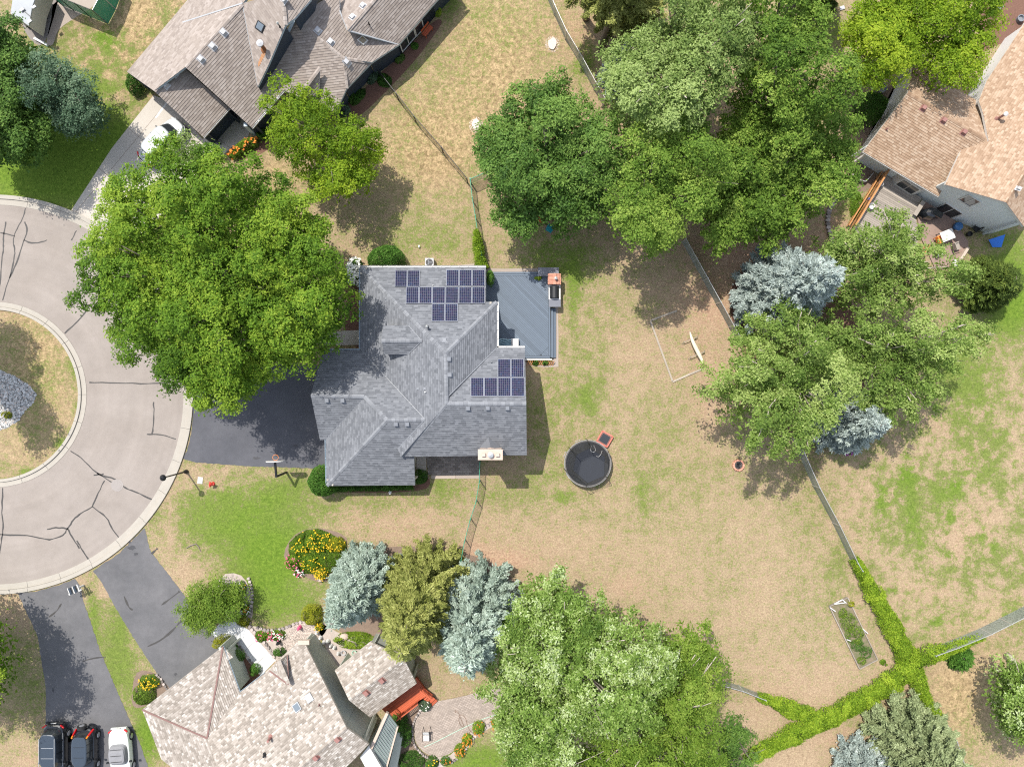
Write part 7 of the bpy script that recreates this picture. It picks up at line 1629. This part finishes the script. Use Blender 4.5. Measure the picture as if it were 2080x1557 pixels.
# ------------------------------------------------------------------ upper-left trailer and bins
TR = thing('trailer', 'flat grey-topped trailer at the upper left edge', 'trailer', tuple(W(50, 25))); q = [W(x, y, 2.2) for x, y in ((22, 28), (30, -25), (80, -25), (66, 14), (59, 53))]
mb = MB(); mb.prism([(a.x, a.y) for a in q], .4, 2.15); obj('body', mb, M['wall_cream'], TR); mb = MB(); mb.prism([(a.x, a.y) for a in q], 2.16, 2.24); obj('roof', mb, mat('grey_trailer_roof', (.29, .31, .33), .5), TR)
for x, y, s_ in ((46, 20, .22), (70, 15, .2), (61, 44, .22)): p = W(x, y, 2.3); mb = MB(); mb.box((p.x, p.y, 2.32), (s_*1.6, s_, .14), .6); obj('roof_hatch', mb, M['vent_light'], TR)
mb = MB(); mb.beam(W(48, 22, 2.28), W(64, 36, 2.28), .05, .05); obj('roof_rail', mb, M['black_metal'], TR)
for x, y in ((35, 40), (62, 50)): p = W(x, y); mb = MB(); mb.cyl((p.x, p.y), .35, 0, .35, 14); obj('wheel', mb, M['tyre'], TR)
p = W(82, 24); WB = thing('wheelbarrow', 'black and teal cart beside the flat grey trailer', 'cart', tuple(p)); mb = MB(); mb.box((p.x-.1, p.y+.15, .55), (.75, .35, .12), -.6); obj('tray', mb, M['teal'], WB)
mb = MB(); mb.box((p.x+.1, p.y, .3), (.7, .5, .35), -.6); obj('bin', mb, M['black_metal'], WB); mb = MB(); mb.beam((p.x+.35, p.y-.1, .5), (p.x+.45, p.y+.15, .75), .3, .04); obj('handle', mb, M['vent_light'], WB)
for k in range(3): p = W(76+k*3, 4-k*3, .6); mb = MB(); mb.box((p.x, p.y, .5), (.3, .12, 1.0), .5); obj('side_rack', mb, M['blue_dark'], WB)
mb = MB(); a, b_ = W(70, 78, .15), W(97, 92, .15); mb.beam(a, b_, .18, .2); single('plank', mb, M['white'], 'pale plank at the lower end of the paved strip', 'plank')
# ------------------------------------------------------------------ cars
def ringpts(yc, a, b, z, n=4.0, k=28, xoff=0, taper=0):
    o = []
    for i in range(k):
        t = 2*math.pi*i/k; c, s = math.cos(t), math.sin(t)
        y = a*math.copysign(abs(s)**(2/n), s); x = b*math.copysign(abs(c)**(2/n), c); x *= 1-taper*max(0, -y/a)**2
        o.append((x+xoff, y+yc, z))
    return o
def loft(rings, cap_top=True, cap_bot=False):
    mb = MB(); k = len(rings[0])
    for r in rings: mb.v += r
    for i in range(len(rings)-1):
        for j in range(k): mb.face((i*k+j, i*k+(j+1) % k, (i+1)*k+(j+1) % k, (i+1)*k+j))
    if cap_top: mb.face([(len(rings)-1)*k+j for j in range(k)])
    if cap_bot: mb.face([j for j in range(k-1, -1, -1)])
    return mb
def car(name, label, loc, rz, L, Wd, kind, paint, roofm, belt=.98, roofz=1.66, group=None):
    """local: rear toward +Y, front toward -Y"""
    t = thing(name, label, 'car', loc, rz, group); h = L/2; w = Wd/2
    mb = loft([ringpts(0, h*.97, w*.93, .24), ringpts(0, h, w, .45), ringpts(0, h, w, .72, taper=.06), ringpts(0, h*.985, w*.97, belt-.06, taper=.08), ringpts(-.02, h*.95, w*.90, belt, taper=.1)]); obj('body', mb, paint, t, local=True, smooth=False)
    if kind == 'suv': cy, ca = .42, h*.70; cr = .62
    elif kind == 'jeep': cy, ca = .38, h*.64; cr = .9
    elif kind == 'van': cy, ca = .05, h*.72; cr = .5
    else: cy, ca = .02, h*.42; cr = .5
    up = .06 if kind == 'jeep' else .22
    g = M['glass'] if kind != 'soft' else M['cloth_grey']
    mb = loft([ringpts(cy, ca, w*.89, belt-.01), ringpts(cy+up*.5, ca-up*.9, w*.80, (belt+roofz)/2+.05), ringpts(cy+up*.8, ca-up*1.7, w*.72, roofz-.05)]); obj('cabin_glass', mb, g, t, local=True)
    if kind == 'soft': mb = loft([ringpts(cy-.05, ca-.15, w*.80, (belt+roofz)/2), ringpts(cy, ca-.3, w*.74, roofz-.04), ringpts(cy+.02, ca-.5, w*.6, roofz)]); 
    else: mb = loft([ringpts(cy+up*.8, ca-up*1.6, w*.735, roofz-.07), ringpts(cy+up*.85, ca-up*1.7, w*.72, roofz-.01), ringpts(cy+up*.85, ca-up*2.0, w*.64, roofz+.02)])
    rf = obj('soft_top' if kind == 'soft' else 'roof', mb, roofm, t, local=True); ORIG[rf.name] = Vector((0, 0, 0))
    # seams on the roof
    for k in ((-.5, .0, .5) if kind == 'soft' else (.35, -.5)):
        mb = MB(); mb.box((0, cy+k+.1, roofz+.015), (w*1.05, .03, .03)); s_ = obj('roof_bar' if kind != 'soft' else 'top_seam', mb, M['galv'] if kind == 'suv' else M['black_metal'], rf, local=True)
    if kind in ('suv',):
        for sx in (-1, 1): mb = MB(); mb.beam((sx*w*.66, cy+ca*.72, roofz+.07), (sx*w*.66, cy-ca*.75, roofz+.07), .035, .04); obj('roof_rail', mb, M['galv'], t, local=True)
    if kind != 'soft':   # pillars
        for sx in (-1, 1):
            for yy in (cy+ca*.45, cy-.1):
                mb = MB(); mb.beam((sx*w*.885, yy, belt), (sx*w*.74, yy+.02, roofz-.05), .05, .07); obj('pillar', mb, paint, t, local=True)
            mb = MB(); mb.beam((sx*w*.90, cy+ca*.8, belt+.01), (sx*w*.90, cy-ca*.8, belt+.01), .02, .03); obj('window_trim', mb, M['galv'] if kind == 'suv' else paint, t, local=True)
    else: mb = MB(); mb.poly([(-.36, cy+ca-.34, roofz-.14), (.36, cy+ca-.34, roofz-.14), (.30, cy+ca-.55, roofz-.015), (-.30, cy+ca-.55, roofz-.015)]); obj('rear_window', mb, M['glass'], t, local=True)
    for sx in (-1, 1):
        for yy in (h*.60, -h*.58):
            mb = MB(); c = Vector((sx*(w-.10), yy, .34)); mb.tube([c-Vector((.11, 0, 0)), c+Vector((.11, 0, 0))], .34, 20); wh = obj('wheel', mb, M['tyre'], t, local=True); ORIG[wh.name] = Vector((0, 0, 0))
            mb = MB(); mb.tube([c+Vector((sx*.10, 0, 0)), c+Vector((sx*.125, 0, 0))], [.22, .20], 14); obj('rim', mb, M['rim'], wh, local=True)
        mb = MB(); mb.box((sx*(w+.09), -h*.28, belt+.05), (.2, .12, .14)); obj('mirror', mb, M['black_metal'], t, local=True)
        mb = MB(); y0 = h*.955
        if kind == 'jeep': mb.beam((sx*w*.82, h*.93, .8), (sx*w*.72, h*.80, 1.45), .12, .14); obj('tail_light', mb, M['red_light'], t, local=True); mb = MB(); mb.beam((sx*w*.75, h*.83, 1.35), (sx*w*.70, h*.76, 1.62), .1, .1); obj('amber_light', mb, M['orange_light'], t, local=True)
        else: mb.beam((sx*w*.62, h*.965, belt-.12), (sx*w*.93, h*.88, belt-.09), .10, .08); obj('tail_light', mb, M['red_light'], t, local=True)
        mb = MB(); mb.beam((sx*w*.45, -h*.97, .72), (sx*w*.85, -h*.88, .74), .12, .1); obj('headlight', mb, M['sky_glass'], t, local=True)
    mb = MB(); mb.box((0, h*1.0, .62), (w*1.5, .12, .16)); obj('rear_bumper', mb, M['black_metal'] if kind != 'soft' else paint, t, local=True)
    mb = MB(); mb.box((0, h*1.0+.05, .82), (.42, .03, .14)); obj('number_plate', mb, M['white'], t, local=True)
    if kind == 'jeep':
        mb = MB(); mb.tube([(-.12, h+.05, 1.02), (-.12, h+.27, 1.04)], .36, 20); sp_ = obj('spare_wheel', mb, M['tyre'], t, local=True); ORIG[sp_.name] = Vector((0, 0, 0)); mb = MB(); mb.tube([(-.12, h+.27, 1.04), (-.12, h+.30, 1.04)], .21, 14); obj('rim', mb, M['rim'], sp_, local=True)
    return t
car('parked_car', 'black three-row wagon with roof rails, leftmost of the three parked cars', (-38.25, -30.85, .012), 0, 4.95, 1.92, 'suv', M['car_black'], M['car_roofgrey'], group='cars parked on the lower driveway')
car('parked_car', 'boxy black off-roader with a spare wheel, middle of the three parked cars', (-35.65, -30.75, .012), 0, 4.1, 1.72, 'jeep', M['car_black'], M['car_roofgrey'], group='cars parked on the lower driveway')
car('parked_car', 'white convertible with a grey soft top, rightmost of the three parked cars', (-32.75, -30.9, .012), .08, 4.15, 1.72, 'soft', M['car_white'], M['cloth_grey'], belt=.92, roofz=1.38, group='cars parked on the lower driveway')
car('parked_car', 'silver-white car half covered by the treetop on the concrete driveway', (W(338, 294).x, W(338, 294).y, .012), math.atan2(.68, -.73), 4.5, 1.82, 'van', M['car_silver'], M['car_silver'])
# light bollards in the lawn, twigs
mb = MB(); q = [W(x, y, .05) for x, y in ((378, 1113), (388, 1107), (398, 1104), (403, 1110), (408, 1120))]; mb.tube(q, [.03, .05, .06, .05, .02], 5); single('fallen_branch', mb, M['bark'], 'short fallen branch on the mowed green lawn', 'branch')
